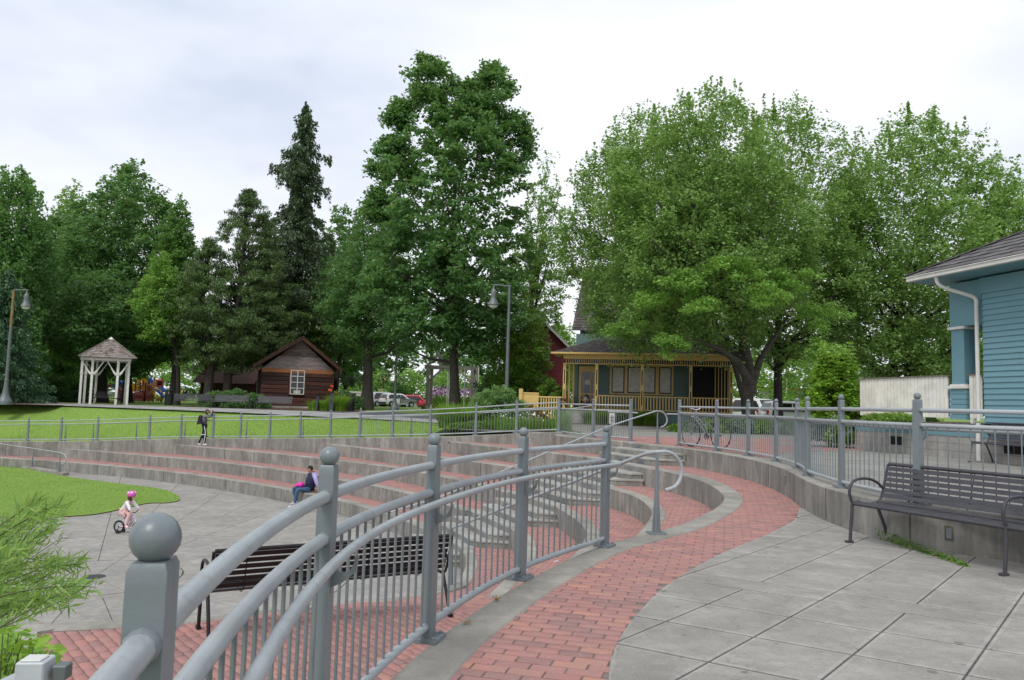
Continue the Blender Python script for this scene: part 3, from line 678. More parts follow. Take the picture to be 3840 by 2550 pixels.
def plq(p, q, t_, z):
    p, q = Vector((*p, 0)), Vector((*q, 0)); d = (q-p).normalized(); n_ = Vector((-abs(d.y), -.2, 0)).normalized(); n_ = Vector((d.y, -d.x, 0)); n_ = n_ if n_.x < 0 else -n_
    c = p.lerp(q, t_)+n_*.004; c.z = z
    MB().obox(c, d, n_, (0, 0, 1), .125, .006, .035).build('plaque', 'plaque', stair)
for k, key in enumerate(order):
    z = zl[key]; Lp, Rp = Ltop[key], Rtop[key]; nx = order[k+1] if k+1 < len(order) else None
    dx = .37
    back = [(Rp[0]+.3, Rp[1]+.12), (Lp[0]+.3, Lp[1]+.12)]
    # landing edge itself
    step([(Lp[0], Lp[1]), (Rp[0], Rp[1]), back[0], back[1]], z+.004, z-H-.1)
    plq(Lp, Rp, .22, z-.1); plq(Lp, Rp, .80, z-.1)
    for s_ in (1, 2):
        Lq = (Lp[0]-dx*s_, Lp[1]-.16*s_); Rq = (Rp[0]-dx*s_-.10, Rp[1]-.02*s_+.02); Wq = (Rp[0]-.03+.02*s_, Rp[1]-.10*s_)
        pol = [Lq, Rq, (Rq[0]+.22, Rq[1]-.13), (Wq[0], Wq[1]-.02), (Rp[0]+.2, Rp[1]), (Lp[0]+.2, Lp[1])]
        step(pol, z-S3*s_, z-H-.1)
        plq(Lq, Rq, .25 if s_ == 1 else .45, z-S3*s_-.1); plq(Lq, Rq, .86, z-S3*s_-.1)
# last level E down to the floor
Le, Re = (-2.05, 20.35), (-1.0, 17.80)
for s_ in (0, 1, 2):
    Lq = (Le[0]-.37*s_, Le[1]-.16*s_); Rq = (Re[0]-.37*s_, Re[1]-.02*s_)
    step([Lq, Rq, (Re[0]+.3, Re[1]-.0), (Le[0]+.3, Le[1])], ZE-S3*s_+.003, FLOOR-.1)
# recessed wall lights
def wall_light(px, py, z0, pt, d, lab):
    t = thing('wall_light', pt, lab, 'light fixture', 'small recessed lights in the concrete walls'); dd = Vector((*d, 0)).normalized(); n_ = Vector((dd.y, -dd.x, 0)); 
    c = Vector(pt)
    MB().obox(c+n_*.004, dd, n_, (0, 0, 1), .042, .006, .075).build('frame', 'cap_wood', t)
    MB().obox(c+n_*.009, dd, n_, (0, 0, 1), .026, .005, .055).build('lens', 'plaque', t)
def near_on(line, px, z):
    """place on a wall line that lies under pixel column px"""
    best = None
    for i in range(len(line)-1):
        for k in range(10):
            t_ = k/10; x = line[i][0]+(line[i+1][0]-line[i][0])*t_; y = line[i][1]+(line[i+1][1]-line[i][1])*t_
            d = cp*y+sp*(z-CAMZ); u = x/d; v = (-sp*y+cp*(z-CAMZ))/d; X_ = 1920+F_PX*(u*cr+v*sr)
            if best is None or abs(X_-px) < best[0]: best = (abs(X_-px), x, y, (line[i][0]-line[i+1][0], line[i][1]-line[i+1][1]))
    return best
for line, px, z, lab in ((U_L, 2309, .25, 'small recessed light in the short wall left of the stair head'), (U_W, 2572, .22, 'small recessed light in the wall just right of the stair head'), (U_W, 2945, .25, 'narrow recessed light midway along the curved upper wall'), (U_W[40:], 3560, .2, 'recessed light box in the wall behind the near bench')):
    r_ = near_on(line, px, z); wall_light(px, 0, 0, (r_[1], r_[2], z), (-r_[3][0], -r_[3][1]), lab)
# --- park terrain behind the ramp wall
def edge_y(x):     # lower edge of the park path
    xs = [-60, -45, -29, -23.3, -19.5, -13.2, -8.2, -5.9, -3.5, -1]; ysv = [52, 50, 46, 44.4, 42.6, 40.3, 39.5, 38.8, 36.5, 34]
    return float(np.interp(x, xs, ysv))
def sig(v): return 1/(1+math.exp(-max(-30, min(30, v))))
def T(x, y):
    z = .62-.15*sig((x+11)/2.0)*(1-sig((y-50)/4)) + .22*math.exp(-((y-84)/20)**2)*sig((x+20)/5)
    z = z*(1-sig((y-120)/10))+.45*sig((y-120)/10)
    if x > -6: k = sig((x+1.5)/1.2)*(1-sig((y-47)/1.5)); z = z*(1-k)+.38*k
    return z
xs = [-400, -250, -160, -110, -80, -60, -48]+[round(-40+1.5*i, 2) for i in range(0, 60)]+[60, 80, 120, 200, 400]
V_ = []; F_ = []; rows_n = 46
for x in xs:
    y0 = edge_y(x) if x < -1 else float(np.interp(x, [-1, 3, 8, 400], [34, 30, 30, 30]))
    for j in range(rows_n):
        t_ = j/(rows_n-1); y = y0+(420-y0)*t_**2.2; V_.append((x, y, T(x, y)))
for i in range(len(xs)-1):
    for j in range(rows_n-1):
        F_.append((i*rows_n+j, (i+1)*rows_n+j, (i+1)*rows_n+j+1, i*rows_n+j+1))
b = MB(); b.add(V_, F_); o = b.build('terrain', 'park_grass', smooth=True); o['kind'] = 'structure'
far = MB(); far.box(-2500, 2500, 415, 2500, -.2, .44); far.build('far_ground', 'park_grass')['kind'] = 'structure'
# ramp surface and the sloping lawn between ramp and path
RB = offset_line(RW, .30); R2 = offset_line(RW, 1.75)
rs = MB(); rs.strip([(p[0], p[1], rwz(q[0])-.10) for p, q in zip(RB, RW)], [(p[0], p[1], rwz(q[0])-.10) for p, q in zip(R2, RW)]); rs.build('ramp', 'concrete_path')['kind'] = 'structure'
V_ = []; F_ = []; nr = 14
lw = [(p, q) for p, q in zip(R2, RW)]
lx = []
for p, q in lw:
    x0, y0 = p[0], p[1]; z0 = rwz(q[0])-.06; x1 = x0-.6 if x0 < -1.5 else x0; y1 = max(edge_y(x1), y0+.8)+.3
    if x0 > -1.6: y1 = y0+2.5
    z1 = T(x1, y1)+.004
    for j in range(nr):
        t_ = j/(nr-1); s_ = t_*t_*(3-2*t_)*.35+t_*.65; V_.append((x0+(x1-x0)*t_, y0+(y1-y0)*t_, z0+(z1-z0)*s_))
for i in range(len(lw)-1):
    for j in range(nr-1): F_.append((i*nr+j, (i+1)*nr+j, (i+1)*nr+j+1, i*nr+j+1))
MB().add(V_, F_).build('lawn', 'lawn', smooth=True)['kind'] = 'structure'
# park path (concrete) with joints, merging into the plaza on the right
pe = [(x, edge_y(x)) for x in np.linspace(-55, -1.5, 30)]
def wid(x): return float(np.interp(x, [-60, -26, -22, -12, -8, -4, -1], [9, 9.5, 9.5, 11, 8, 6, 6]))
pv = [(x, y, T(x, y)+.012) for x, y in pe]
rows_ = [[(x, y+wid(x)*k/5, T(x, y+wid(x)*k/5)+.012) for x, y in pe] for k in range(6)]
b = MB()
for k in range(5): b.strip(rows_[k], rows_[k+1])
pp = b.build('park_path', 'concrete_path'); pp['kind'] = 'structure'
jb = MB()
for i in range(0, 30, 2):
    p, q = Vector(rows_[0][i])+Vector((0, 0, .004)), Vector(rows_[5][i])+Vector((0, 0, .004)); q = Vector((q.x-1.5, q.y, q.z)); 
    jb.obox((p+q)/2, q-p, (1, 0, 0), (0, 0, 1), (q-p).length/2, .02, .003)
jb.build('path_joint', 'concrete_joint', pp)
# asphalt walk that forks off to the right behind the lawn
asp = [(-13, 51.5), (-8.5, 47), (-5, 43.5), (-1.5, 40.5), (0, 43), (-3.5, 47.5), (-6.5, 53), (-9.5, 56.5)]
sheet(smooth_line(asp+[asp[0]], 4)[:-1], 0, 'asphalt_walk', 'asphalt_path', zf=lambda x, y: T(x, y)+.02)
# mulch beds by the lamp, the pine, the cabin and the yellow house
def bed(pts, z=None, name='mulch_bed'): return sheet(smooth_line(pts+[pts[0]], 5)[:-1], z or 0, name, 'mulch', zf=(lambda x, y: T(x, y)+.03) if z is None else None)
bed([(-31, 44.6), (-26.5, 44.2), (-26.2, 46), (-31, 46.8)]); bed([(-23.5, 54.8), (-18, 52.8), (-11.4, 52.2), (-10.6, 54), (-11, 58), (-17, 60), (-23, 60)])
bed([(3.6, 43.0), (6.5, 42.6), (10, 42.4), (15.5, 42.3), (16, 45.9), (3.6, 45.9)], UP+.02)
bed([(-3.4, 33.2), (-1.8, 30.8), (1.6, 29.0), (2.4, 30.2), (2.2, 34.5), (-1.5, 36.5)], UP+.015)
# ------------------------------------------------------------------ railings
def post_parts(t, base, tan, h=1.19, plate=True, m_='rail_paint', ball=.0395):
    """tapered flat post with a ball on top and a bolted base plate"""
    x, y, z = base; d = Vector((tan[0], tan[1], 0)).normalized(); n_ = Vector((-d.y, d.x, 0)); b = MB()
    w0, w1, t0, t1 = .052, .041, .032, .030
    P = []
    for zz, w, t_ in ((z+.02, w0, t0), (z+h-.06, w1+.001, t1), (z+h-.034, w1, t1), (z+h-.022, w1-.006, t1-.005)):
        for i, j in ((-1, -1), (1, -1), (1, 1), (-1, 1)): P.append(Vector((x, y, zz))+d*w*i+n_*t_*j)
    F = [(0, 3, 2, 1), (12, 13, 14, 15)]
    for k in range(3):
        for i in range(4): F.append((k*4+i, k*4+(i+1) % 4, (k+1)*4+(i+1) % 4, (k+1)*4+i))
    b.add(P, F); b.ball((x, y, z+h+.012), ball, 20); b.build('post', m_, t, smooth=True, bevel=0)
    if plate:
        p = MB(); p.obox((x, y, z+.012), d, n_, (0, 0, 1), .10, .085, .011)
        for i in (-1, 1):
            for j in (-1, 1):
                c = Vector((x, y, z+.023))+d*.075*i+n_*.062*j; p.lathe(c, [(.014, 0), (.014, .012), (.006, .018)], 6)
        p.build('base_plate', m_, t)
def hook(t, base, n_, zr, rail_z, off, m_='rail_paint'):
    """curved bracket that carries the handrail"""
    x, y, _ = base; n_ = Vector((n_[0], n_[1], 0)).normalized(); b = MB(); pts = []
    for k in range(9):
        a = math.pi*(k/8); pts.append((off/2-off/2*math.cos(a), -.065*math.sin(a)))
    d = Vector((-n_.y, n_.x, 0)); poly = []
    for u, v in pts: poly.append(Vector((x, y, rail_z-.03))+n_*(u*.8+.03)+Vector((0, 0, v)))
    poly += [Vector((x, y, rail_z-.025))+n_*(off+.022), Vector((x, y, rail_z-.09))+n_*(off+.012), Vector((x, y, rail_z-.135))+n_*(off*.62), Vector((x, y, rail_z-.15))+n_*(off*.3), Vector((x, y, rail_z-.19))+n_*.03]
    poly = [p-d*.008 for p in poly]; b.extr(poly, d*.016); b.build('bracket', m_, t)
def railing(name, line, zf, posts, label, infill='baluster', hand=0, h=1.19, top=1.045, mid=.88, bot=.085, cat='railing', group=None, r=.0245, m_='rail_paint', mr='rail_light', sub=8, bal_step=.118, plate=True, ends=(0, 0), start_parts=None):
    """line: plan curve of the posts; zf(s): base height; posts: indices on the line"""
    c0 = line[posts[0]]; t = thing(name, (c0[0], c0[1], zf(c0)), label, cat, group)
    pl3 = [(p[0], p[1], zf(p)) for p in line]
    for i in posts:
        a = line[max(i-1, 0)]; b_ = line[min(i+1, len(line)-1)]; post_parts(t, pl3[i], (b_[0]-a[0], b_[1]-a[1]), h, plate, m_)
    for zz, nm in ((top, 'top_rail'), (mid, 'middle_rail'), (bot, 'bottom_rail')):
        for a, b_ in zip(posts[:-1], posts[1:]):
            MB().tube([(x, y, z+zz) for x, y, z in pl3[a:b_+1]], r, 12).build(nm, mr, t, smooth=True)
            if name != 'ramp_railing':
                for i0, i1 in ((a, a+1), (b_, b_-1)):
                    p, q = Vector((pl3[i0][0], pl3[i0][1], pl3[i0][2]+zz)), Vector((pl3[i1][0], pl3[i1][1], pl3[i1][2]+zz)); d_ = (q-p).normalized()
                    MB().tube([p+d_*.030, p+d_*.052, p+d_*.060], [r*1.22, r*1.18, r*1.0], 12).build('weld_collar', m_, t, smooth=True)
    if hand:
        hl = offset_line(pl3, hand)
        MB().tube([(x, y, z+.84) for x, y, z in hl[posts[0]:posts[-1]+1]], .021, 10).build('handrail', mr, t, smooth=True)
        for i in posts[:: 1]:
            a, b_ = pl3[i], hl[i]; hook(t, a, (b_[0]-a[0], b_[1]-a[1]), 0, a[2]+.84, abs(hand)+.01, m_)
    if infill == 'baluster':
        first = None
        for a, b_ in zip(posts[:-1], posts[1:]):
            seg = pl3[a:b_+1]; ln = [0]
            for p, q in zip(seg[:-1], seg[1:]): ln.append(ln[-1]+math.hypot(q[0]-p[0], q[1]-p[1]))
            n_ = max(2, int(round(ln[-1]/bal_step)))
            for k in range(1, n_):
                s_ = ln[-1]*k/n_; x = float(np.interp(s_, ln, [p[0] for p in seg])); y = float(np.interp(s_, ln, [p[1] for p in seg])); z = float(np.interp(s_, ln, [p[2] for p in seg]))
                if first is None:
                    first = MB().tube([(0, 0, 0), (0, 0, mid-bot)], .0075, 6).build('baluster', m_, None, smooth=True); me_ = first; reg(first, t); ox, oy, oz = origin(t); first.location = (x-ox, y-oy, z+bot-oz)
                else: inst('baluster', first, (x, y, z+bot), t)
    elif infill == 'mesh':
        for a, b_ in zip(posts[:-1], posts[1:]):
            p, q = Vector(pl3[a]), Vector(pl3[b_]); b = MB(); n_ = int((q-p).length/.10)
            for k in range(1, n_):
                c = p.lerp(q, k/n_); b.tube([c+Vector((0, 0, bot)), c+Vector((0, 0, mid))], .0022, 3, cap=False)
            b.build('wire_panel', 'bin_metal', t)
    return t
# near railing (posts 1..5 seen; continues behind the camera)
NR = [(.75, -2.2), (-.05, -.55), (-.56, 1.27), (-.72, 3.17), (-.46, 4.85), (.12, 6.57), (1.01, 8.18)]
NRs = smooth_line(NR, 10)
near = railing('near_railing', NRs, lambda p: .0, list(range(0, 61, 10)), 'large grey steel guard railing with ball-topped posts curving beside the brick path in the foreground', hand=-.105, infill='baluster')
# the handrail returns in a loop round the last post
hl = offset_line([(p[0], p[1], .84) for p in NRs], -.105); e0, e1 = Vector(hl[-2]), Vector(hl[-1]); d = (e1-e0).normalized(); n_ = Vector((-d.y, d.x, 0))
loop = [e1, e1+d*.10, e1+d*.15+n_*.03, e1+d*.165+n_*.105, e1+d*.15+n_*.18, e1+d*.10+n_*.215, e1-d*.05+n_*.215, e1-d*.25+n_*.20, e1-d*.30+n_*.15, e1-d*.31+n_*.10]
MB().tube(smooth_line([tuple(p) for p in loop], 4), .021, 10).build('handrail_loop', 'rail_light', near, smooth=True)
# curved railing on the right, on the upper wall
UR_ = [(4.57, 21.15), (4.72, 20.1), (5.0, 18.94), (5.15, 18.1), (5.23, 17.21), (5.3, 16.4), (5.28, 15.55), (5.2, 14.7), (5.07, 13.85), (4.87, 13.0), (4.65, 12.25), (4.52, 11.4), (4.42, 10.46), (4.42, 9.6), (4.55, 8.75), (5.0, 7.95), (5.6, 7.3), (6.3, 6.65), (7.0, 6.0)]
URs = smooth_line(UR_, 4)
ur = railing('curved_railing', URs, lambda p: UP, [0, 8, 16, 24, 32, 40, 48, 56, 64, 72], 'long grey steel railing with ball-topped posts on the curved upper wall behind the near bench', hand=.105, infill='baluster')
e1 = Vector((4.57, 21.15, UP+.84)); MB().tube([e1+Vector((.10, -.05, 0)), e1+Vector((.0, .32, 0)), e1+Vector((-.22, .55, 0))], .021, 10).build('handrail_end', 'rail_light', ur, smooth=True)
# short railing left of the stair head, stepping down onto the short wall
CRp = [(1.75, 28.3), (1.8, 27.0), (2.66, 25.0), (3.05, 24.3), (3.58, 23.2)]
cr_ = railing('stair_head_railing', smooth_line([(1.72, 27.9), (2.15, 26.2), (2.66, 25.0), (3.1, 24.1), (3.58, 23.2)], 4), lambda p: UP, [0, 8, 16], 'short grey railing between the ramp wall corner and the head of the stairs', hand=0, infill='baluster')
e1 = Vector((3.58, 23.2, UP+.84)); MB().tube([e1+Vector((-.55, 1.0, .0)), e1, e1+Vector((.16, -.22, 0))], .021, 10).build('handrail_end', 'rail_light', cr_, smooth=True)
# railing along the ramp wall (long, sloping)
RWl = [(p[0], p[1]+.15) for p in RW]
def ser(xs_): 
    out_ = []
    for x in xs_: out_.append((x, float(np.interp(x, [p[0] for p in RWl], [p[1] for p in RWl]))))
    return out_
pxs = [-31, -28.6, -25.9, -23.85, -22.0, -20.0, -17.2, -15.5, -13.75, -12.3, -10.75, -9.15, -7.6, -6.15, -4.65, -3.05, -1.25, .25, 1.72]
pxs_p = []
ramp_line = ser(pxs)
right_part = railing('ramp_railing', ramp_line[13:], lambda p: rwz(p[0]), list(range(0, 6)), 'upper end of the sloping grey railing, with vertical bars, in front of the round shrub', h=1.16, top=1.03, mid=.86, infill='baluster', group='railings on the sloping ramp wall', bal_step=.13)
left_part = railing('ramp_railing', ramp_line[:14], lambda p: rwz(p[0]), list(range(0, 14)), 'long sloping grey railing with wire panels on the ramp wall in front of the lawn', h=1.12, top=1.0, mid=.83, infill='mesh', group='railings on the sloping ramp wall')
# second handrail on the far side of the ramp, on tapered posts
sl = offset_line(ser([-30.5, -27.3, -23.0, -21.4, -19.0, -16.4, -13.1, -10.2, -7.4, -4.9, -2.4, 0, 1.2]), 1.45)
def fin_post(t, base, h, m_='rail_paint', w=.055):
    x, y, z = base; b = MB()
    for a in (0, math.pi/2):
        d = Vector((math.cos(a+.5), math.sin(a+.5), 0)); n_ = Vector((-d.y, d.x, 0))
        P = [Vector((x, y, z))-d*w-n_*.006, Vector((x, y, z))+d*w-n_*.006, Vector((x, y, z+h*.45))+d*w*.5-n_*.006, Vector((x, y, z+h))+d*.014-n_*.006, Vector((x, y, z+h))-d*.014-n_*.006, Vector((x, y, z+h*.45))-d*w*.5-n_*.006]
        b.extr(P, n_*.012)
    b.tube([(x, y, z), (x, y, z+h)], [.03, .014], 8); b.build('post', m_, t)
    MB().obox((x, y, z+.01), (1, .2, 0), (-.2, 1, 0), (0, 0, 1), .095, .08, .01).build('base_plate', m_, t)
t = thing('ramp_handrail', (sl[0][0], sl[0][1], rwz(sl[0][0])), 'thin grey handrail on tapered posts along the lawn side of the ramp', 'handrail')
for p in sl[:-1]: fin_post(t, (p[0], p[1], rwz(p[0])-.1), .9)
MB().tube([(p[0], p[1], rwz(p[0])+.80) for p in sl], .021, 8).build('rail', 'rail_light', t, smooth=True)
# handrail down the middle of the stairs
t = thing('stair_handrail', (4.1, 21.8, UP), 'grey tubular handrail running down the middle of the stairs from the plaza', 'handrail')
top_ = (4.05, 21.75, UP+.91)
mid_ = [(2.7, 21.05, ZA+.93), (.55, 20.1, -.89+.93), (-1.6, 19.2, ZE+.93), (-2.9, 18.6, FLOOR+1.0)]
hk = [(4.20, 21.80, UP+.905), (4.30, 21.84, UP+.85), (4.37, 21.87, UP+.74), (4.38, 21.87, UP+.62), (4.31, 21.85, UP+.51), (4.20, 21.82, UP+.47)]
MB().tube([mid_[3], mid_[2], mid_[1], mid_[0], top_]+smooth_line(hk, 3), .021, 10).build('rail', 'rail_light', t, smooth=True)
fin_post(t, (4.1, 21.78, UP), .9)
for p in ((.55, 20.1, -.89-.02), (-1.6, 19.2, ZE-.1), (2.7, 21.05, -.02)): fin_post(t, p, .9, w=.045)
# handrail in front with a curled end, standing on the curb by the brick path
t = thing('curb_handrail', (1.71, 9.08, 0), 'grey handrail with a curled end on a tall tapered post beside the brick path', 'handrail')
fin_post(t, (1.71, 9.08, .0), .92, w=.062)
dr_ = Vector((.83, .32, 0)); p0 = Vector((1.71, 9.08, .93))
hk = [p0+dr_*.12+Vector((0, 0, .005)), p0+dr_*.25-Vector((0, 0, .03)), p0+dr_*.36-Vector((0, 0, .14)), p0+dr_*.37-Vector((0, 0, .27)), p0+dr_*.29-Vector((0, 0, .39)), p0+dr_*.13-Vector((0, 0, .44))]
MB().tube([(-1.0, 14.0, -.79), (1.62, 9.25, .90), tuple(p0)]+smooth_line([tuple(q) for q in hk], 4), .022, 10).build('rail', 'rail_light', t, smooth=True)
fin_post(t, (-.95, 13.9, ZE+.02), .98, w=.05)
# small handrail at the far left by the lawn island
t = thing('lawn_handrail', (-24.6, 38.4, FLOOR), 'short grey handrail with a curled end beside the lawn at the far left', 'handrail')
b = MB(); b.strip([(-30, 41.6, -1.9), (-24.6, 38.45, -2.08), (-19.4, 34.45, -2.12)], [(-30, 41.9, -1.9), (-24.4, 38.75, -2.08), (-19.3, 34.85, -2.12)])
lows = [(-30, 41.6), (-24.6, 38.45), (-19.4, 34.45)]
MB().prism([(-30, 41.6), (-24.6, 38.45), (-19.4, 34.45), (-19.3, 34.75), (-24.4, 38.75), (-30, 41.9)], FLOOR-.05, FLOOR+.13).build('low_curb', 'concrete_curb')['kind'] = 'structure'
for x, y in ((-24.6, 38.55), (-22.1, 36.65), (-19.8, 34.85)): fin_post(t, (x, y, FLOOR+.13), .85, w=.05)
MB().tube([(-29, 41.2, -1.0), (-24.6, 38.55, FLOOR+1.0), (-22.1, 36.65, FLOOR+.99), (-19.8, 34.85, FLOOR+.97)]+smooth_line([(-19.5, 34.6, FLOOR+.93), (-19.3, 34.45, FLOOR+.8), (-19.3, 34.45, FLOOR+.62), (-19.5, 34.6, FLOOR+.52), (-19.65, 34.72, FLOOR+.52)], 3), .022, 8).build('rail', 'rail_light', t, smooth=True)
# ------------------------------------------------------------------ benches
def bench(name, label, L_=2.44, secs=1, m_='bench_metal', group='metal slat benches'):
    """steel slat bench, origin on the ground at the middle, facing -y"""
    t = thing(name, (0, 0, 0), label, 'bench', group)
    prof = [(-.26, .44), (-.20, .455), (-.10, .435), (0, .425), (.09, .43), (.155, .46), (.19, .52), (.215, .59), (.235, .66), (.255, .73), (.275, .80), (.295, .865)]
    slat_p = [(-.235, .452, .15), (-.165, .444, -.05), (-.095, .434, -.10), (-.025, .428, 0), (.045, .430, .12), (.11, .448, .4), (.178, .515, 1.15), (.198, .575, 1.25), (.216, .635, 1.28), (.234, .695, 1.28), (.252, .755, 1.28), (.270, .815, 1.28)]
    first = None
    for y, z, a in slat_p:
        if first is None:
            first = MB().obox((0, 0, 0), (1, 0, 0), (0, 1, 0), (0, 0, 1), L_/2-.02, .0225, .004).build('slat', m_, None); reg(first, t); o = first
        else: o = inst('slat', first, (0, 0, 0), t, local=True)
        o.location = (0, y, z); o.rotation_euler = (a, 0, 0)
    MB().tube([(-L_/2+.01, -.272, .43), (L_/2-.01, -.272, .43)], .021, 8).build('front_tube', m_, t, smooth=True)
    MB().tube([(-L_/2+.01, .298, .865), (L_/2-.01, .298, .865)], .021, 8).build('top_tube', m_, t, smooth=True)
    k = int(L_/.61); b = MB()
    for i in range(1, k*2):
        x = -L_/2+L_*i/(k*2)
        if i % 2: b.tube([(x, p[0]+.006, p[1]-.008) for p in prof], .006, 4)
    b.build('strap', m_, t)
    for i in range(secs+1):
        x = -L_/2+L_*i/secs
        f = MB(); f.tube([(x, p[0], p[1]-.006) for p in prof], .016, 6)
        f.tube(smooth_line([(x, -.275, .43), (x, -.285, .30), (x, -.30, .15), (x, -.31, .01)], 3), .018, 8); f.tube(smooth_line([(x, .10, .42), (x, .17, .28), (x, .235, .14), (x, .285, .01)], 3), .018, 8)
        f.obox((x, -.325, .012), (1, 0, 0), (0, 1, 0), (0, 0, 1), .022, .045, .012); f.obox((x, .30, .012), (1, 0, 0), (0, 1, 0), (0, 0, 1), .022, .045, .012); f.build('leg_frame', m_, t, smooth=True)
        MB().tube(smooth_line([(x, -.275, .44), (x, -.305, .50), (x, -.315, .58), (x, -.27, .665), (x, -.17, .70), (x, -.02, .70), (x, .11, .66), (x, .195, .60), (x, .225, .585)], 4), .016, 8).build('armrest', m_, t, smooth=True)
    return t
def place(t, x, y, z, rz): t.location = (x, y, z); t.rotation_euler = (0, 0, rz); return t
b_far = bench('metal_bench', 'grey slat bench in front of the log cabin window', 2.3, 1)
# near bench at the right: its front runs from (3.83,8.85) to (4.5,7.36)
bn = bench('near_bench', 'large dark grey slatted bench with looped arms against the curved wall at the right', 3.5, 2, group=None)
ang = math.atan2(7.36-8.85, 4.5-3.83)  # along the front
ux, uy = math.cos(ang), math.sin(ang)
cx_, cy_ = 3.83+ux*1.75, 8.85+uy*1.75; nx_, ny_ = -uy, ux      # towards the wall
place(bn, cx_+nx_*.31, cy_+ny_*.31, 0, ang)
# brown bench seen from behind on the brick landing: back line from (-2.95,7.75) to (-.68,9.0)
bb = bench('landing_bench', 'dark brown slatted bench seen from behind through the near railing, facing the stage', 2.5, 1, 'bench_brown', group=None)
ang2 = math.atan2(8.95-7.65, -.70+2.93); place(bb, -1.83, 8.42, -.90, ang2+math.pi*0); 
bb.rotation_euler = (0, 0, ang2+math.pi); bb.rotation_euler = (0, 0, ang2)
bb.rotation_euler = (0, 0, ang2); 
# facing the stage means facing away from the camera: turn half round
bb.rotation_euler = (0, 0, ang2+math.pi)
# benches in the park
def far_bench(px, py, Y, rz, lab, m_obj=None, grp='metal slat benches', sc_=None):
    x, y, z = V(px, py, Y); z = T(x, y)+.015; return dup(b_far, (x, y, z), rz, lab, grp, sc_)
x, y, z = V(1025, 1539, 51); b_far.location = (x, y, T(x, y)+.015); b_far.rotation_euler = (0, 0, math.radians(-4)); b_far['label'] = 'light grey slat bench on the path below the log cabin window'
far_bench(862, 1533, 51.5, math.radians(-3), 'grey slat bench in front of the low evergreen hedge left of the cabin')
far_bench(722, 1526, 52.5, math.radians(26), 'slat bench with a looped arm, turned sideways, beside the litter bin')
g_b = bench('metal_bench', 'dark bench standing inside the white gazebo', 1.8, 1, 'bench_brown'); x, y, z = V(398, 1514, 54.5); place(g_b, x, y, T(x, y)+.02, 0)
gr_b = bench('metal_bench', 'small dark green bench facing the car park beyond the second lamp post', 1.9, 1, 'bench_green', group=None); x, y, z = V(1535, 1525, 80); place(gr_b, x, y, T(x, y), math.pi+.1)
# ------------------------------------------------------------------ litter bins
def bin_(name, lab):
    t = thing(name, (0, 0, 0), lab, 'litter bin', 'black litter bins by the park path')
    MB().lathe((0, 0, 0), [(.25, .03), (.25, .82), (.02, .82)], 20).build('liner', 'black_plastic', t)
    f = None
    for k in range(24):
        a = 2*math.pi*k/24
        if f is None: f = MB().box(-.018, .018, -.006, .006, .04, .84).build('slat', 'bin_metal', None); reg(f, t); o = f
        else: o = inst('slat', f, (0, 0, 0), t, local=True)
        o.location = (.275*math.cos(a), .275*math.sin(a), 0); o.rotation_euler = (0, 0, a+math.pi/2)
    MB().lathe((0, 0, 0), [(.31, .82), (.31, .87), (.27, .88)], 24).build('rim', 'bin_metal', t, smooth=True)
    h_ = MB().lathe((0, 0, 0), [(.25, 1.08), (.27, 1.10), (.25, 1.16), (.10, 1.19), (.01, 1.20)], 24)
    for a in (.4, 2.0, 3.5, 5.1): h_.obox((.22*math.cos(a), .22*math.sin(a), .98), (math.cos(a), math.sin(a), 0), (-math.sin(a), math.cos(a), 0), (0, 0, 1), .01, .09, .11)
    h_.build('lid', 'bin_metal', t, smooth=True)
    for a in (.5, 2.6, 4.7): MB().box(.2*math.cos(a)-.02, .2*math.cos(a)+.02, .2*math.sin(a)-.02, .2*math.sin(a)+.02, 0, .05).build('foot', 'bin_metal', t)
    return t
lb = bin_('litter_bin', 'black slatted litter bin on the path between the cabin and the big tree'); x, y, _ = V(1314, 1543, 55); lb.location = (x, y, T(x, y)+.015)
x, y, _ = V(632, 1518, 57); dup(lb, (x, y, T(x, y)+.015), 1.0, 'black slatted litter bin between the gazebo and the tilted bench', 'black litter bins by the park path')
# ------------------------------------------------------------------ lamp posts
def lamp(name, lab, h_=6.3, side=1, m2='lamp_metal'):
    t = thing(name, (0, 0, 0), lab, 'street lamp', 'park lamp posts')
    MB().lathe((0, 0, 0), [(.36, 0), (.36, .22), (.33, .26), (.30, .30), (.24, .42), (.17, .62), (.12, .9), (.10, 1.3), (.095, 1.36), (.11, 1.38), (.09, 1.42)], 18).build('base', 'lamp_metal', t, smooth=True)
    MB().tube([(0, 0, 1.35), (0, 0, h_*.68)], [.088, .075], 12).build('pole', 'lamp_metal', t, smooth=True)
    MB().tube([(0, 0, h_*.68), (0, 0, h_)], [.075, .06], 12).build('upper_pole', m2, t, smooth=True)
    MB().tube([(-.08*side, 0, h_-.03), (.55*side, 0, h_+.02), (.82*side, 0, h_+.0)], .035, 8).build('arm', 'lamp_metal', t, smooth=True)
    c = (.74*side, 0, h_-.12)
    l_ = MB().lathe((c[0], 0, h_-.95), [(.235, 0), (.26, .03), (.23, .10), (.15, .28), (.125, .36), (.13, .42), (.13, .64), (.105, .70), (.05, .80), (.035, .93)], 18); l_.build('lamp_housing', 'lamp_metal', t, smooth=True)
    MB().lathe((c[0], 0, h_-1.10), [(.02, 0), (.12, .03), (.19, .09), (.215, .16)], 18).build('globe', 'frost_glass', t, smooth=True)
    return t
la = lamp('lamp_post', 'lamp post with a rusty yellow upper pole at the far left edge of the lawn', 6.45, 1, 'lamp_rusty'); x, y, z = V(17, 1522, 43.7); la.location = (x, y, T(x, y)); la['W'] = (0, 0, 0)
lc = lamp('lamp_post', 'tall grey lamp post rising behind the round shrub, lamp hanging to the left', 6.55, -1); x, y, z = V(1899, 1500, 36.5); lc.location = (x, y, UP)
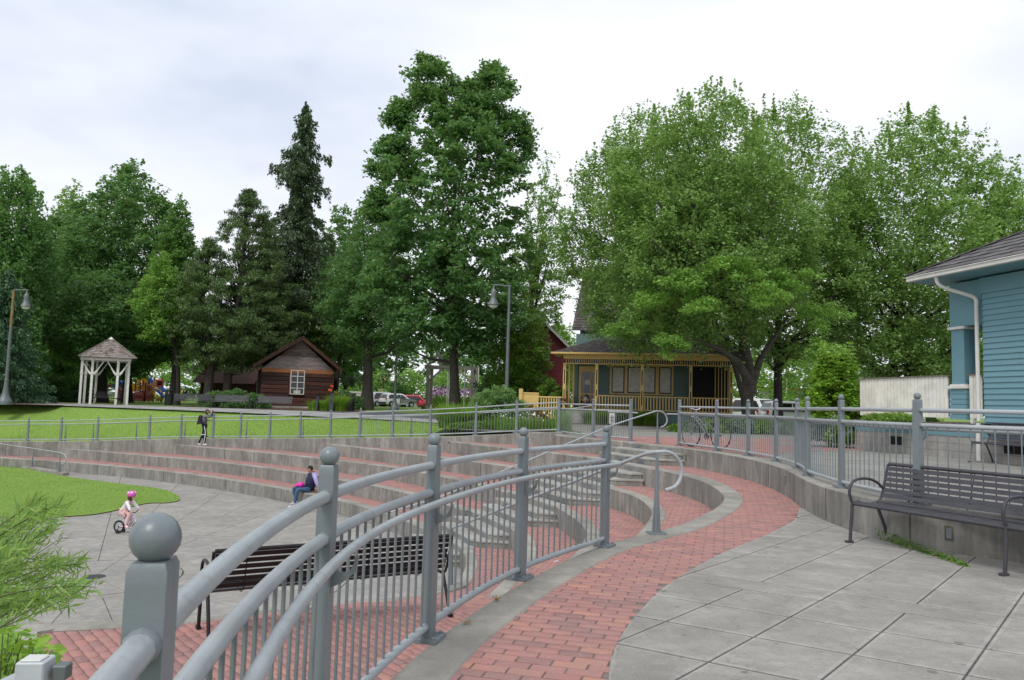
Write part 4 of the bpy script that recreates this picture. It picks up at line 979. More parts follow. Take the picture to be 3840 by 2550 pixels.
x, y, z = V(1479, 1539, 62); l2 = dup(lc, (x, y, T(x, y)), 0, 'distant grey lamp post, its lamp partly hidden in the leaves of the big tree', 'park lamp posts', 1.02)
# ------------------------------------------------------------------ grey box at the lower left
t = thing('electrical_box', (-1.3, 2.15, -.88), 'pale grey electrical box on a short post among the leaves in the bottom left corner', 'electrical box')
MB().obox((-1.275, 2.2, .668), (1, .1, 0), (-.1, 1, 0), (0, 0, 1), .037, .036, .034).build('housing', 'steel_box', t, bevel=.004)
MB().obox((-1.275, 2.195, .7045), (1, .1, 0), (-.1, 1, 0), (0, 0, 1), .027, .026, .003).build('cover', 'frost_glass', t, bevel=.002)
MB().obox((-1.212, 2.22, .664), (1, .1, 0), (-.1, 1, 0), (0, 0, 1), .0185, .022, .02).build('connector', 'lamp_metal', t, bevel=.003)
MB().tube([(-1.275, 2.22, -.88), (-1.275, 2.22, .64)], .03, 10).build('post', 'rail_paint', t, smooth=True)
MB().tube([(-1.30, 2.2, .65), (-1.42, 2.1, .60), (-1.6, 1.9, .45)], .025, 8).build('conduit', 'rail_light', t, smooth=True)
# ------------------------------------------------------------------ blue house at the right
C0 = Vector((10.55, 18.7, 0)); e1 = Vector((.238, -.971, 0)); ou = Vector((-.971, -.238, 0)); ZZ = Vector((0, 0, 1))
def BP(s_, n_, z): return C0+e1*s_+ou*n_+ZZ*z
bh = thing('blue_house', (11.5, 16.0, UP), 'blue clapboard house with a grey shake roof, white gutter and downpipe at the right edge', 'house')
def bbox(s0, s1, n0, n1, z0, z1, name, m_, par=bh, bev=0):
    return MB().obox(BP((s0+s1)/2, (n0+n1)/2, (z0+z1)/2), e1, ou, ZZ, (s1-s0)/2, (n1-n0)/2, (z1-z0)/2).build(name, m_, par, bevel=bev)
bbox(-3.4, 10, -6, 0.02, .3, .98, 'foundation', 'foundation')
fj = MB()
for z_ in (.62, .80): fj.obox(BP(3.3, .0205, z_), e1, ou, ZZ, 6.7, .002, .004)
for i in range(18):
    fj.obox(BP(-3.2+.8*i*1.0, .0205, .71 if i % 2 else .54), e1, ou, ZZ, .004, .002, .085)
fj.build('block_joint', 'mortar', bh)
bbox(-3.45, 10, -6, .035, .975, 1.235, 'skirt_board', 'blue_flat'); bbox(-3.5, .9, -4, .07, 1.235, 1.285, 'porch_deck', 'cap_wood')
bbox(.92, 10, -6, -.03, 1.285, 4.6, 'wall_core', 'blue_flat')
sb = None
for k in range(23):
    z_ = 1.33+.1275*k
    b = MB(); P = [BP(.95, -.03, z_), BP(10, -.03, z_), BP(10, .028, z_+.0), BP(.95, .028, z_)]
    b.add([BP(.95, -.03, z_), BP(.95, .030, z_), BP(.95, .027, z_+.012), BP(.95, .006, z_+.125), BP(.95, -.03, z_+.125), BP(10, -.03, z_), BP(10, .030, z_), BP(10, .027, z_+.012), BP(10, .006, z_+.125), BP(10, -.03, z_+.125)],
          [(0, 1, 2, 3, 4), (9, 8, 7, 6, 5), (0, 5, 6, 1), (1, 6, 7, 2), (2, 7, 8, 3), (3, 8, 9, 4), (4, 9, 5, 0)])
    b.build('siding_board', 'blue_siding', bh)
bbox(.90, 10, -.03, .04, 4.262, 4.62, 'frieze_board', 'blue_flat')
bbox(-.02, .92, -.34, .0, 3.57, 4.61, 'porch_beam', 'blue_flat'); bbox(-.02, .30, -4, -.0, 3.575, 4.6, 'side_beam', 'blue_flat')
bbox(.0, .38, -.34, -.01, 2.20, 3.50, 'column', 'blue_flat', bev=.006); bbox(-.06, .44, -.40, .05, 3.50, 3.568, 'column_cap', 'trim_white', bev=.008)
bbox(-.03, .41, -.37, .02, 2.16, 2.20, 'column_foot', 'trim_white'); bbox(-.08, .47, -.43, .07, 2.09, 2.16, 'pier_cap', 'trim_white', bev=.008)
bbox(-.03, .42, -.36, .0, 1.37, 2.09, 'pier_core', 'blue_flat')
for k in range(6): bbox(-.045, .44, -.385, .022, 1.37+.12*k, 1.37+.12*k+.108, 'pier_board', 'blue_siding')
# white board fence along the deck
for s0, s1 in ((-3.3, -.14), (.50, .86)):
    n_ = max(2, int((s1-s0)/.118)); zt = 2.40
    for k in range(n_):
        w = (s1-s0)/n_; bbox(s0+w*k+.006, s0+w*(k+1)-.007, -.045-.004*(k % 2), -.02, 1.40, zt, 'fence_board', 'fence_white')
    bbox(s0-.03, s1+.03, -.08, .015, zt, zt+.03, 'fence_cap', 'cap_wood'); bbox(s0, s1, -.075, -.052, 1.45, 2.38, 'gap_shade_board', 'cap_wood')  # dark board added behind, so the gaps between boards look shadowed
for s_ in (-2.6, -.9, .62): bbox(s_-.03, s_+.03, -.02, .05, 1.06, 1.42, 'fence_post', 'trim_white')
# vents in the foundation
for s_ in (-1.85, 1.72):
    bbox(s_-.26, s_+.26, .021, .03, .66, .88, 'vent', 'dark_void'); bbox(s_-.01, s_+.01, .03, .036, .66, .88, 'vent_bar', 'cap_wood')
# gutter and downpipe
GZ = 4.74
gut = MB(); gut.obox(BP(4.6, .78, GZ), e1, ou, ZZ, 5.08, .055, .055); gut.obox(BP(4.6, .85, GZ+.045), e1, ou, ZZ, 5.08, .012, .012); gut.build('gutter', 'trim_white', bh, bevel=.01)
bbox(-.46, 10, -.3, .73, GZ-.075, GZ-.05, 'soffit', 'blue_flat'); bbox(-.50, -.44, -5, .72, GZ-.055, GZ+.05, 'rear_gutter', 'trim_white')
MB().tube(smooth_line([tuple(BP(.40, .76, GZ-.05)), tuple(BP(.41, .70, GZ-.22)), tuple(BP(.52, .55, GZ-.34)), tuple(BP(.80, .17, GZ-.52)), tuple(BP(.86, .09, GZ-.62)), tuple(BP(.86, .085, GZ-.8))], 4)+[tuple(BP(.86, .085, 1.35))], .045, 10).build('downpipe', 'trim_white', bh, smooth=True)
MB().tube([tuple(BP(.86, .10, 1.3)), tuple(BP(.86, .11, .95))], .048, 12).build('drain_pipe', 'trim_white', bh, smooth=True)
MB().tube([tuple(BP(.86, .11, .45)), tuple(BP(.86, .11, .96))], .050, 12).build('drain_sleeve', 'frost_glass', bh, smooth=True)
# shake roof: plane rising inwards, hip at the far end
sl_ = .52; RL = 14; ex = .27
def RP(s_, u, lift=0):  # u: run inwards from the gutter line
    return BP(s_, .80-u, GZ+.05+u*sl_+lift)
rb = MB(); rb.add([RP(-.52, 0), RP(10, 0), RP(10, 5), RP(4.48, 5)], [(0, 1, 2, 3)]); rb.add([RP(-.52, 0), RP(4.48, 5), BP(-.52, -8, GZ+.05)], [(0, 1, 2)]); rb.build('roof_deck', 'cap_wood', bh)
un = Vector((ou.x*sl_, ou.y*sl_, 1)).normalized(); upd = (RP(0, 1)-RP(0, 0)).normalized(); shk = []
for r_ in range(17):
    u0 = ex*r_-.04; s_ = -.52+max(0, u0)+random.uniform(0, .1)
    while s_ < 7.5:
        w = random.uniform(.13, .30); shk.append((s_, u0, w)); s_ += w+.006
def shake(c):
    s_, u0, w = c; b = MB(); th = .018+random.uniform(0, .012)
    p = RP(s_+w/2, u0+.19)+un*(.020+random.uniform(0, .006)); d = (upd-un*.07).normalized(); b.obox(p, e1, d, d.cross(e1), w/2, .205+random.uniform(-.008, .008), th/2); return b
cells = sorted(shk, key=lambda c: c[0]+c[1]*.3)
for c in cells[:270]: shake(c).build('shake', 'shake', bh)
b = MB()
for c in cells[270:]:
    q = shake(c); b.add(q.v, q.f)
b.build('shake_field', 'shake', bh)['kind'] = 'stuff'
hp0, hp1 = RP(-.52, 0), RP(4.48, 5); hd = (hp1-hp0).normalized()
for k in range(26):
    p = hp0.lerp(hp1, (k+.5)/26)+ZZ*(.055)
    MB().obox(p, (hd-ZZ*.04), hd.cross(ZZ), hd.cross(ZZ).cross(hd), .16, .09, .012).build('hip_shake', 'shake', bh)
# ------------------------------------------------------------------ yellow and green house with the porch
HO = Vector((3.18, 46.0, 0)); hx = Vector((.982, -.19, 0)); hy = Vector((.19, .982, 0))
def HP(s_, d_, z): return HO+hx*s_+hy*d_+ZZ*z
def s_at(px, d_=0):
    r_ = (px-2-1920)/F_PX; return ((46+.982*d_)*r_-3.18-.19*d_)/(.982+.19*r_)
yh_ = thing('yellow_house', tuple(HP(4.8, 2, UP)), 'green house with a yellow porch, turned posts and a brown shingle roof under the maple', 'house')
def hbox(s0, s1, d0, d1, z0, z1, name, m_, par=yh_, bev=0):
    return MB().obox(HP((s0+s1)/2, (d0+d1)/2, (z0+z1)/2), hx, hy, ZZ, abs(s1-s0)/2, abs(d1-d0)/2, abs(z1-z0)/2).build(name, m_, par, bevel=bev)
posts_s = [s_at(p) for p in (2123, 2243.5, 2413.5, 2596, 2747)]
PW = posts_s[-1]; FZ = 1.20; WD = 2.35
hbox(-.1, PW+.2, 0.05, WD, FZ-.12, FZ, 'porch_floor', 'cap_wood'); hbox(0, PW, .1, .2, .45, FZ-.12, 'porch_skirt', 'green_flat')
for s_ in posts_s:
    hbox(s_-.085, s_+.085, -.085, .085, FZ, 3.95, 'porch_post', 'yellow_paint'); 
    for zc_ in (2.0, 3.15): hbox(s_-.028, s_+.028, -.092, -.080, zc_-.42, zc_+.42, 'post_slot', 'dark_void')
hbox(-.1, PW+.1, -.1, .1, 4.20, 4.50, 'porch_beam', 'yellow_paint'); hbox(0, PW, -.04, .04, 3.90, 3.95, 'spindle_rail', 'yellow_paint'); hbox(0, PW, -.015, .015, 3.95, 4.2, 'spindle_back', 'window_black')
f = None
for k in range(72):
    s_ = PW*(k+.5)/72
    if f is None: f = MB().obox((0, 0, 0), hx, hy, ZZ, .016, .016, .125).build('spindle', 'yellow_paint', None); reg(f, yh_); ox, oy, oz = origin(yh_); p = HP(s_, -.03, 4.075); f.location = (p.x-ox, p.y-oy, p.z-oz)
    else: inst('spindle', f, tuple(HP(s_, -.03, 4.075)), yh_)
for a, b_ in zip(posts_s[1:-1], posts_s[2:]):
    hbox(a+.09, b_-.09, -.035, .035, 2.05, 2.11, 'porch_rail', 'yellow_paint'); hbox(a+.09, b_-.09, -.03, .03, 1.27, 1.32, 'porch_rail', 'yellow_paint')
    n_ = int((b_-a)/.165)
    for k in range(1, n_): hbox(a+(b_-a)*k/n_-.03, a+(b_-a)*k/n_+.03, -.02, .02, 1.32, 2.05, 'porch_baluster', 'yellow_paint')
# wall behind the porch: clapboards, corner boards, door, windows
hbox(.35, PW+.1, WD, WD+7, .5, 5.9, 'wall_core', 'green_flat')
for k in range(24): hbox(.37, PW-2.0 if k < 22 else PW, WD-.035-.0, WD-.003, FZ+.02+.135*k, FZ+.02+.135*k+.118, 'clapboard', 'green_siding')
for k in range(24): hbox(.30, .345, WD+.05, WD+3.5, FZ+.02+.135*k, FZ+.02+.135*k+.118, 'side_clapboard', 'green_siding')
hbox(.27, .50, WD-.09, WD+.05, .5, 4.2, 'corner_board', 'green_flat')
def win(px0, px1, z0, z1, gl='paper_blind', nm='window'):
    a, b_ = s_at(px0, WD), s_at(px1, WD)
    w_ = hbox(a-.16, b_+.16, WD-.10, WD-.04, z0-.12, z1+.14, nm, 'yellow_paint'); hbox(a-.05, b_+.05, WD-.125, WD-.085, z0-.05, z1+.04, 'sash', 'window_black', w_); hbox(a+.02, b_-.02, WD-.137, WD-.12, z0+.03, z1-.02, 'blind', gl, w_)
win(2303, 2345, 2.35, 3.87); win(2362, 2461, 2.35, 3.87); win(2480, 2521, 2.35, 3.87)
a, b_ = s_at(2178, WD), s_at(2239, WD)
dd_ = hbox(a, b_, WD-.10, WD-.03, FZ, 3.9, 'door', 'yellow_paint'); a, b_ = s_at(2186, WD), s_at(2232, WD)
hbox(a, b_, WD-.13, WD-.09, FZ+.25, 3.55, 'door_glass', 'dark_glass', dd_)
for px in (2194, 2222): hbox(s_at(px, WD)-.012, s_at(px, WD)+.012, WD-.15, WD-.128, FZ+.25, 3.55, 'door_bar', 'yellow_paint', dd_)
for z_ in (1.8, 2.15): hbox(a, b_, WD-.15, WD-.128, z_, z_+.06, 'door_bar', 'yellow_paint', dd_)
hbox(s_at(2200, WD), s_at(2219, WD), WD-.146, WD-.130, 2.75, 3.05, 'door_notice', 'paper_blind', dd_)
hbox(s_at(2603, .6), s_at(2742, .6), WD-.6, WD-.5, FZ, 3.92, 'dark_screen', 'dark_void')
for k in range(5): hbox(s_at(2690+12*k, .9)-.02, s_at(2690+12*k, .9)+.02, 1.3, 1.34, FZ, 3.9, 'lattice_post', 'yellow_paint')
for k in (1, 2): hbox(.0+.33*(k*.5)-.05, .0+.33*(k*.5)+.05, WD*k/3-.05, WD*k/3+.05, FZ, 3.95, 'side_post', 'yellow_paint')
hbox(-.0, .06, .1, WD, FZ, 2.1, 'side_panel', 'yellow_paint')
# front steps and ramp parapet
for k in range(4): hbox(.15, posts_s[1]-.1, -.35*(4-k), .0, .45, .45+.185*(k+1)-.02, 'front_step', 'concrete_step')
MB().extr([HP(posts_s[1]-.06, -1.5, .45), HP(posts_s[1]-.06, 0, 2.15), HP(posts_s[1]-.06, 0, 1.2), HP(posts_s[1]-.06, -1.5, .3)], hx*.1).build('stair_cheek', 'yellow_paint', yh_)
MB().tube([tuple(HP(.2, -1.7, 1.2)), tuple(HP(2.0, -1.6, 1.52)), tuple(HP(2.35, -1.6, 1.55))]+smooth_line([tuple(HP(2.6, -1.6, 1.45)), tuple(HP(2.72, -1.6, 1.2)), tuple(HP(2.62, -1.6, .95)), tuple(HP(2.45, -1.6, .9))], 3), .03, 8).build('step_handrail', 'rail_light', yh_, smooth=True)
for s0, s1, hh in ((-2.35, -1.4, 2.15), (-1.4, -.05, 1.95)):
    hbox(s0, s1, -.9, -.8, hh-.08, hh, 'parapet_rail', 'yellow_paint'); hbox(s0, s1, -.88, -.82, .7, .78, 'parapet_rail', 'yellow_paint')
    if hh > 2: hbox(s0, s1, -.87, -.83, .7, hh-.08, 'parapet_panel', 'yellow_paint')
    else:
        for k in range(1, 9): hbox(s0+(s1-s0)*k/9-.035, s0+(s1-s0)*k/9+.035, -.88, -.82, .75, hh-.08, 'parapet_baluster', 'yellow_paint')
hbox(-2.55, -2.33, -.98, -.76, .45, 2.35, 'parapet_post', 'yellow_paint')
# porch roof
EZ = 4.52
def shingle_plane(P0, P1, P2, P3, rows_n, wid_, name, m_, par, thick=.03):
    """P0-P1 eave, P3-P2 top; real shingles joined into one field"""
    P0, P1, P2, P3 = map(Vector, (P0, P1, P2, P3)); b = MB()
    b.add([P0, P1, P2, P3], [(0, 1, 2, 3)])
    for r_ in range(rows_n):
        t0, t1 = r_/rows_n, (r_+1)/rows_n
        A, B = P0.lerp(P3, t0), P1.lerp(P2, t0); A1, B1 = P0.lerp(P3, t1), P1.lerp(P2, t1); nrm = (B-A).cross(A1-A).normalized(); nrm = nrm if nrm.z > 0 else -nrm
        ln = (B-A).length; n_ = max(1, int(ln/wid_)); off = random.random()*.6
        for k in range(n_+1):
            u0, u1 = max(0, min(1, (k-off)/n_)), max(0, min(1, (k+1-off-.06)/n_))
            if u1-u0 < .15/n_: continue
            h0 = thick*random.uniform(.8, 1.3); dn = random.uniform(-.03, .02)
            a, b2, c, d = A.lerp(B, u0)+(A-A1)*dn, A.lerp(B, u1)+(A-A1)*dn, A1.lerp(B1, u1), A1.lerp(B1, u0)
            b.add([a, b2, c, d, a+nrm*h0, b2+nrm*h0, c+nrm*.006, d+nrm*.006], [(4, 5, 6, 7), (0, 1, 5, 4), (1, 2, 6, 5), (3, 0, 4, 7)])
    o = b.build(name, m_, par); o['kind'] = 'stuff'; return o
e0 = HP(-.75, -.65, EZ); e1_ = HP(PW+.6, -.65, EZ); t1_ = HP(PW+.2, 3.0, EZ+1.2); t0_ = HP(2.0, 3.0, EZ+1.2)
shingle_plane(e0, e1_, t1_, t0_, 22, .17, 'porch_shingles', 'porch_shingle', yh_)
shingle_plane(HP(-.75, 6, EZ), e0, t0_, HP(2.0, 5.5, EZ+1.2), 20, .17, 'porch_shingles', 'porch_shingle', yh_)
hbox(-.78, PW+.6, -.72, -.64, EZ-.07, EZ+.03, 'fascia', 'yellow_paint'); hbox(-.75, PW+.5, -.65, 2.4, EZ-.06, EZ-.04, 'porch_ceiling', 'yellow_paint')
# upper storey and steep main roof
hbox(.55, 8.6, 3.0, 8, 4.3, 6.25, 'upper_wall', 'green_flat')
for k in range(5): hbox(.56, 8.6, 2.955, 2.99, 5.35+.16*k, 5.35+.16*k+.142, 'clapboard', 'green_siding')
hbox(.53, .70, 2.93, 3.05, 5.2, 6.3, 'corner_board', 'green_flat')
shingle_plane(HP(.05, 2.5, 6.12), HP(8.9, 2.5, 6.12), HP(8.7, 6.6, 10.9), HP(.40, 6.6, 10.9), 26, .22, 'roof_shingles', 'porch_shingle', yh_, .035)
shingle_plane(HP(8.9, 10.7, 6.12), HP(.05, 10.7, 6.12), HP(.40, 6.6, 10.9), HP(8.7, 6.6, 10.9), 20, .3, 'roof_shingles', 'porch_shingle', yh_, .035)
MB().add([HP(.6, 3, 6.3), HP(.6, 10, 6.3), HP(.6, 6.6, 10.7)], [(0, 1, 2)]).build('gable_wall', 'green_flat', yh_)
# ------------------------------------------------------------------ red house
rh = thing('red_house', V(2060, 1480, 57), 'red clapboard house with white trimmed windows, half hidden behind the yellow porch', 'house')
def W3(px, py, Y=57): return Vector(V(px, py, Y))
xl, xr = W3(1890, 1400).x, W3(2124, 1400).x; apx = W3(2018, 1205).x; ap_z = W3(2040, 1196).z; ez = W3(2127, 1303).z
MB().box(xl, xr, 57, 66, .45, ez).build('wall_core', 'dark_red_siding', rh)
for k in range(60):
    z0 = .5+.19*k
    if z0 > ap_z: break
    x1 = xr if z0 < ez else xr-(z0-ez)*(xr-apx)/(ap_z-ez); x0 = xl if z0 < ez else xl+(z0-ez)*(apx-xl)/(ap_z-ez)
    if x1-x0 < .2: break
    MB().add([(x0, 56.95, z0), (x1, 56.95, z0), (x1, 56.98, z0+.17), (x0, 56.98, z0+.17), (x0, 57, z0), (x1, 57, z0), (x1, 57, z0+.17), (x0, 57, z0+.17)], [(0, 1, 2, 3), (0, 4, 5, 1), (1, 5, 6, 2), (2, 6, 7, 3), (3, 7, 4, 0)]).build('clapboard', 'red_siding', rh)
for sx, x_e in ((1, xr+.45), (-1, xl-.45)):
    zE = ez-.45*(ap_z-ez)/(xr-apx)
    MB().extr([(x_e, 56.5, zE), (apx, 56.5, ap_z+.05), (apx, 56.5, ap_z+.3), (x_e+.05*sx, 56.5, zE+.22)], (0, 9.8, 0)).build('roof', 'porch_shingle', rh)
    MB().extr([(x_e, 56.38, zE-.02), (apx, 56.38, ap_z+.03), (apx, 56.38, ap_z+.26), (x_e, 56.38, zE+.20)], (0, .12, 0)).build('barge_board', 'trim_white', rh)
def rwin(px0, px1, py0, py1, gl='dark_glass'):
    a, b_ = W3(px0, py0), W3(px1, py1); w_ = MB().box(a.x, b_.x, 56.84, 56.94, b_.z, a.z).build('window', 'trim_white', rh); MB().box(a.x+.14, b_.x-.14, 56.80, 56.85, b_.z+.14, a.z-.14).build('pane', gl, w_)
    MB().box(a.x+.1, b_.x-.1, 56.78, 56.82, (a.z+b_.z)/2-.03, (a.z+b_.z)/2+.03).build('sash_bar', 'trim_white', w_)
rwin(2036, 2060, 1300, 1352); rwin(1940, 1975, 1395, 1474); rwin(2004, 2046, 1410, 1465, 'building_white')
# ------------------------------------------------------------------ log cabin
CY = 60.0
lg = thing('log_cabin', V(1112, 1530, CY), 'old squared-log cabin with a grey plank gable, mossy roof and a small-paned window', 'cabin')
CXC = V(1112, 1530, CY)[0]
def CV(px, py, Y=CY):
    q = V(1112, py, Y); return Vector((CXC+(px-1112)*CY*.975/F_PX*1.0, Y, V(px, py, Y)[2]))
x0, x1 = CV(979, 1450).x, CV(1243, 1450).x; zb = T((x0+x1)/2, CY)-.05; ze = CV(1112, 1385).z; za = CV(1118, 1275).z; xa = CV(1117, 1275).x
z_o = ze-.28
MB().box(x0+.05, x1-.05, CY+.1, CY+6, zb, ze).build('wall_core', 'log_dark', lg)
MB().box(x0-.1, x1+.1, CY-.08, CY+6, zb-.2, zb+.22).build('stone_sill', 'foundation', lg)
wx0, wx1 = CV(1085, 1480).x, CV(1135, 1480).x; wz0, wz1 = CV(1110, 1478).z, CV(1110, 1389).z
nl = 8; zs = np.linspace(zb+.22, z_o, nl+1)
for k in range(nl):
    segs = [(x0, wx0-.12), (wx1+.12, x1)] if zs[k+1] > wz0 and zs[k] < wz1 else [(x0, x1)]
    for a, b_ in segs:
        jt = random.uniform(-.02, .03); MB().box(a, b_, CY-.06+jt, CY+.12, zs[k]+.012, zs[k+1]-.012).build('log', 'log_dark', lg, bevel=.03)
    MB().box(x1-.05, x1+.06, CY-.04, CY+5.9, zs[k]+.012, zs[k+1]-.012).build('side_log', 'log_dark', lg)
MB().box(x0-.02, x1+.02, CY-.09, CY+.1, z_o, ze).build('plank', 'log_orange', lg)
npk = 7
for k in range(npk):
    z0, z1 = ze+(za-ze)*k/npk+.006, ze+(za-ze)*(k+1)/npk-.004
    h0 = (za-z0)/(za-ze); h1 = max(.02, (za-z1)/(za-ze))
    MB().extr([(xa+(x0-xa)*h0, CY-.05-.01*(k % 2), z0), (xa+(x1-xa)*h0, CY-.05-.01*(k % 2), z0), (xa+(x1-xa)*h1, CY-.05-.01*(k % 2), z1), (xa+(x0-xa)*h1, CY-.05-.01*(k % 2), z1)], (0, .08, 0)).build('plank', 'log_gray', lg)
wn = MB().box(wx0-.14, wx1+.14, CY-.05, CY+.02, wz0-.1, wz1+.08).build('window', 'log_dark', lg); MB().box(wx0, wx1, CY-.075, CY-.05, wz0, wz1).build('pane', 'dark_glass', wn)
fr = MB()
for i in range(3): fr.box(wx0+(wx1-wx0)*i/2-.03, wx0+(wx1-wx0)*i/2+.03, CY-.10, CY-.07, wz0, wz1)
for i in range(5): fr.box(wx0, wx1, CY-.105, CY-.065, wz0+(wz1-wz0)*i/4-.025, wz0+(wz1-wz0)*i/4+.025)
fr.build('frame', 'trim_white', wn); MB().box(wx0+.25, wx1-.25, CY-.078, CY-.074, wz0+.05, wz0+.3).build('notice', 'paper_blind', wn)
eL, eR = CV(944, 1372), CV(1272, 1385); aP = CV(1118, 1264)
for e_, sg in ((eL, -1), (eR, 1)):
    p0, p1 = Vector((e_.x, CY-.75, e_.z)), Vector((aP.x, CY-.75, aP.z)); q0, q1 = p0+Vector((0, 7.2, 0)), p1+Vector((0, 7.2, 0))
    if sg < 0: shingle_plane(q0, p0, p1, q1, 18, .22, 'roof_shingles', 'moss_shingle', lg, .04)
    else: shingle_plane(p0, q0, q1, p1, 18, .22, 'roof_shingles', 'moss_shingle', lg, .04)
    MB().extr([p0-ZZ*.04, p1-ZZ*.04, p1-ZZ*.26, p0-ZZ*.24], (0, .06, 0)).build('barge_board', 'log_dark', lg)
lg.rotation_euler = (0, 0, math.radians(21))
# red shed behind the pine
t = thing('red_shed', V(850, 1490, 76), 'dark red board shed in the shade behind the pine trunks', 'shed')
a, b_ = Vector(V(748, 1490, 76)), Vector(V(965, 1400, 76)); zt_ = Vector(V(850, 1430, 76)).z
for k in range(18): MB().box(a.x+(b_.x-a.x)*k/18+.02, a.x+(b_.x-a.x)*(k+1)/18-.02, 76+.02*(k % 2), 80, T(-25, 76)-.1, zt_).build('board', 'dark_red_siding', t)
zr = Vector(V(850, 1398, 76)).z
MB().extr([(a.x-.6, 75.4, zt_-.2), (b_.x, 75.4, zt_-.2), (b_.x, 78, zr+.5), (a.x-.4, 78, zr+.5)], (0, .3, .15)).build('roof', 'log_dark', t)
# ------------------------------------------------------------------ gazebo
GY = 54.0; gz = T(-26, GY)
gg = thing('gazebo', V(390, 1514, GY), 'small white open gazebo with curved brackets and a weathered shingle roof', 'gazebo')
GXC = V(390, 1514, GY)[0]
def GV(px, py, Y=GY): return Vector((GXC+(px-390)*GY*.893/F_PX, Y, V(px, py, GY)[2]))
gx0, gx1 = GV(296, 1450).x, GV(478, 1450).x; gcx = (gx0+gx1)/2+.0; hw = (gx1-gx0)/2; y0g, y1g = GY, GY+2*hw; zbm = GV(390, 1352).z
zt = zbm+.30
fp = [(gx0+.05, y0g+.35), (GV(338, 1450).x, y0g), (GV(433, 1450).x, y0g), (gx1-.05, y0g+.35), (gx0+.25, y1g-.6), (GV(352, 1450, y1g).x, y1g), (GV(436, 1450, y1g).x, y1g), (gx1-.15, y1g-.6)]
for x, y in fp:
    MB().box(x-.075, x+.075, y-.075, y+.075, gz-.05, zbm).build('post', 'white_paint', gg); MB().box(x-.10, x+.10, y-.10, y+.10, zbm-.95, zbm-.86).build('post_collar', 'white_paint', gg)
bm_ = MB(); bm_.box(gx0-.06, gx1+.06, y0g-.09, y0g+.09, zbm, zbm+.24); bm_.box(gx0-.06, gx1+.06, y1g-.09, y1g+.09, zbm, zbm+.24); bm_.box(gx0-.06, gx0+.1, y0g, y1g, zbm, zbm+.235); bm_.box(gx1-.1, gx1+.06, y0g, y1g, zbm, zbm+.235); bm_.build('beam', 'white_paint', gg)
dn = MB()
for k in range(34): dn.box(gx0+(gx1-gx0)*(k+.2)/34, gx0+(gx1-gx0)*(k+.75)/34, y0g-.13, y0g-.10, zbm+.13, zbm+.2)
dn.build('dentils', 'white_paint', gg)
def bracket(x, y, sx):
    n_ = 10; pts = []; lo = []
    for k in range(n_+1):
        a = k/n_; px_ = sx*(.06+.62*a); pz = zbm-.86+.86*(a**1.0)*(.55+.45*math.sin(a*math.pi/2)); pts.append((x+px_, y-.035, pz)); lo.append((x+px_, y-.035, pz-.16-.05*math.sin(a*2*math.pi)))
    MB().extr(pts+[(x+sx*.7, y-.035, zbm)]+lo[::-1][1:], (0, .07, 0)).build('bracket', 'white_paint', gg)
for x, y in fp[1:3]: bracket(x, y, -1); bracket(x, y, 1)
for x, y in fp[5:7]: bracket(x, y, -1); bracket(x, y, 1)
ap = GV(399, 1278); ap = Vector((ap.x, GY+hw, GV(399, 1270, GY+hw).z+.12)); rl, rr = GV(284, 1350).x, GV(502, 1350).x; ev = zbm+.2
q = [Vector((rl, GY-.45, ev)), Vector((rr, GY-.45, ev)), Vector((rr, y1g+.45, ev)), Vector((rl, y1g+.45, ev))]
for i in range(4): 
    a, b_ = q[i], q[(i+1) % 4]; shingle_plane(a, b_, ap.lerp(b_, .03), ap.lerp(a, .03), 11, .16, 'roof_shingles', 'cedar_old', gg, .035)
    MB().tube([a+ZZ*.03, ap+ZZ*.03], .055, 5).build('hip_board', 'log_orange' if False else 'cap_wood', gg)
MB().add([ap+Vector((0, 0, .12)), ap+Vector((-.22, -.2, -.08)), ap+Vector((.22, -.2, -.08)), ap+Vector((.22, .2, -.08)), ap+Vector((-.22, .2, -.08))], [(0, 1, 2), (0, 2, 3), (0, 3, 4), (0, 4, 1)]).build('roof_cap', 'trim_white', gg)
gg.rotation_euler = (0, 0, math.radians(27))
# ------------------------------------------------------------------ weathered timber frame beside the big tree
tf = thing('timber_frame', V(1700, 1533, 66), 'weathered grey timber frame with diagonal braces behind the big tree', 'timber frame')
TY = 66; tz = T(-5, TY)
P = [V(1602, 1500, TY)[0], V(1768, 1500, TY)[0]]; zt = V(1700, 1381, TY)[2]
for i, x in enumerate(P):
    for y in (TY, TY+3): MB().box(x-.13, x+.13, y-.13, y+.13, tz-.1, zt).build('post', 'weather_timber', tf)
for y in (TY, TY+3): MB().box(P[0]-.3, P[1]+.3, y-.12, y+.12, zt, zt+.2).build('beam', 'weather_timber', tf)
for x in P: MB().box(x-.1, x+.1, TY, TY+3, zt-.02, zt+.18).build('beam', 'weather_timber', tf)
MB().beam((P[0], TY, zt-1.2), (P[0]+1.3, TY, zt), .16).build('brace', 'weather_timber', tf); MB().beam((P[1], TY, zt-1.2), (P[1]-1.3, TY, zt), .16).build('brace', 'weather_timber', tf)
MB().box(P[0]+.9, P[0]+1.15, TY-.1, TY+.1, zt+.2, zt+1.4).build('upright', 'weather_timber', tf); MB().beam((P[0]-.1, TY, zt+.2), (P[0]+1.1, TY, zt+1.3), .14).build('brace', 'weather_timber', tf)
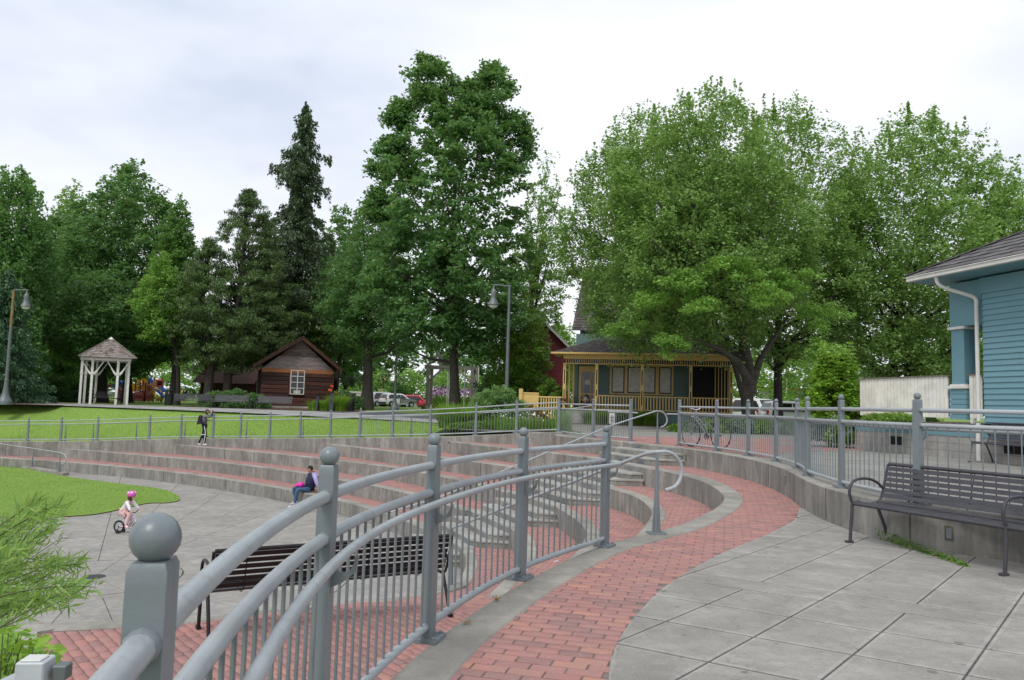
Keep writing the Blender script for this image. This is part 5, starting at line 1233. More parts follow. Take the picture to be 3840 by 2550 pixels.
for px, Y, wl_ in ((1683, 60, 'slender white pole, second from the left, just left of the big trunk'), (1675, 69, 'slender white pole farthest left beside the big trunk'), (1740, 60, 'slender white pole just right of the big trunk'), (1786, 60, 'slender white pole right of the timber frame, nearer of two'), (1791, 70, 'slender white pole right of the timber frame, farther of two')):
    p = V(px, 1510, Y); zt_ = V(px, 1378, Y)[2]; t = thing('white_pole', (p[0], Y, T(p[0], Y)), wl_, 'pole', 'slender white poles by the timber frame'); MB().tube([(p[0], Y, T(p[0], Y)-.1), (p[0], Y, zt_)], .05, 8).build('pole', 'trim_white', t)
MB().box(P[0]-.6, P[1]+.8, TY+1, TY+1.3, tz, tz+.42).build('low_timber', 'log_dark', tf)
_p = (C0+e1*2.42+ou*.42); bl_b = dup(b_far, (_p.x, _p.y, UP), math.radians(-76.2), 'dark slat bench against the foundation of the blue house', 'metal slat benches')
# ------------------------------------------------------------------ vegetation
def leaves(name, P, size, m_, parent=None, aspect=.6, up=.9, droop=.0, dirs=None, fold=.12, jitter=.4):
    """one small folded quad per leaf; P (n,3) world positions"""
    P = np.asarray(P, float); n = len(P)
    if parent is not None:
        o_ = origin(parent); P = P-np.array(o_)
    nr = rng.normal(size=(n, 3)); nr[:, 2] = np.abs(nr[:, 2])*.6+up; nr /= np.linalg.norm(nr, axis=1)[:, None]
    if dirs is None: d = rng.normal(size=(n, 3))
    else: d = np.asarray(dirs)+rng.normal(size=(n, 3))*jitter
    d[:, 2] -= droop
    d -= nr*(d*nr).sum(1)[:, None]; d /= np.linalg.norm(d, axis=1)[:, None]+1e-9
    w = np.cross(nr, d); s = size*rng.uniform(.65, 1.35, n)[:, None]
    a, b, c, e = P-d*s*.5, P+w*s*aspect*.5+nr*s*fold, P+d*s*.5, P-w*s*aspect*.5+nr*s*fold
    Vt = np.stack([a, b, c, e], 1).reshape(-1, 3); Ft = np.arange(4*n)
    return quadmesh(name, Vt, Ft, m_, parent)
def clumpcloud(centers, radii, n, flat=.55, shell=.5):
    k = rng.integers(0, len(centers), n) if radii is None else rng.choice(len(centers), n, p=(np.array(radii)**2)/np.sum(np.array(radii)**2))
    g = rng.normal(size=(n, 3)); g /= np.linalg.norm(g, axis=1)[:, None]; r = rng.random(n)**shell
    R = np.array(radii)[k][:, None]; return np.array(centers)[k]+g*r[:, None]*R*np.array([1, 1, flat]), k
def interp_prof(prof, t): return np.interp(t, [p[0] for p in prof], [p[1] for p in prof])
PROF_ROUND = [(0, .45), (.15, .85), (.35, 1), (.6, .92), (.8, .65), (.93, .35), (1, .1)]
PROF_TALL = [(0, .55), (.12, .95), (.3, 1), (.5, .82), (.7, .62), (.88, .38), (1, .08)]
PROF_MAPLE = [(0, .35), (.12, .80), (.3, 1), (.55, .97), (.75, .78), (.9, .48), (1, .15)]
PROF_COL = [(0, .6), (.2, .95), (.5, 1), (.75, .8), (.92, .5), (1, .15)]
def tree(name, label, base, top, R, prof, nclump, nleaf, size, m_, crown0=.25, center=None, group=None, bark='bark', trunk_r=.25, flat=.5, rc=(.45, .95), shoots=0, inner=.25, ell=1.0, lean=(0, 0), lims=14, droop=.35, trunks=None, fork=None, up=.8, rise=.35, fill=.5, nbk=1.5):
    """broad-leaved tree: tapered trunk, limbs, crown of leaf clumps"""
    x, y, z = base; h = top-z; cx, cy = (center if center else (x, y))
    t = thing(name, (x, y, z), label, 'tree', group)
    z0 = z+h*crown0; hh = top-z0
    tt = []; 
    while len(tt) < nclump:
        u = rng.random()
        if rng.random() < interp_prof(prof, u)**1.6: tt.append(u)
    tt = np.array(tt); rr = interp_prof(prof, tt)*R; a = rng.uniform(0, 2*math.pi, nclump)
    # lobed outline
    lob = 1+.16*np.sin(a*3+tt*9+x)+.10*np.sin(a*5-tt*14+y)
    q = np.where(rng.random(nclump) < inner, rng.random(nclump)**.6*.75, rng.uniform(.78, 1.0, nclump))
    rr = rr*lob*q
    C = np.stack([cx+rr*np.cos(a)+lean[0]*tt, cy+rr*np.sin(a)*ell+lean[1]*tt, z0+tt*hh*(.97)-rc[1]*.3], 1)
    rad = rng.uniform(rc[0], rc[1], nclump)*(1-.35*tt)
    # leafy branchlets give the crown its grain; clumps fill it
    nc = int(nleaf*fill); P, k = clumpcloud(C, rad, nc, flat); ax = np.array([cx, cy])
    dirs = np.concatenate([(P[:, :2]-ax)/(np.linalg.norm(P[:, :2]-ax, axis=1)[:, None]+.01), np.zeros((len(P), 1))], 1)*.8
    nb = int(nclump*nbk); ub_ = []
    while len(ub_) < nb:
        u = rng.random()
        if rng.random() < interp_prof(prof, u)**1.4: ub_.append(u)
    ub_ = np.array(ub_); ab = rng.uniform(0, 2*math.pi, nb); Lb = (.22*R+.4)*rng.uniform(.6, 1.6, nb); q2 = np.where(rng.random(nb) < .35, rng.uniform(.25, .8, nb), rng.uniform(.82, 1.06, nb))
    rb_ = interp_prof(prof, ub_)*R*(1+.15*np.sin(ab*3+ub_*9+x)+.09*np.sin(ab*5-ub_*14+y))*q2
    tip_ = np.stack([cx+rb_*np.cos(ab)+lean[0]*ub_, cy+rb_*np.sin(ab)*ell+lean[1]*ub_, z0+ub_*hh], 1)
    db = np.stack([np.cos(ab)*(1-.65*ub_), np.sin(ab)*(1-.65*ub_)*ell, np.full(nb, rise)+.5*ub_], 1)+rng.normal(size=(nb, 3))*.28; db /= np.linalg.norm(db, axis=1)[:, None]
    nn = nleaf-nc; kb = rng.choice(nb, nn, p=Lb/Lb.sum()); sb_ = rng.random(nn)**.8
    PB = tip_[kb]-db[kb]*(Lb[kb]*(1-sb_))[:, None]+rng.normal(size=(nn, 3))*((.07+.13*Lb[kb])*(1.2-.8*sb_))[:, None]*np.array([1, 1, .75])
    dl = [P, PB]; dd = [dirs, db[kb]*.9]
    if shoots:
        # upright leafy shoots that break the outline
        for i in range(shoots):
            j = rng.integers(0, nclump)
            if tt[j] < .35 and rng.random() < .7: continue
            p = C[j].copy(); out_ = np.array([math.cos(a[j])*.45*(1-tt[j]), math.sin(a[j])*.45*(1-tt[j]), 1.0]); L_ = rng.uniform(.5, 1.35)
            m = int(16*L_/.6); s_ = rng.random(m)**.8; dl.append(p+out_*(s_[:, None]*L_)+rng.normal(size=(m, 3))*.07*(1.25-s_[:, None])); dd.append(np.tile(out_, (m, 1))*.5)
    P = np.concatenate(dl); dirs = np.concatenate(dd)
    leaves('crown', P, size, m_, t, aspect=.68, up=up, droop=droop, dirs=dirs, jitter=.7)
    # trunk and limbs
    tb = MB(); zt = z0+hh*.55; n_ = 7
    starts = trunks or [(x, y)]
    mains = []
    for (sx, sy) in starts:
        pts = []
        for i in range(n_+1):
            u = i/n_; pts.append((sx+(cx-sx)*u**1.6+math.sin(u*5+sx)*.12, sy+(cy-sy)*u**1.6+math.cos(u*4+sy)*.1, z-.1+(zt-z+.1)*u))
        rs = [trunk_r*(1.35 if i == 0 else 1)*(1-.78*i/n_) for i in range(n_+1)]; tb.tube(pts, rs, 9); mains.append(pts)
    tb.build('trunk', bark, t, smooth=True)
    lb_ = MB()
    for i in range(lims):
        j = rng.integers(0, nclump); c = C[j]; pts = mains[i % len(mains)]
        zs_ = z+h*crown0*.75+(c[2]-z0)*.55; zs_ = min(max(zs_, z+h*crown0*.6), zt-.3); u = (zs_-pts[0][2])/(zt-pts[0][2]); 
        s0 = np.array([np.interp(zs_, [p[2] for p in pts], [p[d_] for p in pts]) for d_ in (0, 1)]+[zs_])
        mid_ = s0*.5+c*.5+np.array([0, 0, -.05*h*.3*rng.random()]); r0 = max(.04, trunk_r*(1-.75*u)*.6)
        lb_.tube([tuple(s0), tuple(s0*.75+mid_*.25+np.array([0, 0, .08])), tuple(mid_), tuple(c)], [r0, r0*.8, r0*.5, .02], 6)
    if fork:
        for f_ in fork: lb_.tube(f_[0], f_[1], 8)
    lb_.build('limbs', bark, t, smooth=True)
    return t
def px_tree(name, label, px, Y, top_py, half_px, prof, nclump, nleaf, size, m_, center_px=None, zb=None, base_py=1500, dY=0, **kw):
    x, y, _ = V(px, base_py, Y); z = T(x, y) if zb is None else zb; R = half_px/F_PX*(Y+dY)
    c = None
    c = (V(center_px or px, (top_py+1400)/2, Y+dY)[0], Y+dY)
    top = V(center_px or px, top_py, Y+dY)[2]
    return tree(name, label, (x, y, z), top, R, prof, nclump, nleaf, size, m_, center=c, **kw)
# left group
px_tree('columnar_tree', 'tall bright green columnar tree cut by the left edge of the photo', 20, 57, 600, 160, PROF_COL, 460, 52000, .24, 'leaf_column', crown0=.04, rc=(.6, 1.1), shoots=120, flat=1.1, up=.3, droop=-.2, rise=1.8)
px_tree('maple_tree', 'big spreading green maple behind the gazebo', 478, 70, 592, 240, PROF_ROUND, 520, 60000, .31, 'leaf_broad', crown0=.12, trunk_r=.42, rc=(.6, 1.25), bark='bark_dark', lims=24)
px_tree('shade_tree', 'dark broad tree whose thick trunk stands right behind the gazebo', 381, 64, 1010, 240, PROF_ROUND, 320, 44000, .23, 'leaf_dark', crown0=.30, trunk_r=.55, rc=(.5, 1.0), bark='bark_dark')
px_tree('reddish_tree', 'brownish tree top showing behind the left maple', 265, 84, 665, 140, PROF_ROUND, 240, 26000, .28, 'leaf_maple', crown0=.3, rc=(.6, 1.2), bark='bark_dark')
px_tree('maple_tree', 'green tree between the columnar tree and the big maple', 225, 74, 770, 140, PROF_ROUND, 300, 34000, .30, 'leaf_dark', crown0=.1, rc=(.6, 1.2), bark='bark_dark')
px_tree('young_maple', 'lighter green maple left of the pine with bright low branches', 660, 66, 720, 110, PROF_TALL, 300, 36000, .23, 'leaf_column', crown0=.22, rc=(.5, 1.0), bark='bark_dark', trunk_r=.3, shoots=30)
px_tree('bright_maple', 'bright green low maple crown right of the gazebo', 668, 60, 940, 95, PROF_ROUND, 120, 15000, .18, 'leaf_bright', crown0=.42, rc=(.45, .9), bark='bark_dark', trunk_r=.2, center_px=605)
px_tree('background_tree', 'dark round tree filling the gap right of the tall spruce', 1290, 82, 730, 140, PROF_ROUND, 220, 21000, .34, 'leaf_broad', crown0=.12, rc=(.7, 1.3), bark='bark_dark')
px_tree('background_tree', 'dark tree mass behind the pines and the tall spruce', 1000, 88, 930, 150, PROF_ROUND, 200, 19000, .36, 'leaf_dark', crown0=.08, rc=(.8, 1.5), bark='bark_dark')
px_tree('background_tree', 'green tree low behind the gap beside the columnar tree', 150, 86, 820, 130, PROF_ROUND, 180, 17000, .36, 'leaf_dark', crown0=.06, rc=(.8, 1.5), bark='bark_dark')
# centre
def two_leader(px, Y, lab):
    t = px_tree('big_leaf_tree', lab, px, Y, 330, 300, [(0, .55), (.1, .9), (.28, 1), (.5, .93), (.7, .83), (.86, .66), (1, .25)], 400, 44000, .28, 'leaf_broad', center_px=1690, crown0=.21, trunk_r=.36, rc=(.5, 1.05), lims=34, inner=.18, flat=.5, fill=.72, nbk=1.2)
    x, y, _ = V(px, 1500, Y)
    for cpx, tpy, hp, n_ in ((1610, 205, 105, 44), (1850, 235, 100, 46), (1760, 300, 150, 60), (1470, 500, 90, 40), (1930, 420, 90, 40), (1500, 365, 60, 20), (1700, 930, 170, 50), (1420, 700, 60, 25)):
        xx, _, zz = V(cpx, tpy, Y); R = hp/F_PX*Y; C = []; 
        for i in range(n_):
            a = rng.uniform(0, 6.28); u = rng.random(); r_ = R*(.3+.7*rng.random())*(.25+.75*math.sin(min(1, u*1.3)*math.pi/2)); C.append((xx+r_*math.cos(a), y+r_*math.sin(a), zz-.3-u*R*1.9))
        P, k = clumpcloud(C, rng.uniform(.4, .75, n_), n_*110, .55); P = P+rng.normal(size=P.shape)*.16; leaves('bough', P, .25, 'leaf_broad', t, aspect=.68, droop=.4)
    return t
two_leader(1706, 50, 'largest tree in the middle, tall deciduous with two leafy tops against the sky')
px_tree('ash_tree', 'medium dark green tree with a stout trunk right of the cabin', 1370, 62, 700, 165, PROF_TALL, 280, 34000, .20, 'leaf_broad', center_px=1395, crown0=.26, trunk_r=.48, rc=(.5, 1.05), lims=20, bark='bark')
px_tree('ash_tree', 'smaller tree leaning beside the cabin corner', 1262, 66, 880, 110, PROF_ROUND, 150, 18000, .19, 'leaf_dark', center_px=1300, crown0=.35, trunk_r=.26, rc=(.5, 1.0), lims=14, bark='bark_dark')
px_tree('slender_tree', 'thin open-crowned tree between the tall lamp and the yellow house', 1985, 62, 560, 105, [(0, .5), (.2, .9), (.45, 1), (.7, .7), (.9, .4), (1, .1)], 150, 15000, .19, 'leaf_maple', center_px=2035, crown0=.30, trunk_r=.17, rc=(.4, .8), shoots=70, lims=30, trunks=[(V(1972, 1500, 62)[0], 62), (V(1995, 1500, 62)[0], 62.2), (V(1950, 1500, 62)[0], 61.8)])
px_tree('yew_tree', 'dense yellowish green small tree in front of the red house', 1955, 52, 1085, 105, PROF_COL, 220, 26000, .14, 'leaf_bush', crown0=.12, trunk_r=.15, rc=(.4, .8), zb=UP, trunks=[(V(1965, 1500, 52)[0], 52), (V(1990, 1500, 52)[0], 52.2)])
px_tree('dark_shrub_tree', 'dark low tree filling the gap behind the round shrub', 1880, 56, 1350, 80, PROF_ROUND, 100, 11000, .15, 'leaf_dark', crown0=.05, trunk_r=.12, rc=(.4, .8))
px_tree('far_tree', 'pale green distant tree between the red and yellow houses', 2105, 92, 1190, 90, PROF_ROUND, 130, 14000, .26, 'leaf_bright', crown0=.1, rc=(.8, 1.5))
# right maples
fx = lambda px, py, Y: V(px, py, Y)
forkA = [([fx(2818, 1480, 36), fx(2812, 1380, 36), fx(2790, 1250, 35.5), fx(2760, 1100, 35)], [.27, .2, .14, .05]), ([fx(2812, 1440, 36), fx(2770, 1360, 35.6), fx(2700, 1310, 34.8), fx(2600, 1270, 34)], [.24, .17, .12, .04]),
         ([fx(2822, 1440, 36), fx(2850, 1350, 36), fx(2900, 1270, 36), fx(2960, 1180, 36)], [.2, .15, .10, .04])]
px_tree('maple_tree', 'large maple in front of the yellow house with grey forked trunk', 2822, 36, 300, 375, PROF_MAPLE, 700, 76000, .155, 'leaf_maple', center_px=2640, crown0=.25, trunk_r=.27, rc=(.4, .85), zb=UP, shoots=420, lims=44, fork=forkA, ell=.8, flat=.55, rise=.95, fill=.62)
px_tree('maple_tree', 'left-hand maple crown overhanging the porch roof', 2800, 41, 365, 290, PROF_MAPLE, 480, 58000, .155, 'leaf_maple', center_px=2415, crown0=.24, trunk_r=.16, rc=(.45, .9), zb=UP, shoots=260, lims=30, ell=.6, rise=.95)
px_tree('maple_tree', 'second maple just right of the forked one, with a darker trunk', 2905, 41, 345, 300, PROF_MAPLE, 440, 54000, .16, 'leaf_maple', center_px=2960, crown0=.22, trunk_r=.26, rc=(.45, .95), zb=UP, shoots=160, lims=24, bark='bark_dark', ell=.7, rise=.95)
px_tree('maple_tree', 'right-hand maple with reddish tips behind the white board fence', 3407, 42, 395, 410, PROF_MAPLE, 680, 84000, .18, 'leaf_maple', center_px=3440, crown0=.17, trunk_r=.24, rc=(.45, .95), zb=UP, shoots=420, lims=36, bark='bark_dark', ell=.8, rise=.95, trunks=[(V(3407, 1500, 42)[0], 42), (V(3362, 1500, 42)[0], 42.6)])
px_tree('maple_tree', 'maple crown peeping above the blue roof at the right edge', 3800, 50, 640, 230, PROF_MAPLE, 220, 24000, .17, 'leaf_maple', crown0=.2, trunk_r=.24, rc=(.5, 1), zb=UP, shoots=120, bark='bark_dark')
# bright nearer boughs low on the forked maple
tmap = None
P = []
for cpx, cpy, Yq, hp in ((2560, 1060, 32.5, 70), (2640, 1160, 32, 80), (2760, 1000, 32.5, 90), (2860, 1120, 32, 80), (2960, 1050, 33, 80), (3060, 1180, 34, 80), (2520, 1290, 32.5, 60), (3070, 1320, 33, 70), (2440, 1130, 33.5, 60), (2360, 1240, 34.5, 60)):
    xx, yy, zz = V(cpx, cpy, Yq); n_ = 16; R = hp/F_PX*Yq
    C = [(xx+rng.normal()*R*.6, yy+rng.normal()*R*.5, zz+rng.normal()*R*.35) for i in range(n_)]; q_, k = clumpcloud(C, rng.uniform(.3, .55, n_), n_*95, .5); P.append(q_)
big = [o for o in bpy.data.objects if o.name == 'maple_tree.002' or o.get('label', '').startswith('large maple in front')][-1]
for o in bpy.data.objects:
    if str(o.get('label', '')).startswith('large maple in front'): big = o
leaves('low_boughs', np.concatenate(P), .125, 'leaf_lime' if False else 'leaf_bright', big, aspect=.68, droop=.4)
# ------------------------------------------------------------------ conifers
def conifer(name, label, px, Y, top_py, R, nbr, m_, crown0=.1, size=.20, trunk_r=.3, hang=.5, per=60, seed=1, mid_gap=None, zb=None, profile=lambda u: (1-u)**.8, pts_=1):
    x, y, _ = V(px, (top_py*2+1400)/3, Y); z = T(x, y) if zb is None else zb; top = V(px, top_py, Y)[2]; h = top-z
    t = thing(name, (x, y, z), label, 'conifer'); P = []; D = []; bb_ = MB(); r_ = np.random.default_rng(seed)
    for i in range(nbr):
        u = crown0+(1-crown0)*(i/nbr)**.95; a = i*2.399+r_.uniform(-.3, .3); L_ = R*profile((u-crown0)/(1-crown0))*r_.uniform(.42, 1.22)+.15
        zz = z+h*u; n_ = max(5, int(per*L_/R)); s = r_.random(n_)**.75
        dz = (.10*s-.42*s*s)*L_+(.18*L_*s**4)
        cx = x+math.cos(a)*L_*s; cy = y+math.sin(a)*L_*s
        base = np.stack([cx, cy, zz+dz], 1)
        # side twigs and hanging sprays
        m = 7; k = np.repeat(np.arange(n_), m); hg = r_.random(n_*m)*hang*(.3+.9*s[k]); side = r_.normal(size=(n_*m))*.20*L_*(1.05-.75*s[k])*.8
        q = base[k]+np.stack([-math.sin(a)*side, math.cos(a)*side, -hg-np.abs(side)*.25], 1)+r_.normal(size=(n_*m, 3))*.05
        P.append(q); D.append(np.stack([np.cos(a)+0*side, np.sin(a)+0*side, -1.2-hg], 1))
        if i % 2 == 0: bb_.tube([(x, y, zz), (x+math.cos(a)*L_*.5, y+math.sin(a)*L_*.5, zz-.05*L_), (x+math.cos(a)*L_*.95, y+math.sin(a)*L_*.95, zz-.22*L_)], [.05, .03, .012], 4)
    leaves('needles', np.concatenate(P), size, m_, t, aspect=.42, up=.35, dirs=np.concatenate(D), jitter=.45, fold=.05)
    tb = MB(); tb.tube([(x, y, z-.1), (x+.05, y, z+h*.3), (x-.05, y, z+h*.65), (x, y, top-.2)], [trunk_r*1.25, trunk_r, trunk_r*.55, .02], 10); tb.build('trunk', 'bark_dark', t, smooth=True); bb_.build('branches', 'bark_dark', t)['kind'] = 'stuff'
    return t
def spr(u): return float(np.interp(u, [0, .12, .28, .40, .50, .58, .66, .74, .80, .86, .92, 1], [1.15, 1.3, 1.28, 1.05, .72, .52, .40, .64, .56, .25, .22, .02]))
conifer('spruce_tree', 'tall dark spruce with drooping branches and a narrow pointed top behind the cabin', 1133, 70, 378, 4.5, 165, 'leaf_spruce', crown0=.13, size=.32, per=80, hang=.85, trunk_r=.36, profile=spr)
x2_, y2_, _ = V(1160, 1500, 70.5)
tt_ = thing('bare_trunk', (x2_, y2_, T(x2_, y2_)), 'second dark trunk beside the tall spruce, rising behind the cabin roof', 'tree trunk'); MB().tube([(x2_, y2_, .5), (x2_+.1, y2_, 5), (x2_-.2, y2_, 11), (x2_-.6, y2_, 17)], [.32, .26, .2, .08], 9).build('trunk', 'bark', tt_, smooth=True)
# bright lower spruce boughs on both sides of the cabin roof
for px, py, Y, lab, n_ in ((1080, 1180, 67, 'light green hanging spruce bough left of the spruce trunk above the cabin', 46), (1215, 1230, 67, 'light green hanging spruce bough right of the trunks above the cabin', 60)):
    xx, yy, zz = V(px, py, Y); t = thing('spruce_bough', (xx, yy, zz), lab, 'tree bough'); C = [(xx+rng.normal()*1.35, yy+rng.normal()*1.0, zz+rng.normal()*1.2) for i in range(n_)]
    P, k = clumpcloud(C, rng.uniform(.5, .9, n_), n_*150, .35); P[:, 2] -= .12*np.abs(P[:, 0]-x2_)**1.2
    leaves('needles', P, .24, 'leaf_spruce_bright', t, aspect=.35, droop=1.0, up=.5); MB().tube([(x2_, 70.2, zz+1.6), (xx, yy, zz+.8), (xx+(xx-x2_)*.6, yy, zz-.2)], [.08, .05, .02], 6).build('branch', 'bark_dark', t)
conifer('blue_spruce', 'dark bluish conifer behind the left lamp post', 25, 50, 1010, 2.9, 170, 'leaf_spruce_blue', crown0=.0, size=.19, per=52, hang=.35, trunk_r=.2, profile=lambda u: (1-u)**.6, zb=None, seed=4)
conifer('small_fir', 'small dark fir at the far left in front of the columnar tree', -30, 47, 1180, 1.9, 100, 'leaf_spruce_blue', crown0=.0, size=.15, per=60, hang=.3, trunk_r=.15, profile=lambda u: (1-u)**.7, seed=9)
def pine(label, px, Y, top_py, half, ncl, seed, center_px=None, trunk_r=.3, zb0=.2):
    r_ = np.random.default_rng(seed); x, y, _ = V(px, 1500, Y); z = T(x, y); top = V(center_px or px, top_py, Y)[2]; cxx = V(center_px or px, (top_py+1400)/2, Y)[0]; R = half/F_PX*Y; h = top-z
    t = thing('pine_tree', (x, y, z), label, 'pine'); C = []
    for i in range(ncl):
        u = r_.random(); rr = R*np.interp(u, [0, .15, .4, .7, .9, 1], [.75, 1, .95, .62, .3, .06])*(r_.uniform(.45, 1.05)**.7 if i % 3 else r_.uniform(.05, .6)); a = r_.uniform(0, 6.283)
        C.append((cxx+rr*math.cos(a)+.4*math.sin(u*9), y+rr*math.sin(a), z+h*(zb0+(1-zb0)*u)+.25*rr*.4))
    C = np.array(C); n = ncl*104; P, k = clumpcloud(C, r_.uniform(.35, .8, ncl)*(1.15-.5*(C[:, 2]-z)/h), n, .5, .45)
    D = P-C[k]; D[:, 2] = np.abs(D[:, 2])+.35
    leaves('needles', P, .24, 'leaf_pine', t, aspect=.24, up=.2, dirs=D*2, jitter=.35, fold=.03)
    tb = MB(); tb.tube([(x, y, z-.1), (x+.15, y, z+h*.25), (cxx, y, z+h*.6), (cxx, y, top-.4)], [trunk_r*1.2, trunk_r, trunk_r*.55, .03], 9); tb.build('trunk', 'bark', t, smooth=True); bb_ = MB()
    for c in C[::3]:
        zs_ = z+(c[2]-z)*.86; fr_ = min(1, max(0, (zs_-z)/h)); bb_.tube([(x+(cxx-x)*min(1, fr_*1.6), y, zs_), tuple((np.array([x+(cxx-x)*min(1, fr_*1.6), y, zs_])+c)/2+np.array([0, 0, -.1])), tuple(c)], [.06, .035, .015], 4)
    bb_.build('branches', 'bark_dark', t)['kind'] = 'stuff'; return t
pine('brown-green pine left of the cabin with a bare leaning trunk', 775, 60, 900, 150, 270, 3, center_px=760)
pine('taller bushy pine just left of the cabin, trunk behind the hedge', 846, 61, 715, 205, 470, 5, center_px=905)
pine('dark pine foliage between the tall spruce and the pines', 985, 64, 830, 90, 170, 8, trunk_r=.2)
x_, y_, _ = V(649, 1500, 62); tt_ = thing('bare_trunk', (x_, y_, T(x_, y_)), 'straight dark tree trunk right of the litter bin by the playground', 'tree trunk'); MB().tube([(x_, y_, .4), (x_+.05, y_, 4), (x_, y_, 9)], [.38, .28, .2], 9).build('trunk', 'bark_dark', tt_, smooth=True)
# ------------------------------------------------------------------ distant woods and hedges
def mass(name, label, boxes, n, size, m_, cat='woods', kind='stuff'):
    P = []
    for (px0, px1, py_top, Y, dep) in boxes:
        a, b_ = V(px0, py_top, Y), V(px1, py_top, Y); w = b_[0]-a[0]; ncl = max(8, int(abs(w)*.9)); C = []
        for i in range(ncl*8):
            x = a[0]+w*rng.random(); zt = a[2]*(1-.28*rng.random()*(1+math.sin(x*.9)))+.0; C.append((x, Y+dep*rng.random(), .4+(zt-.4)*rng.random()**.55))
        q_, k = clumpcloud(C, rng.uniform(.8, 1.7, len(C)), int(n*abs(w)), .7); P.append(q_)
    o = leaves(name, np.concatenate(P), size, m_, None, aspect=.7, droop=.3); tag(o, label, cat, kind=kind); return o
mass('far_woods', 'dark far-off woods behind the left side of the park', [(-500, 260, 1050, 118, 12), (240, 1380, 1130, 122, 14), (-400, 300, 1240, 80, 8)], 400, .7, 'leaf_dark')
mass('far_woods', 'green far-off trees beyond the car park in the middle', [(1250, 2180, 1235, 140, 14), (2600, 3900, 1190, 120, 16)], 380, .7, 'leaf_broad')
mass('bright_thicket', 'bright green thicket beyond the car park behind the cabin', [(1230, 1360, 1430, 116, 6), (1360, 1800, 1385, 118, 6)], 300, .42, 'leaf_bright')
mass('far_hedge', 'sunny green shrubs behind the maple trunks on the right', [(2740, 3420, 1300, 60, 8)], 520, .26, 'leaf_bush')
mass('playground_thicket', 'bright green thicket behind the playground', [(380, 800, 1290, 106, 6)], 300, .38, 'leaf_bright')
# weeping willow behind the gazebo
x_, y_, z_ = V(330, 1290, 92); t = thing('weeping_willow', (x_, y_, T(x_, y_)), 'yellow-green weeping willow curtain behind the gazebo', 'tree'); P = []; D = []
for i in range(330):
    xx = x_+rng.normal()*3.4+rng.choice([-3, 0, 3]); yy = y_+rng.normal()*1.2; zt = z_+2.6-abs(xx-x_)*.25+rng.normal()*.4; L_ = rng.uniform(2.5, 5.6); m = 26; s = rng.random(m); P.append(np.stack([xx+rng.normal(size=m)*.06, yy+rng.normal(size=m)*.06, zt-L_*s], 1))
P = np.concatenate(P); leaves('fronds', P, .34, 'leaf_weep', t, aspect=.2, up=.1, dirs=np.tile([0, 0, -2.], (len(P), 1)), jitter=.3); MB().tube([(x_, y_, .5), (x_, y_, 5.5)], [.35, .2], 8).build('trunk', 'bark_dark', t)
# ------------------------------------------------------------------ shrubs and plants
def shrub(name, label, x, y, z, rx, ry, h, n, size, m_, rc=.22, cat='shrub', group=None, dome=True, up=.8, stems=True, flat=.7):
    t = thing(name, (x, y, z), label, cat, group); C = []
    ncl = max(24, int(34*rx*ry/(rc*rc*4)))
    for i in range(ncl):
        v = rng.normal(size=3); v /= np.linalg.norm(v); v[2] = abs(v[2]); r_ = rng.uniform(.75, .98) if rng.random() < .8 else rng.uniform(.2, .7)
        C.append((x+v[0]*rx*r_, y+v[1]*ry*r_, z+v[2]*h*r_*(.97)+.02))
    P, k = clumpcloud(C, rng.uniform(rc*.7, rc*1.2, ncl), n, flat); P[:, 2] = np.maximum(P[:, 2], z+.01); leaves('foliage', P, size, m_, t, aspect=.6, up=up, droop=.2)
    if stems:
        b = MB()
        for i in range(8):
            c = C[rng.integers(0, ncl)]; b.tube([(x, y, z-.02), (x*.4+c[0]*.6, y*.4+c[1]*.6, z+(c[2]-z)*.4), c], [.03, .02, .006], 4)
        b.build('stems', 'bark', t)
    return t
def blades(name, label, x, y, z, rx, ry, h, n, m_, w=.02, cat='plant', group=None, lean=.5, parts=None):
    """tuft of arching strap leaves"""
    t = thing(name, (x, y, z), label, cat, group); Vt = []; Ft = []
    for i in range(n):
        a = rng.uniform(0, 6.283); r0 = rng.random()**.6; bx, by = x+rx*r0*math.cos(a), y+ry*r0*math.sin(a); a2 = a+rng.normal()*.5; L_ = h*rng.uniform(.6, 1.1); ln = lean*rng.uniform(.3, 1.2)
        for k in range(4):
            u = k/3; px_ = bx+math.cos(a2)*ln*L_*u*u; py_ = by+math.sin(a2)*ln*L_*u*u; pz = z+L_*(u-.32*ln*u**3); ww = w*(1-u)**.6*.5+.001
            Vt += [(px_-math.sin(a2)*ww, py_+math.cos(a2)*ww, pz), (px_+math.sin(a2)*ww, py_-math.cos(a2)*ww, pz)]
        b0 = i*8
        for k in range(3): Ft += [b0+2*k, b0+2*k+1, b0+2*k+3, b0+2*k+2]
    o_ = origin(t); Vt = np.array(Vt)-np.array(o_); quadmesh('blades', Vt, Ft, m_, t); return t
def blooms(t, pts, size, m_, name='flowers'): leaves(name, pts, size, m_, t, aspect=.9, up=.3)
x_, y_, _ = V(1862, 1590, 31.5); rs_ = shrub('round_shrub', 'big rounded light green shrub behind the ramp railing under the lamp post', x_, 32.2, UP-.05, 1.45, 1.2, 1.78, 26000, .075, 'leaf_round', rc=.2)
x_, y_, _ = V(1985, 1590, 32.5); shrub('red_tipped_shrub', 'low shrub with red and orange tips right of the round shrub', x_, 33.4, UP-.05, 1.0, .8, 1.05, 9000, .08, 'leaf_redbush', rc=.2)
x_, y_, _ = V(1960, 1610, 29.5); dz_ = blades('daisy_clump', 'clump of green stems with small white daisies behind the railing', x_, 30.0, UP-.05, 1.5, .6, .62, 1700, 'leaf_bush', w=.02, cat='flowers', lean=.35)
blooms(dz_, np.stack([rng.normal(x_, .7, 95), rng.normal(29.9, .35, 95), rng.uniform(UP+.38, UP+.72, 95)], 1), .07, 'daisy_white')
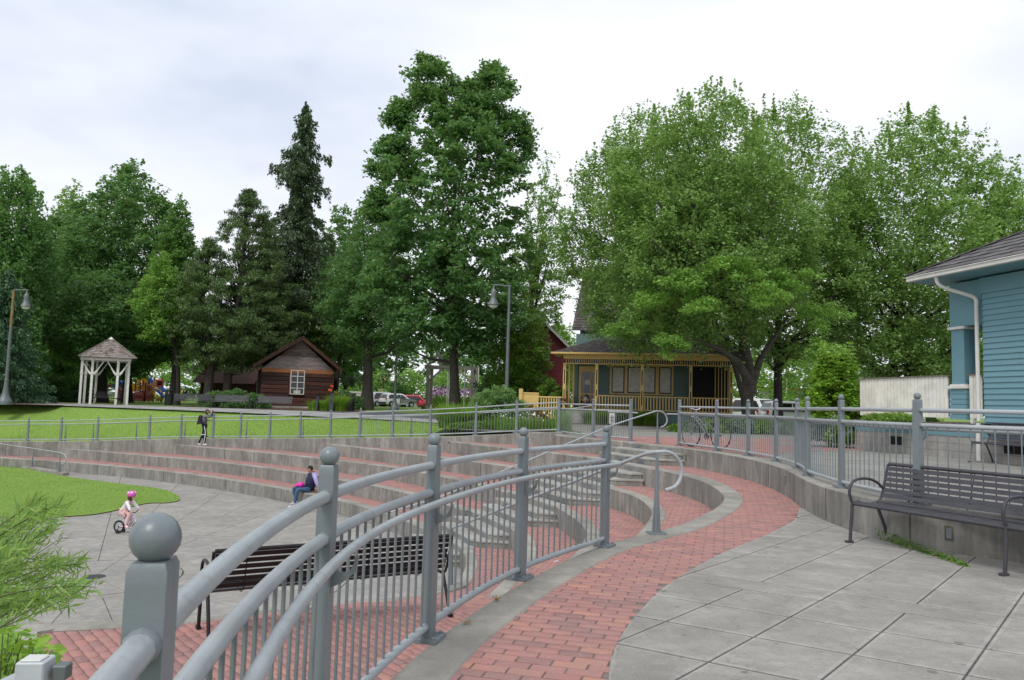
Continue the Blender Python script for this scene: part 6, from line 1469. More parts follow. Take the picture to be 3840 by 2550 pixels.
x_, y_, _ = V(2110, 1610, 28.2); blades('iris_clump', 'bright upright green iris leaves beside the stair head railing', x_, 28.6, UP, .38, .3, 1.0, 170, 'leaf_lime', w=.03, lean=.22)
x_, y_, _ = V(1715, 1615, 31); blades('grass_clump', 'arching lime green grass clump behind the ramp railing left of the round shrub', x_, 31.6, UP-.05, .8, .6, 1.15, 1500, 'leaf_lime', w=.035, lean=.8)
x_, y_, _ = V(1770, 1625, 30.6); shrub('low_plants', 'dark low leafy plants under the round shrub behind the railing', x_+.9, 30.3, UP-.05, 2.0, .5, .35, 7000, .07, 'leaf_bush', rc=.14)
x_, y_, _ = V(2062, 1470, 48.5); shrub('leafy_shrub', 'tall bright green shrub left of the yellow porch', x_, 49.3, UP, 1.25, 1.0, 2.7, 22000, .12, 'leaf_bush', rc=.32)
for px, lab in ((2225, 'grass tuft below the yellow porch left of the white sign'), (2300, 'grass tuft below the porch right of the white sign'), (2425, 'large arching grass tuft below the middle of the porch'), (2370, 'small leafy tuft below the porch rail')):
    x_, y_, _ = V(px, 1560, 44.2); blades('ornamental_grass', lab, x_, 44.0, UP, .55, .4, .95, 700, 'leaf_bush', w=.03, lean=.75, group='grass tufts in the porch bed')
x_, y_, _ = V(2820, 1590, 33.5); t = shrub('low_hedge', 'long low hedge under the maples along the plaza', V(2790, 1580, 34)[0], 34.0, UP, 3.4, .55, .62, 22000, .09, 'leaf_bush', rc=.2)
b = MB(); 
# the young tree-like bush by the blue house deck
BXp = V(3135, 1690, 22.6); bt = thing('lilac_bush', (BXp[0], 22.8, UP), 'tall bright green leafy bush at the end of the white fence', 'bush'); C = []; P = []
for i in range(150):
    u = rng.random(); w_ = float(np.interp(u, [0, .2, .45, .7, 1], [.6, .95, .9, .62, .42])); a = rng.uniform(0, 6.28); r_ = w_*rng.uniform(.3, 1)**.6*.92; C.append((BXp[0]+r_*math.cos(a)+.10*u, 22.8+r_*math.sin(a)*.8, UP+.15+2.45*u))
q_, k = clumpcloud(C, rng.uniform(.16, .32, len(C)), 14000, .6); P.append(q_)
stm = MB()
for i in range(46):
    a = rng.uniform(0, 6.28); r_ = .62*rng.random()**.5; bx, by = BXp[0]+.12+r_*math.cos(a), 22.8+r_*math.sin(a)*.8; z0 = UP+rng.uniform(1.6, 2.5); L_ = rng.uniform(.45, .85); nn = int(L_/.10)
    stm.tube([(bx, by, z0), (bx+.05*math.cos(a), by, z0+L_)], [.008, .004], 4, cap=False)
    for k in range(nn):
        for sgn in (0, 1, 2, 3): P.append(np.array([[bx+.07*math.cos(a+k*1.57+sgn*1.57), by+.07*math.sin(a+k*1.57+sgn*1.57), z0+L_*(k+.6)/nn]]))
for i in range(14):
    a = rng.uniform(0, 6.28); stm.tube([(BXp[0]+.1*math.cos(a), 22.8+.1*math.sin(a), UP-.02), (BXp[0]+.4*math.cos(a), 22.8+.35*math.sin(a), UP+1.6)], [.022, .008], 5, cap=False)
leaves('foliage', np.concatenate(P), .115, 'leaf_lime', bt, aspect=.62, up=1.2, droop=.15); stm.build('stems', 'stem_green', bt)
shrub('ground_ivy', 'green creeping plants below the white fence on the deck', *[float(v) for v in BP(-1.7, .02, 1.27)], .9, .9, .16, 2600, .09, 'leaf_bush', rc=.12, cat='plant', stems=False)
# weeds at the foot of the curved wall under the near bench
wd = thing('wall_weeds', (4.3, 8.6, 0), 'small green weeds growing at the foot of the wall under the near bench', 'weeds'); P = []
for i in range(900):
    u = rng.random(); px = 3290+u*330; py = 2015+u*105+rng.normal()*3; g_ = G(px, py, 0); P.append((g_[0]+rng.normal()*.02, g_[1]+rng.normal()*.03-.02, rng.random()**2*.09*(1.3-u)))
leaves('foliage', np.array(P), .028, 'leaf_bush', wd, aspect=.6, up=.8)
wd2 = thing('curb_weed', (*G(1860, 2255, 0), 0), 'tiny green weed growing from the curb edge by the brick path', 'weeds'); g_ = G(1862, 2255, 0)
leaves('foliage', np.stack([rng.normal(g_[0], .018, 26), rng.normal(g_[1], .014, 26), rng.uniform(0, .035, 26)], 1), .018, 'leaf_redbush', wd2)
# litter: leaf and paper scraps
for px, py, z_, lab, mm in ((1752, 2338, .004, 'small dry brown leaf on the curb by the near railing', 'leaf_litter'), (2345, 1810, -H+.0, 'scrap of white paper on the brick tier below the stairs', 'sign_white'), (2085, 2108, .004, 'tiny white scrap on the curb', 'sign_white')):
    g_ = G(px, py, z_); t = thing('litter', (g_[0], g_[1], z_), lab, 'litter'); w = .07 if 'paper' in lab else .025
    MB().add([(g_[0]-w, g_[1]-w*.5, z_+.004), (g_[0]+w, g_[1]-w*.4, z_+.012), (g_[0]+w*.9, g_[1]+w*.5, z_+.02), (g_[0]-w*.8, g_[1]+w*.6, z_+.006)], [(0, 1, 2, 3)]).build('scrap', mm, t, recalc=False)
# daylilies and slate slabs beside the cabin
x_, y_, _ = V(1250, 1545, 53); zl_ = T(x_, y_)
for px, lab, n_, hh in ((1185, 'green daylily leaves left of the dark standing stone', 520, .8), (1215, 'green daylily clump between the two standing stones', 520, .85), (1262, 'tall daylily clump with orange flowers right of the stones', 900, 1.25)):
    xx = V(px, 1545, 53)[0]; dl_ = blades('daylily', lab, xx, 53.3, zl_, .55, .4, hh, n_, 'leaf_lime', w=.04, lean=.6, cat='flowers', group='daylilies beside the cabin')
    if 'orange' in lab: blooms(dl_, np.array([V(a, b_, 53.2) for a, b_ in ((1244, 1450), (1248, 1451), (1240, 1461), (1236, 1463), (1259, 1472), (1243, 1449), (1238, 1462), (1246, 1452), (1241, 1464), (1258, 1470))]+[V(1244+rng.normal()*3, 1450+rng.normal()*2, 53.2) for _ in range(4)]+[V(1239+rng.normal()*3, 1462+rng.normal()*2, 53.2) for _ in range(5)]), .17, 'orange_flower')
for px, lab, w, hh in ((1185, 'thin dark slate standing stone, the left of two', .07, 1.0), (1240, 'taller dark slate standing stone with a slanted top, the right of two', .14, 1.2)):
    xx, yy, _ = V(px, 1546, 52.6); t = thing('standing_stone', (xx, yy, zl_), lab, 'stone slab'); MB().extr([(xx-w, yy, zl_), (xx+w, yy, zl_), (xx+w*1.1, yy+.1, zl_+hh*.75), (xx+w*.2, yy+.1, zl_+hh), (xx-w*.9, yy+.1, zl_+hh*.8)], (0, .35, 0)).build('slab', 'slate', t)
shrub('dark_hedge', 'low dark evergreen hedge behind the slat benches left of the cabin', V(860, 1530, 54)[0], 54.6, T(-18, 54), 2.7, .9, 1.25, 15000, .12, 'leaf_broad', rc=.35)
shrub('hedge', 'small dark shrubs between the cabin and the benches', V(955, 1530, 55)[0], 55.2, T(-17, 55), 1.0, .8, .9, 6000, .12, 'leaf_dark', rc=.3)
shrub('bushes', 'green bushes behind the litter bin right of the cabin', V(1290, 1530, 60)[0], 60.5, T(-12, 60), 1.5, .8, 1.5, 7000, .14, 'leaf_broad', rc=.35)
shrub('left_bush', 'dark brownish bush at the far left behind the path', V(195, 1500, 62)[0], 62, T(-34, 62), 3.2, 1.2, 2.1, 12000, .16, 'leaf_dark', rc=.5)
shrub('dark_conifer_shrub', 'small dark rounded conifer in the car park behind the second lamp post', V(1485, 1500, 118)[0], 118, .6, 1.9, 1.6, 4.6, 7000, .22, 'leaf_dark', rc=.6)
pf = blades('purple_flowers', 'band of tall purple flowers and grass behind the timber frame', V(1755, 1500, 78)[0], 78, T(-5, 78), 3.9, 1.0, 1.5, 1900, 'leaf_bush', w=.06, lean=.3, cat='flowers')
blooms(pf, np.stack([rng.uniform(V(1620, 1500, 78)[0], V(1880, 1500, 78)[0], 750), rng.normal(78, .5, 750), rng.normal(T(-5, 78)+1.65, .22, 750)], 1), .22, 'flower_purple')
# willow branches at the left, close to the camera
wl = thing('willow_branches', (-3.2, 4.4, -.9), 'feathery willow branches with narrow leaves reaching in from the left edge', 'willow'); P = []; D = []; tw = MB()
r_ = np.random.default_rng(21)
for i in range(46):
    Yq = r_.uniform(3.6, 5.2); px0, py0 = -190+r_.normal()*60, 2000+r_.random()*470; u_ = r_.random(); px1 = 60+300*r_.random()**1.1; py1 = py0-120-330*r_.random()*(.4+(py0-2000)/500)
    py1 = max(py1, 1790+.6*abs(px1-60)); 
    if px1 > 250: py1 = max(py1, 2060+r_.random()*230)
    a = np.array(V(px0, py0, Yq)); b_ = np.array(V(px1, py1, Yq+r_.uniform(-.4, .4))); c_ = (a+b_)/2+np.array([0, 0, -.04+.12*r_.random()]); prev = None; pts = []
    for k in range(13):
        u = k/12; p = (1-u)**2*a+2*u*(1-u)*c_+u*u*b_; pts.append(tuple(p))
    tw.tube(pts, [.0042*(1-.8*k/12)+.0008 for k in range(13)], 4, cap=False)
    n_ = 62
    for k in range(n_):
        u = (k+r_.random())/n_; p = (1-u)**2*a+2*u*(1-u)*c_+u*u*b_; t_ = 2*(1-u)*(c_-a)+2*u*(b_-c_); t_ /= np.linalg.norm(t_)
        sd_ = np.cross(t_, [0, -1, .2])*(1 if k % 2 else -1)+r_.normal(size=3)*.25; dv = t_*1.0+sd_*.55; dv /= np.linalg.norm(dv); P.append(p+dv*.042); D.append(dv)
leaves('foliage', np.array(P), .086, 'leaf_willow', wl, aspect=.125, up=.1, dirs=np.array(D)*3, jitter=.12, fold=.02); tw.build('twigs', 'stem_green', wl)
# leafy shrub in the lower left corner
cs = thing('corner_shrub', (-1.9, 2.9, -.88), 'bright green broad-leaved shrub in the bottom left corner around the grey box', 'shrub'); P = []; D = []; tw = MB()
for i in range(170):
    px1 = -40+r_.random()**1.2*250; lo = 2370+max(0, px1-60)*.45; py1 = lo+r_.random()*260; Yq = r_.uniform(2.3, 3.3)
    if 60 < px1 < 260 and py1 > 2440: Yq = r_.uniform(2.5, 3.3)
    b_ = np.array(V(px1, py1, Yq)); a = b_+np.array([r_.normal()*.08-.05, r_.normal()*.05, -.5]); tw.tube([tuple(a), tuple((a+b_)/2+np.array([.02, 0, .02])), tuple(b_)], [.005, .004, .0015], 4, cap=False)
    for k in range(11):
        u = 1-.085*k; p = a+(b_-a)*u; ang_ = k*1.57+r_.random(); dv = np.array([math.cos(ang_), math.sin(ang_), .35]); dv /= np.linalg.norm(dv); P.append(p+dv*.028); D.append(dv)
leaves('foliage', np.array(P), .052, 'leaf_lime', cs, aspect=.58, up=1.0, dirs=np.array(D)*3, jitter=.2, fold=.08); tw.build('twigs', 'stem_green', cs)
# grass blades on the lawns (real tufts give the cut grass its texture)
leafmat('grass_blade', (.18, .315, .05), (.245, .39, .08), trans=.3, big=.7)
def turf(name, label, pts, size, m_):
    o = leaves(name, pts, size, m_, None, aspect=.25, up=.0, dirs=np.tile([0, 0, 2.0], (len(pts), 1)), jitter=.7, fold=.02); tag(o, label, 'grass', kind='stuff')
P = []
while len(P) < 21000:
    x, y = rng.uniform(-30, -11), rng.uniform(22, 40)
    if inside(isl, x, y): P.append((x, y, FLOOR+.05))
turf('lawn_grass', 'short green grass of the lawn island beside the stage', np.array(P), .05, 'grass_blade')
P = []
lv = np.array([v.co[:] for v in bpy.data.objects['lawn'].data.vertices]).reshape(-1, 14, 3)
for _ in range(26000):
    i = rng.integers(0, len(lv)-1); j = rng.integers(0, 13); a_, b_2 = rng.random(), rng.random()
    P.append((lv[i, j]*(1-a_)+lv[i+1, j]*a_)*(1-b_2)+(lv[i, j+1]*(1-a_)+lv[i+1, j+1]*a_)*b_2+np.array([0, 0, .02]))
turf('lawn_grass', 'short green grass of the sloping lawn behind the ramp', np.array(P), .055, 'grass_blade')
ed = [(x-.02+rng.normal()*.02, y+rng.normal()*.02) for x, y in isl for _ in range(90)]
# ------------------------------------------------------------------ people
def skin_body(name, J, E_, m_, parent, sub=2, root=0):
    """continuous body grown round a skeleton: J {i: (x,y,z,r)}, E_ edges"""
    ks = list(J); O_ = Vector(origin(parent)); me = bpy.data.meshes.new(name); me.from_pydata([tuple(Vector(J[k][:3])-O_) for k in ks], [(ks.index(a), ks.index(b_)) for a, b_ in E_], [])
    o = bpy.data.objects.new(name, me); COL.objects.link(o); md = o.modifiers.new('s', 'SKIN'); sv = me.skin_vertices[0].data
    for i, k in enumerate(ks):
        r_ = J[k][3]; sv[i].radius = (r_, r_) if not isinstance(r_, tuple) else r_; sv[i].use_root = (k == root)
    ms = o.modifiers.new('b', 'SUBSURF'); ms.levels = sub; ms.render_levels = sub
    dg = bpy.context.evaluated_depsgraph_get(); dg.update(); m2 = bpy.data.meshes.new_from_object(o.evaluated_get(dg)); o.modifiers.clear(); o.data = m2; m2.name = name
    m2.materials.clear(); m2.materials.append(MATS[m_]); m2.polygons.foreach_set('use_smooth', [True]*len(m2.polygons)); reg(o, parent); o['W'] = tuple(O_); return o
def fingers(J, E_, w, hnd, d, n_, spread, sc_=1.0, curl=.3, tag_='r'):
    """palm and five unequal fingers leaving the wrist joint w; hnd = id of the palm joint"""
    d = Vector(d).normalized(); n_ = Vector(n_).normalized(); s_ = Vector(spread).normalized(); p = Vector(J[hnd][:3])
    for i, (off, L_) in enumerate(((-.030, .065), (-.010, .078), (.011, .074), (.031, .060))):
        k0, k1, k2 = f'{tag_}f{i}a', f'{tag_}f{i}b', f'{tag_}f{i}c'; a = p+s_*off*sc_+d*.02*sc_; b_ = p+s_*off*1.25*sc_+d*(.035+L_*.5)*sc_-n_*.012*curl*sc_; c = b_+(d*(1-curl*.5)-n_*curl).normalized()*L_*.55*sc_
        J[k0] = (*a, .012*sc_); J[k1] = (*b_, .009*sc_); J[k2] = (*c, .0075*sc_); E_ += [(hnd, k0), (k0, k1), (k1, k2)]
    a = p-s_*.035*sc_-d*.025*sc_; b_ = a-s_*.03*sc_+d*.035*sc_-n_*.01; J[tag_+'t0'] = (*a, .013*sc_); J[tag_+'t1'] = (*b_, .009*sc_); E_ += [(hnd, tag_+'t0'), (tag_+'t0', tag_+'t1')]
def face(t, c, fwd, r, hair, skin, full=True, short=True):
    """eyes, nose, mouth, ears and hair on a head centred at c"""
    f = Vector(fwd).normalized(); s_ = f.cross(ZZ).normalized(); c = Vector(c)
    b = MB()
    for i in (-1, 1): b.ball(c+f*r*.93+s_*r*.36*i+ZZ*r*.05, r*.11, 8)
    b.build('eyes', 'hair_dark', t, smooth=True)
    MB().ball(c+f*r*1.0-ZZ*r*.15, r*.16, 8, sz=1.5).build('nose', skin, t, smooth=True); MB().obox(c+f*r*.92-ZZ*r*.48, s_, f, ZZ, r*.27, r*.06, r*.06).build('mouth', 'bike_red' if False else 'hair_brown', t)
    e_ = MB()
    for i in (-1, 1): e_.ball(c+s_*r*.92*i, r*.2, 8, sz=1.4)
    e_.build('ears', skin, t, smooth=True)
    h_ = MB(); q = ZZ.rotation_difference((ZZ-f*.55).normalized()).to_matrix(); n_ = 14; Vv = []; Ff = []
    for i in range(7):
        th = (math.pi*.52)*i/6
        for k in range(n_): Vv.append(c-f*r*.10+q @ Vector((r*1.10*math.sin(th)*math.cos(6.283*k/n_), r*1.10*math.sin(th)*math.sin(6.283*k/n_), r*1.26*math.cos(th))))
    for i in range(6):
        for k in range(n_): Ff.append((i*n_+k, (i+1)*n_+k, (i+1)*n_+(k+1) % n_, i*n_+(k+1) % n_))
    h_.add(Vv, Ff)
    if not short: h_.ball(c-f*r*.45-ZZ*r*.5, r*.85, 12, sz=1.5)
    h_.build('hair', hair, t, smooth=True)
# --- seated man on the lowest seat wall
mg = V(1155, 1846, 27.35); SX, SY = mg[0], 27.25; SZ = ZE
man = thing('person', (SX, SY, SZ), 'man in a navy vest and blue jeans sitting on the lowest seat wall', 'person')
fw = Vector((-.80, -.60, 0)); sd_ = Vector((fw.y, -fw.x, 0))      # facing the stage; sd_ to his right
def M_(f, s_, z): return tuple(Vector((SX, SY, SZ))+fw*f+sd_*s_+ZZ*z)
RL = {'p': (*M_(-.06, 0, .10), .135), 'sp': (*M_(-.14, 0, .32), .125), 'ch': (*M_(-.17, 0, .50), .14), 'nk': (*M_(-.13, 0, .645), .055), 'hb': (*M_(-.07, 0, .70), .07), 'hd': (*M_(-.05, 0, .78), .098), 'ht': (*M_(-.05, 0, .86), .082)}
Em = [('p', 'sp'), ('sp', 'ch'), ('ch', 'nk'), ('nk', 'hb'), ('hb', 'hd'), ('hd', 'ht')]
legs = {'lk': M_(.40, -.10, .13), 'la': M_(.47, -.09, -.34), 'lf': M_(.64, -.10, -.39), 'rk': M_(.44, .16, .16), 'ra': M_(.30, .18, -.30), 'rf': M_(.46, .20, -.385)}
arms = {'rs': M_(-.17, .19, .57), 're': M_(-.30, .27, .32), 'rw': M_(-.36, .30, .09), 'rh': M_(-.37, .31, .035), 'ls': M_(-.17, -.19, .57), 'le': M_(-.20, -.30, .32), 'lw': M_(-.32, -.34, .09), 'lh': M_(-.34, -.345, .03)}
J = dict(RL); J.update({'lh0': (*M_(0, -.10, .08), .09), 'rh0': (*M_(0, .10, .08), .09)})
for k, r_ in (('lk', .06), ('la', .042), ('lf', .035), ('rk', .06), ('ra', .042), ('rf', .035)): J[k] = (*legs[k], r_*.85)
for k, r_ in (('rs', .06), ('re', .042), ('rw', .028), ('rh', .03), ('ls', .06), ('le', .042), ('lw', .028), ('lh', .03)): J[k+'_'] = (*arms[k], r_*.72)
Em += [('p', 'lh0'), ('lh0', 'lk'), ('lk', 'la'), ('la', 'lf'), ('p', 'rh0'), ('rh0', 'rk'), ('rk', 'ra'), ('ra', 'rf')]+[('ch', 'rs_'), ('rs_', 're_'), ('re_', 'rw_'), ('rw_', 'rh_'), ('ch', 'ls_'), ('ls_', 'le_'), ('le_', 'lw_'), ('lw_', 'lh_')]
fingers(J, Em, 'rw_', 'rh_', fw*-.9+sd_*.2, ZZ, sd_, tag_='r'); fingers(J, Em, 'lw_', 'lh_', fw*-.9-sd_*.2, ZZ, -sd_, tag_='l')
skin_body('body', J, Em, 'skin', man, 2, 'p')
Jt = {'z': (*M_(-.07, 0, .02), .19), 'a': (*M_(-.07, 0, .12), .185), 'b': (*M_(-.12, 0, .28), .18), 'c': (*M_(-.17, 0, .46), .20), 'd': (*M_(-.15, 0, .59), .16), 'e': (*M_(-.12, 0, .68), .085), 'r': (*M_(-.17, .17, .56), .10), 'l': (*M_(-.17, -.17, .56), .10)}; skin_body('vest', Jt, [('z', 'a'), ('a', 'b'), ('b', 'c'), ('c', 'd'), ('d', 'e'), ('c', 'r'), ('c', 'l')], 'navy', man, 2, 'b')
for s_ in ('r', 'l'):
    Js = {'x': (*M_(-.17, .12 if s_ == 'r' else -.12, .60), .08), 0: (*arms[s_+'s'], .088), 1: (*arms[s_+'e'], .066), 2: (*arms[s_+'w'], .050)}; skin_body('sleeve', Js, [('x', 0), (0, 1), (1, 2)], 'lavender', man, 2, 0)
Jp = {'q': (*M_(-.16, 0, .09), .15), 'p': (*M_(-.06, 0, .08), .165), 'l0': (*M_(.05, -.10, .09), .10), 'r0': (*M_(.05, .10, .09), .10), 'lk': (*legs['lk'], .075), 'rk': (*legs['rk'], .075), 'la': (*[a+b_ for a, b_ in zip(legs['la'], (0, 0, .0))], .058), 'ra': (*[a+b_ for a, b_ in zip(legs['ra'], (0, 0, .0))], .058)}
skin_body('jeans', Jp, [('q', 'p'), ('p', 'l0'), ('l0', 'lk'), ('lk', 'la'), ('p', 'r0'), ('r0', 'rk'), ('rk', 'ra')], 'denim', man, 2, 'p')
for s_ in ('l', 'r'):
    a = Vector(legs[s_+'a']); f_ = Vector(legs[s_+'f']); Jf = {0: (*(a-fw*.03-ZZ*.02), .048), 1: (*(a*.5+f_*.5), .046), 2: (*f_, .036)}; skin_body('shoe', Jf, [(0, 1), (1, 2)], 'shoe_grey', man, 2, 0); MB().obox((a+f_)/2+fw*.02-ZZ*.055, f_-a, sd_, ZZ, .15, .045, .012).build('sole', 'shoe_white', man, bevel=.005)
face(man, M_(-.045, 0, .79), (-.95, -.5, -.05), .098, 'hair_dark', 'skin')
pj = thing('pink_jacket', M_(.16, .03, .24), 'crumpled bright pink jacket lying on the seated man’s lap', 'jacket'); C = [M_(.10+.22*rng.random(), -.16+.30*rng.random(), .16+.08*rng.random()) for _ in range(9)]
Jj = {i: (*M_(*v), r_) for i, v, r_ in ((0, (.34, -.14, .25), .07), (1, (.24, -.02, .29), .085), (2, (.14, .12, .26), .10), (3, (.10, .24, .15), .095), (4, (.16, .28, .03), .08), (5, (.34, .10, .24), .065), (6, (.32, .24, .10), .06))}
skin_body('cloth', Jj, [(0, 1), (1, 2), (2, 3), (3, 4), (1, 5), (5, 6)], 'magenta', pj, 2, 1)
bpk = thing('backpack', M_(-.36, .04, .4), 'black backpack worn by the seated man', 'backpack'); Jb = {0: (*M_(-.30, .02, .18), .10), 1: (*M_(-.36, .02, .36), .14), 2: (*M_(-.33, .02, .54), .10)}; skin_body('pack', Jb, [(0, 1), (1, 2)], 'black_cloth', bpk, 2, 1)
# --- woman taking a photo on the third tier
wg = V(765, 1668, 36.6); wx, wy, wz = wg[0], 36.55, ZC+.004
wo = thing('person', (wx, wy, wz), 'woman in grey jacket and black striped trousers raising a camera on the third tier', 'person')
wf = Vector((.98, .15, 0)); ws = Vector((wf.y, -wf.x, 0))
def Wm(f, s_, z): return tuple(Vector((wx, wy, wz))+wf*f+ws*s_+ZZ*z)
J = {'p': (*Wm(0, 0, .92), .115), 'sp': (*Wm(-.03, 0, 1.10), .105), 'ch': (*Wm(-.02, 0, 1.30), .115), 'nk': (*Wm(.03, 0, 1.45), .042), 'hb': (*Wm(.07, 0, 1.51), .055), 'hd': (*Wm(.09, 0, 1.58), .085), 'ht': (*Wm(.08, 0, 1.65), .068),
     'lh0': (*Wm(0, -.08, .88), .085), 'rh0': (*Wm(0, .08, .88), .085), 'lk': (*Wm(-.06, -.08, .50), .058), 'la': (*Wm(-.25, -.09, .10), .037), 'lf': (*Wm(-.12, -.09, .035), .032), 'rk': (*Wm(.07, .08, .50), .058), 'ra': (*Wm(.02, .09, .09), .037), 'rf': (*Wm(.18, .10, .03), .032),
     'rs': (*Wm(.0, .15, 1.38), .055), 're': (*Wm(.24, .22, 1.33), .042), 'rw': (*Wm(.28, .10, 1.56), .028), 'rh': (*Wm(.27, .05, 1.61), .028), 'ls': (*Wm(.0, -.15, 1.38), .055), 'le': (*Wm(.26, -.20, 1.36), .042), 'lw': (*Wm(.29, -.09, 1.56), .028), 'lh': (*Wm(.28, -.04, 1.60), .028)}
Ew = [('p', 'sp'), ('sp', 'ch'), ('ch', 'nk'), ('nk', 'hb'), ('hb', 'hd'), ('hd', 'ht'), ('p', 'lh0'), ('lh0', 'lk'), ('lk', 'la'), ('la', 'lf'), ('p', 'rh0'), ('rh0', 'rk'), ('rk', 'ra'), ('ra', 'rf'), ('ch', 'rs'), ('rs', 're'), ('re', 'rw'), ('rw', 'rh'), ('ch', 'ls'), ('ls', 'le'), ('le', 'lw'), ('lw', 'lh')]
skel = {k: v[:3] for k, v in J.items()}
fingers(J, Ew, 'rw', 'rh', (.2, 0, 1), ws, wf, .9, tag_='r'); fingers(J, Ew, 'lw', 'lh', (.2, 0, 1), -ws, wf, .9, tag_='l')
skin_body('body', J, Ew, 'skin_pale', wo, 2, 'p')
Jt = {'z': (*Wm(0, 0, .84), .15), 'a': (*Wm(-.01, 0, .96), .145), 'b': (*Wm(-.03, 0, 1.15), .125), 'c': (*Wm(-.02, 0, 1.32), .135), 'd': (*Wm(.02, 0, 1.43), .07)}
for s_ in ('r', 'l'):
    for k, r_ in (('s', .08), ('e', .066), ('w', .048)): Jt[s_+k] = (*skel[s_+k], r_)
skin_body('jacket', Jt, [('z', 'a'), ('a', 'b'), ('b', 'c'), ('c', 'd'), ('c', 'rs'), ('rs', 're'), ('re', 'rw'), ('c', 'ls'), ('ls', 'le'), ('le', 'lw')], 'grey_cloth', wo, 2, 'b')
Jp = {'q': (*Wm(0, 0, 1.06), .13), 'p': (*Wm(0, 0, .95), .15), 'lh0': (*skel['lh0'], .105), 'rh0': (*skel['rh0'], .105), 'lk': (*skel['lk'], .078), 'rk': (*skel['rk'], .078), 'la': (*Wm(-.25, -.09, .07), .050), 'ra': (*Wm(.02, .09, .06), .050)}
skin_body('trousers', Jp, [('q', 'p'), ('p', 'lh0'), ('lh0', 'lk'), ('lk', 'la'), ('p', 'rh0'), ('rh0', 'rk'), ('rk', 'ra')], 'black_cloth', wo, 2, 'p')
st = MB(); st.tube([Wm(.03, .205, .90), Wm(.075, .175, .70), Wm(.08, .152, .50), Wm(.055, .145, .30), Wm(.03, .142, .12)], [.02, .02, .018, .016, .014], 6); st.build('stripe', 'stripe_white', wo); MB().obox(Wm(.0, .04, .52), wf, ws, ZZ, .11, .115, .014).build('knee_band', 'stripe_white', wo)
for a_, f_ in (('la', 'lf'), ('ra', 'rf')):
    a, f2 = Vector(skel[a_]), Vector(skel[f_]); skin_body('shoe', {0: (*(a-wf*.04-ZZ*.02), .056), 1: (*((a+f2)/2), .052), 2: (*f2, .042)}, [(0, 1), (1, 2)], 'shoe_white', wo, 2, 0)
face(wo, Wm(.09, 0, 1.59), wf, .09, 'hair_brown', 'skin_pale', short=False)
cm = thing('camera_body', Wm(.25, 0, 1.60), 'small black camera held up to the standing woman’s face', 'camera'); MB().obox(Wm(.25, 0, 1.60), wf, ws, ZZ, .03, .065, .042).build('housing', 'black_plastic', cm); MB().tube([Wm(.27, 0, 1.6), Wm(.35, 0, 1.6)], .032, 12).build('lens', 'black_plastic', cm)
bp2 = thing('backpack', Wm(-.2, 0, 1.2), 'large black backpack on the standing woman’s back', 'backpack'); skin_body('pack', {0: (*Wm(-.18, 0, 1.00), .14), 1: (*Wm(-.20, 0, 1.17), .18), 2: (*Wm(-.13, 0, 1.40), .13)}, [(0, 1), (1, 2)], 'black_cloth', bp2, 2, 1)
sb_ = thing('shoulder_bag', Wm(.06, .17, 1.1), 'grey and black shoulder bag at the woman’s hip', 'bag'); skin_body('bag', {0: (*Wm(-.02, .16, 1.12), .085), 1: (*Wm(.10, .16, 1.10), .08)}, [(0, 1)], 'slate', sb_, 2, 0)
# --- child on a small bicycle (right part hidden behind the near post)
kg = V(445, 1996, 20.9); kx, ky, kz = kg[0], 20.9, FLOOR
kb = thing('kids_bicycle', (kx, ky, kz), 'small white and red child’s bicycle with training wheels', 'bicycle'); kf = Vector((.97, -.22, 0)); ks_ = Vector((kf.y, -kf.x, 0))
def K(f, s_, z): return tuple(Vector((kx, ky, kz))+kf*f+ks_*s_+ZZ*z)
def wheel(par, c, ax, r, tr, spokes=10, tm='tyre', rimm='chrome', nm='wheel', hub='bin_metal'):
    c, ax = Vector(c), Vector(ax).normalized(); u = ax.cross(ZZ).normalized(); w = u.cross(ax)
    def ring(R, rr, m_, nme, par_): return MB().tube([c+(u*math.cos(a)+w*math.sin(a))*R for a in [2*math.pi*i/28 for i in range(29)]], rr, 8, cap=False).build(nme, m_, par_, smooth=True)
    o = ring(r-tr, tr, tm, nm, par); ring(r-2*tr, tr*.35, rimm, 'rim', o); b = MB()
    for i in range(spokes): a = 2*math.pi*i/spokes; b.tube([c, c+(u*math.cos(a)+w*math.sin(a))*(r-2*tr)], .0022 if r > .25 else .004, 3, cap=False)
    b.build('spokes', rimm, o); MB().tube([c-ax*.03, c+ax*.03], .018, 8).build('hub', hub, o)
wheel(kb, K(0, 0, .165), ks_, .165, .024); wheel(kb, K(.56, 0, .165), ks_, .165, .024); wheel(kb, K(.05, .12, .055), ks_, .055, .014, 5); wheel(kb, K(.05, -.12, .055), ks_, .055, .014, 5)
MB().tube([K(0, 0, .165), K(.24, 0, .19), K(.17, 0, .36), K(0, 0, .165)], .013, 8).build('rear_frame', 'bike_white', kb, smooth=True); MB().tube([K(.24, 0, .19), K(.46, 0, .42)], .017, 8).build('down_tube', 'bike_white', kb); MB().tube([K(.17, 0, .34), K(.46, 0, .45)], .015, 8).build('top_tube', 'bike_white', kb)
MB().tube([K(.56, 0, .165), K(.47, 0, .40), K(.45, 0, .52)], .014, 8).build('fork', 'bike_white', kb); MB().tube([K(.40, .20, .60), K(.44, .10, .58), K(.45, 0, .54), K(.44, -.10, .58), K(.40, -.20, .60)], .011, 8).build('handlebar', 'black_plastic', kb)
MB().tube([K(.165, 0, .34), K(.13, 0, .47)], .011, 8).build('seat_post', 'black_plastic', kb); MB().ball(K(.10, 0, .49), .085, 12, sx=1.3, sz=.32).build('saddle', 'black_plastic', kb, smooth=True); MB().tube([Vector(K(.24, .03, .19))-ks_*.008, Vector(K(.24, .03, .19))+ks_*.008], .055, 16).build('chain_guard', 'bike_red', kb)
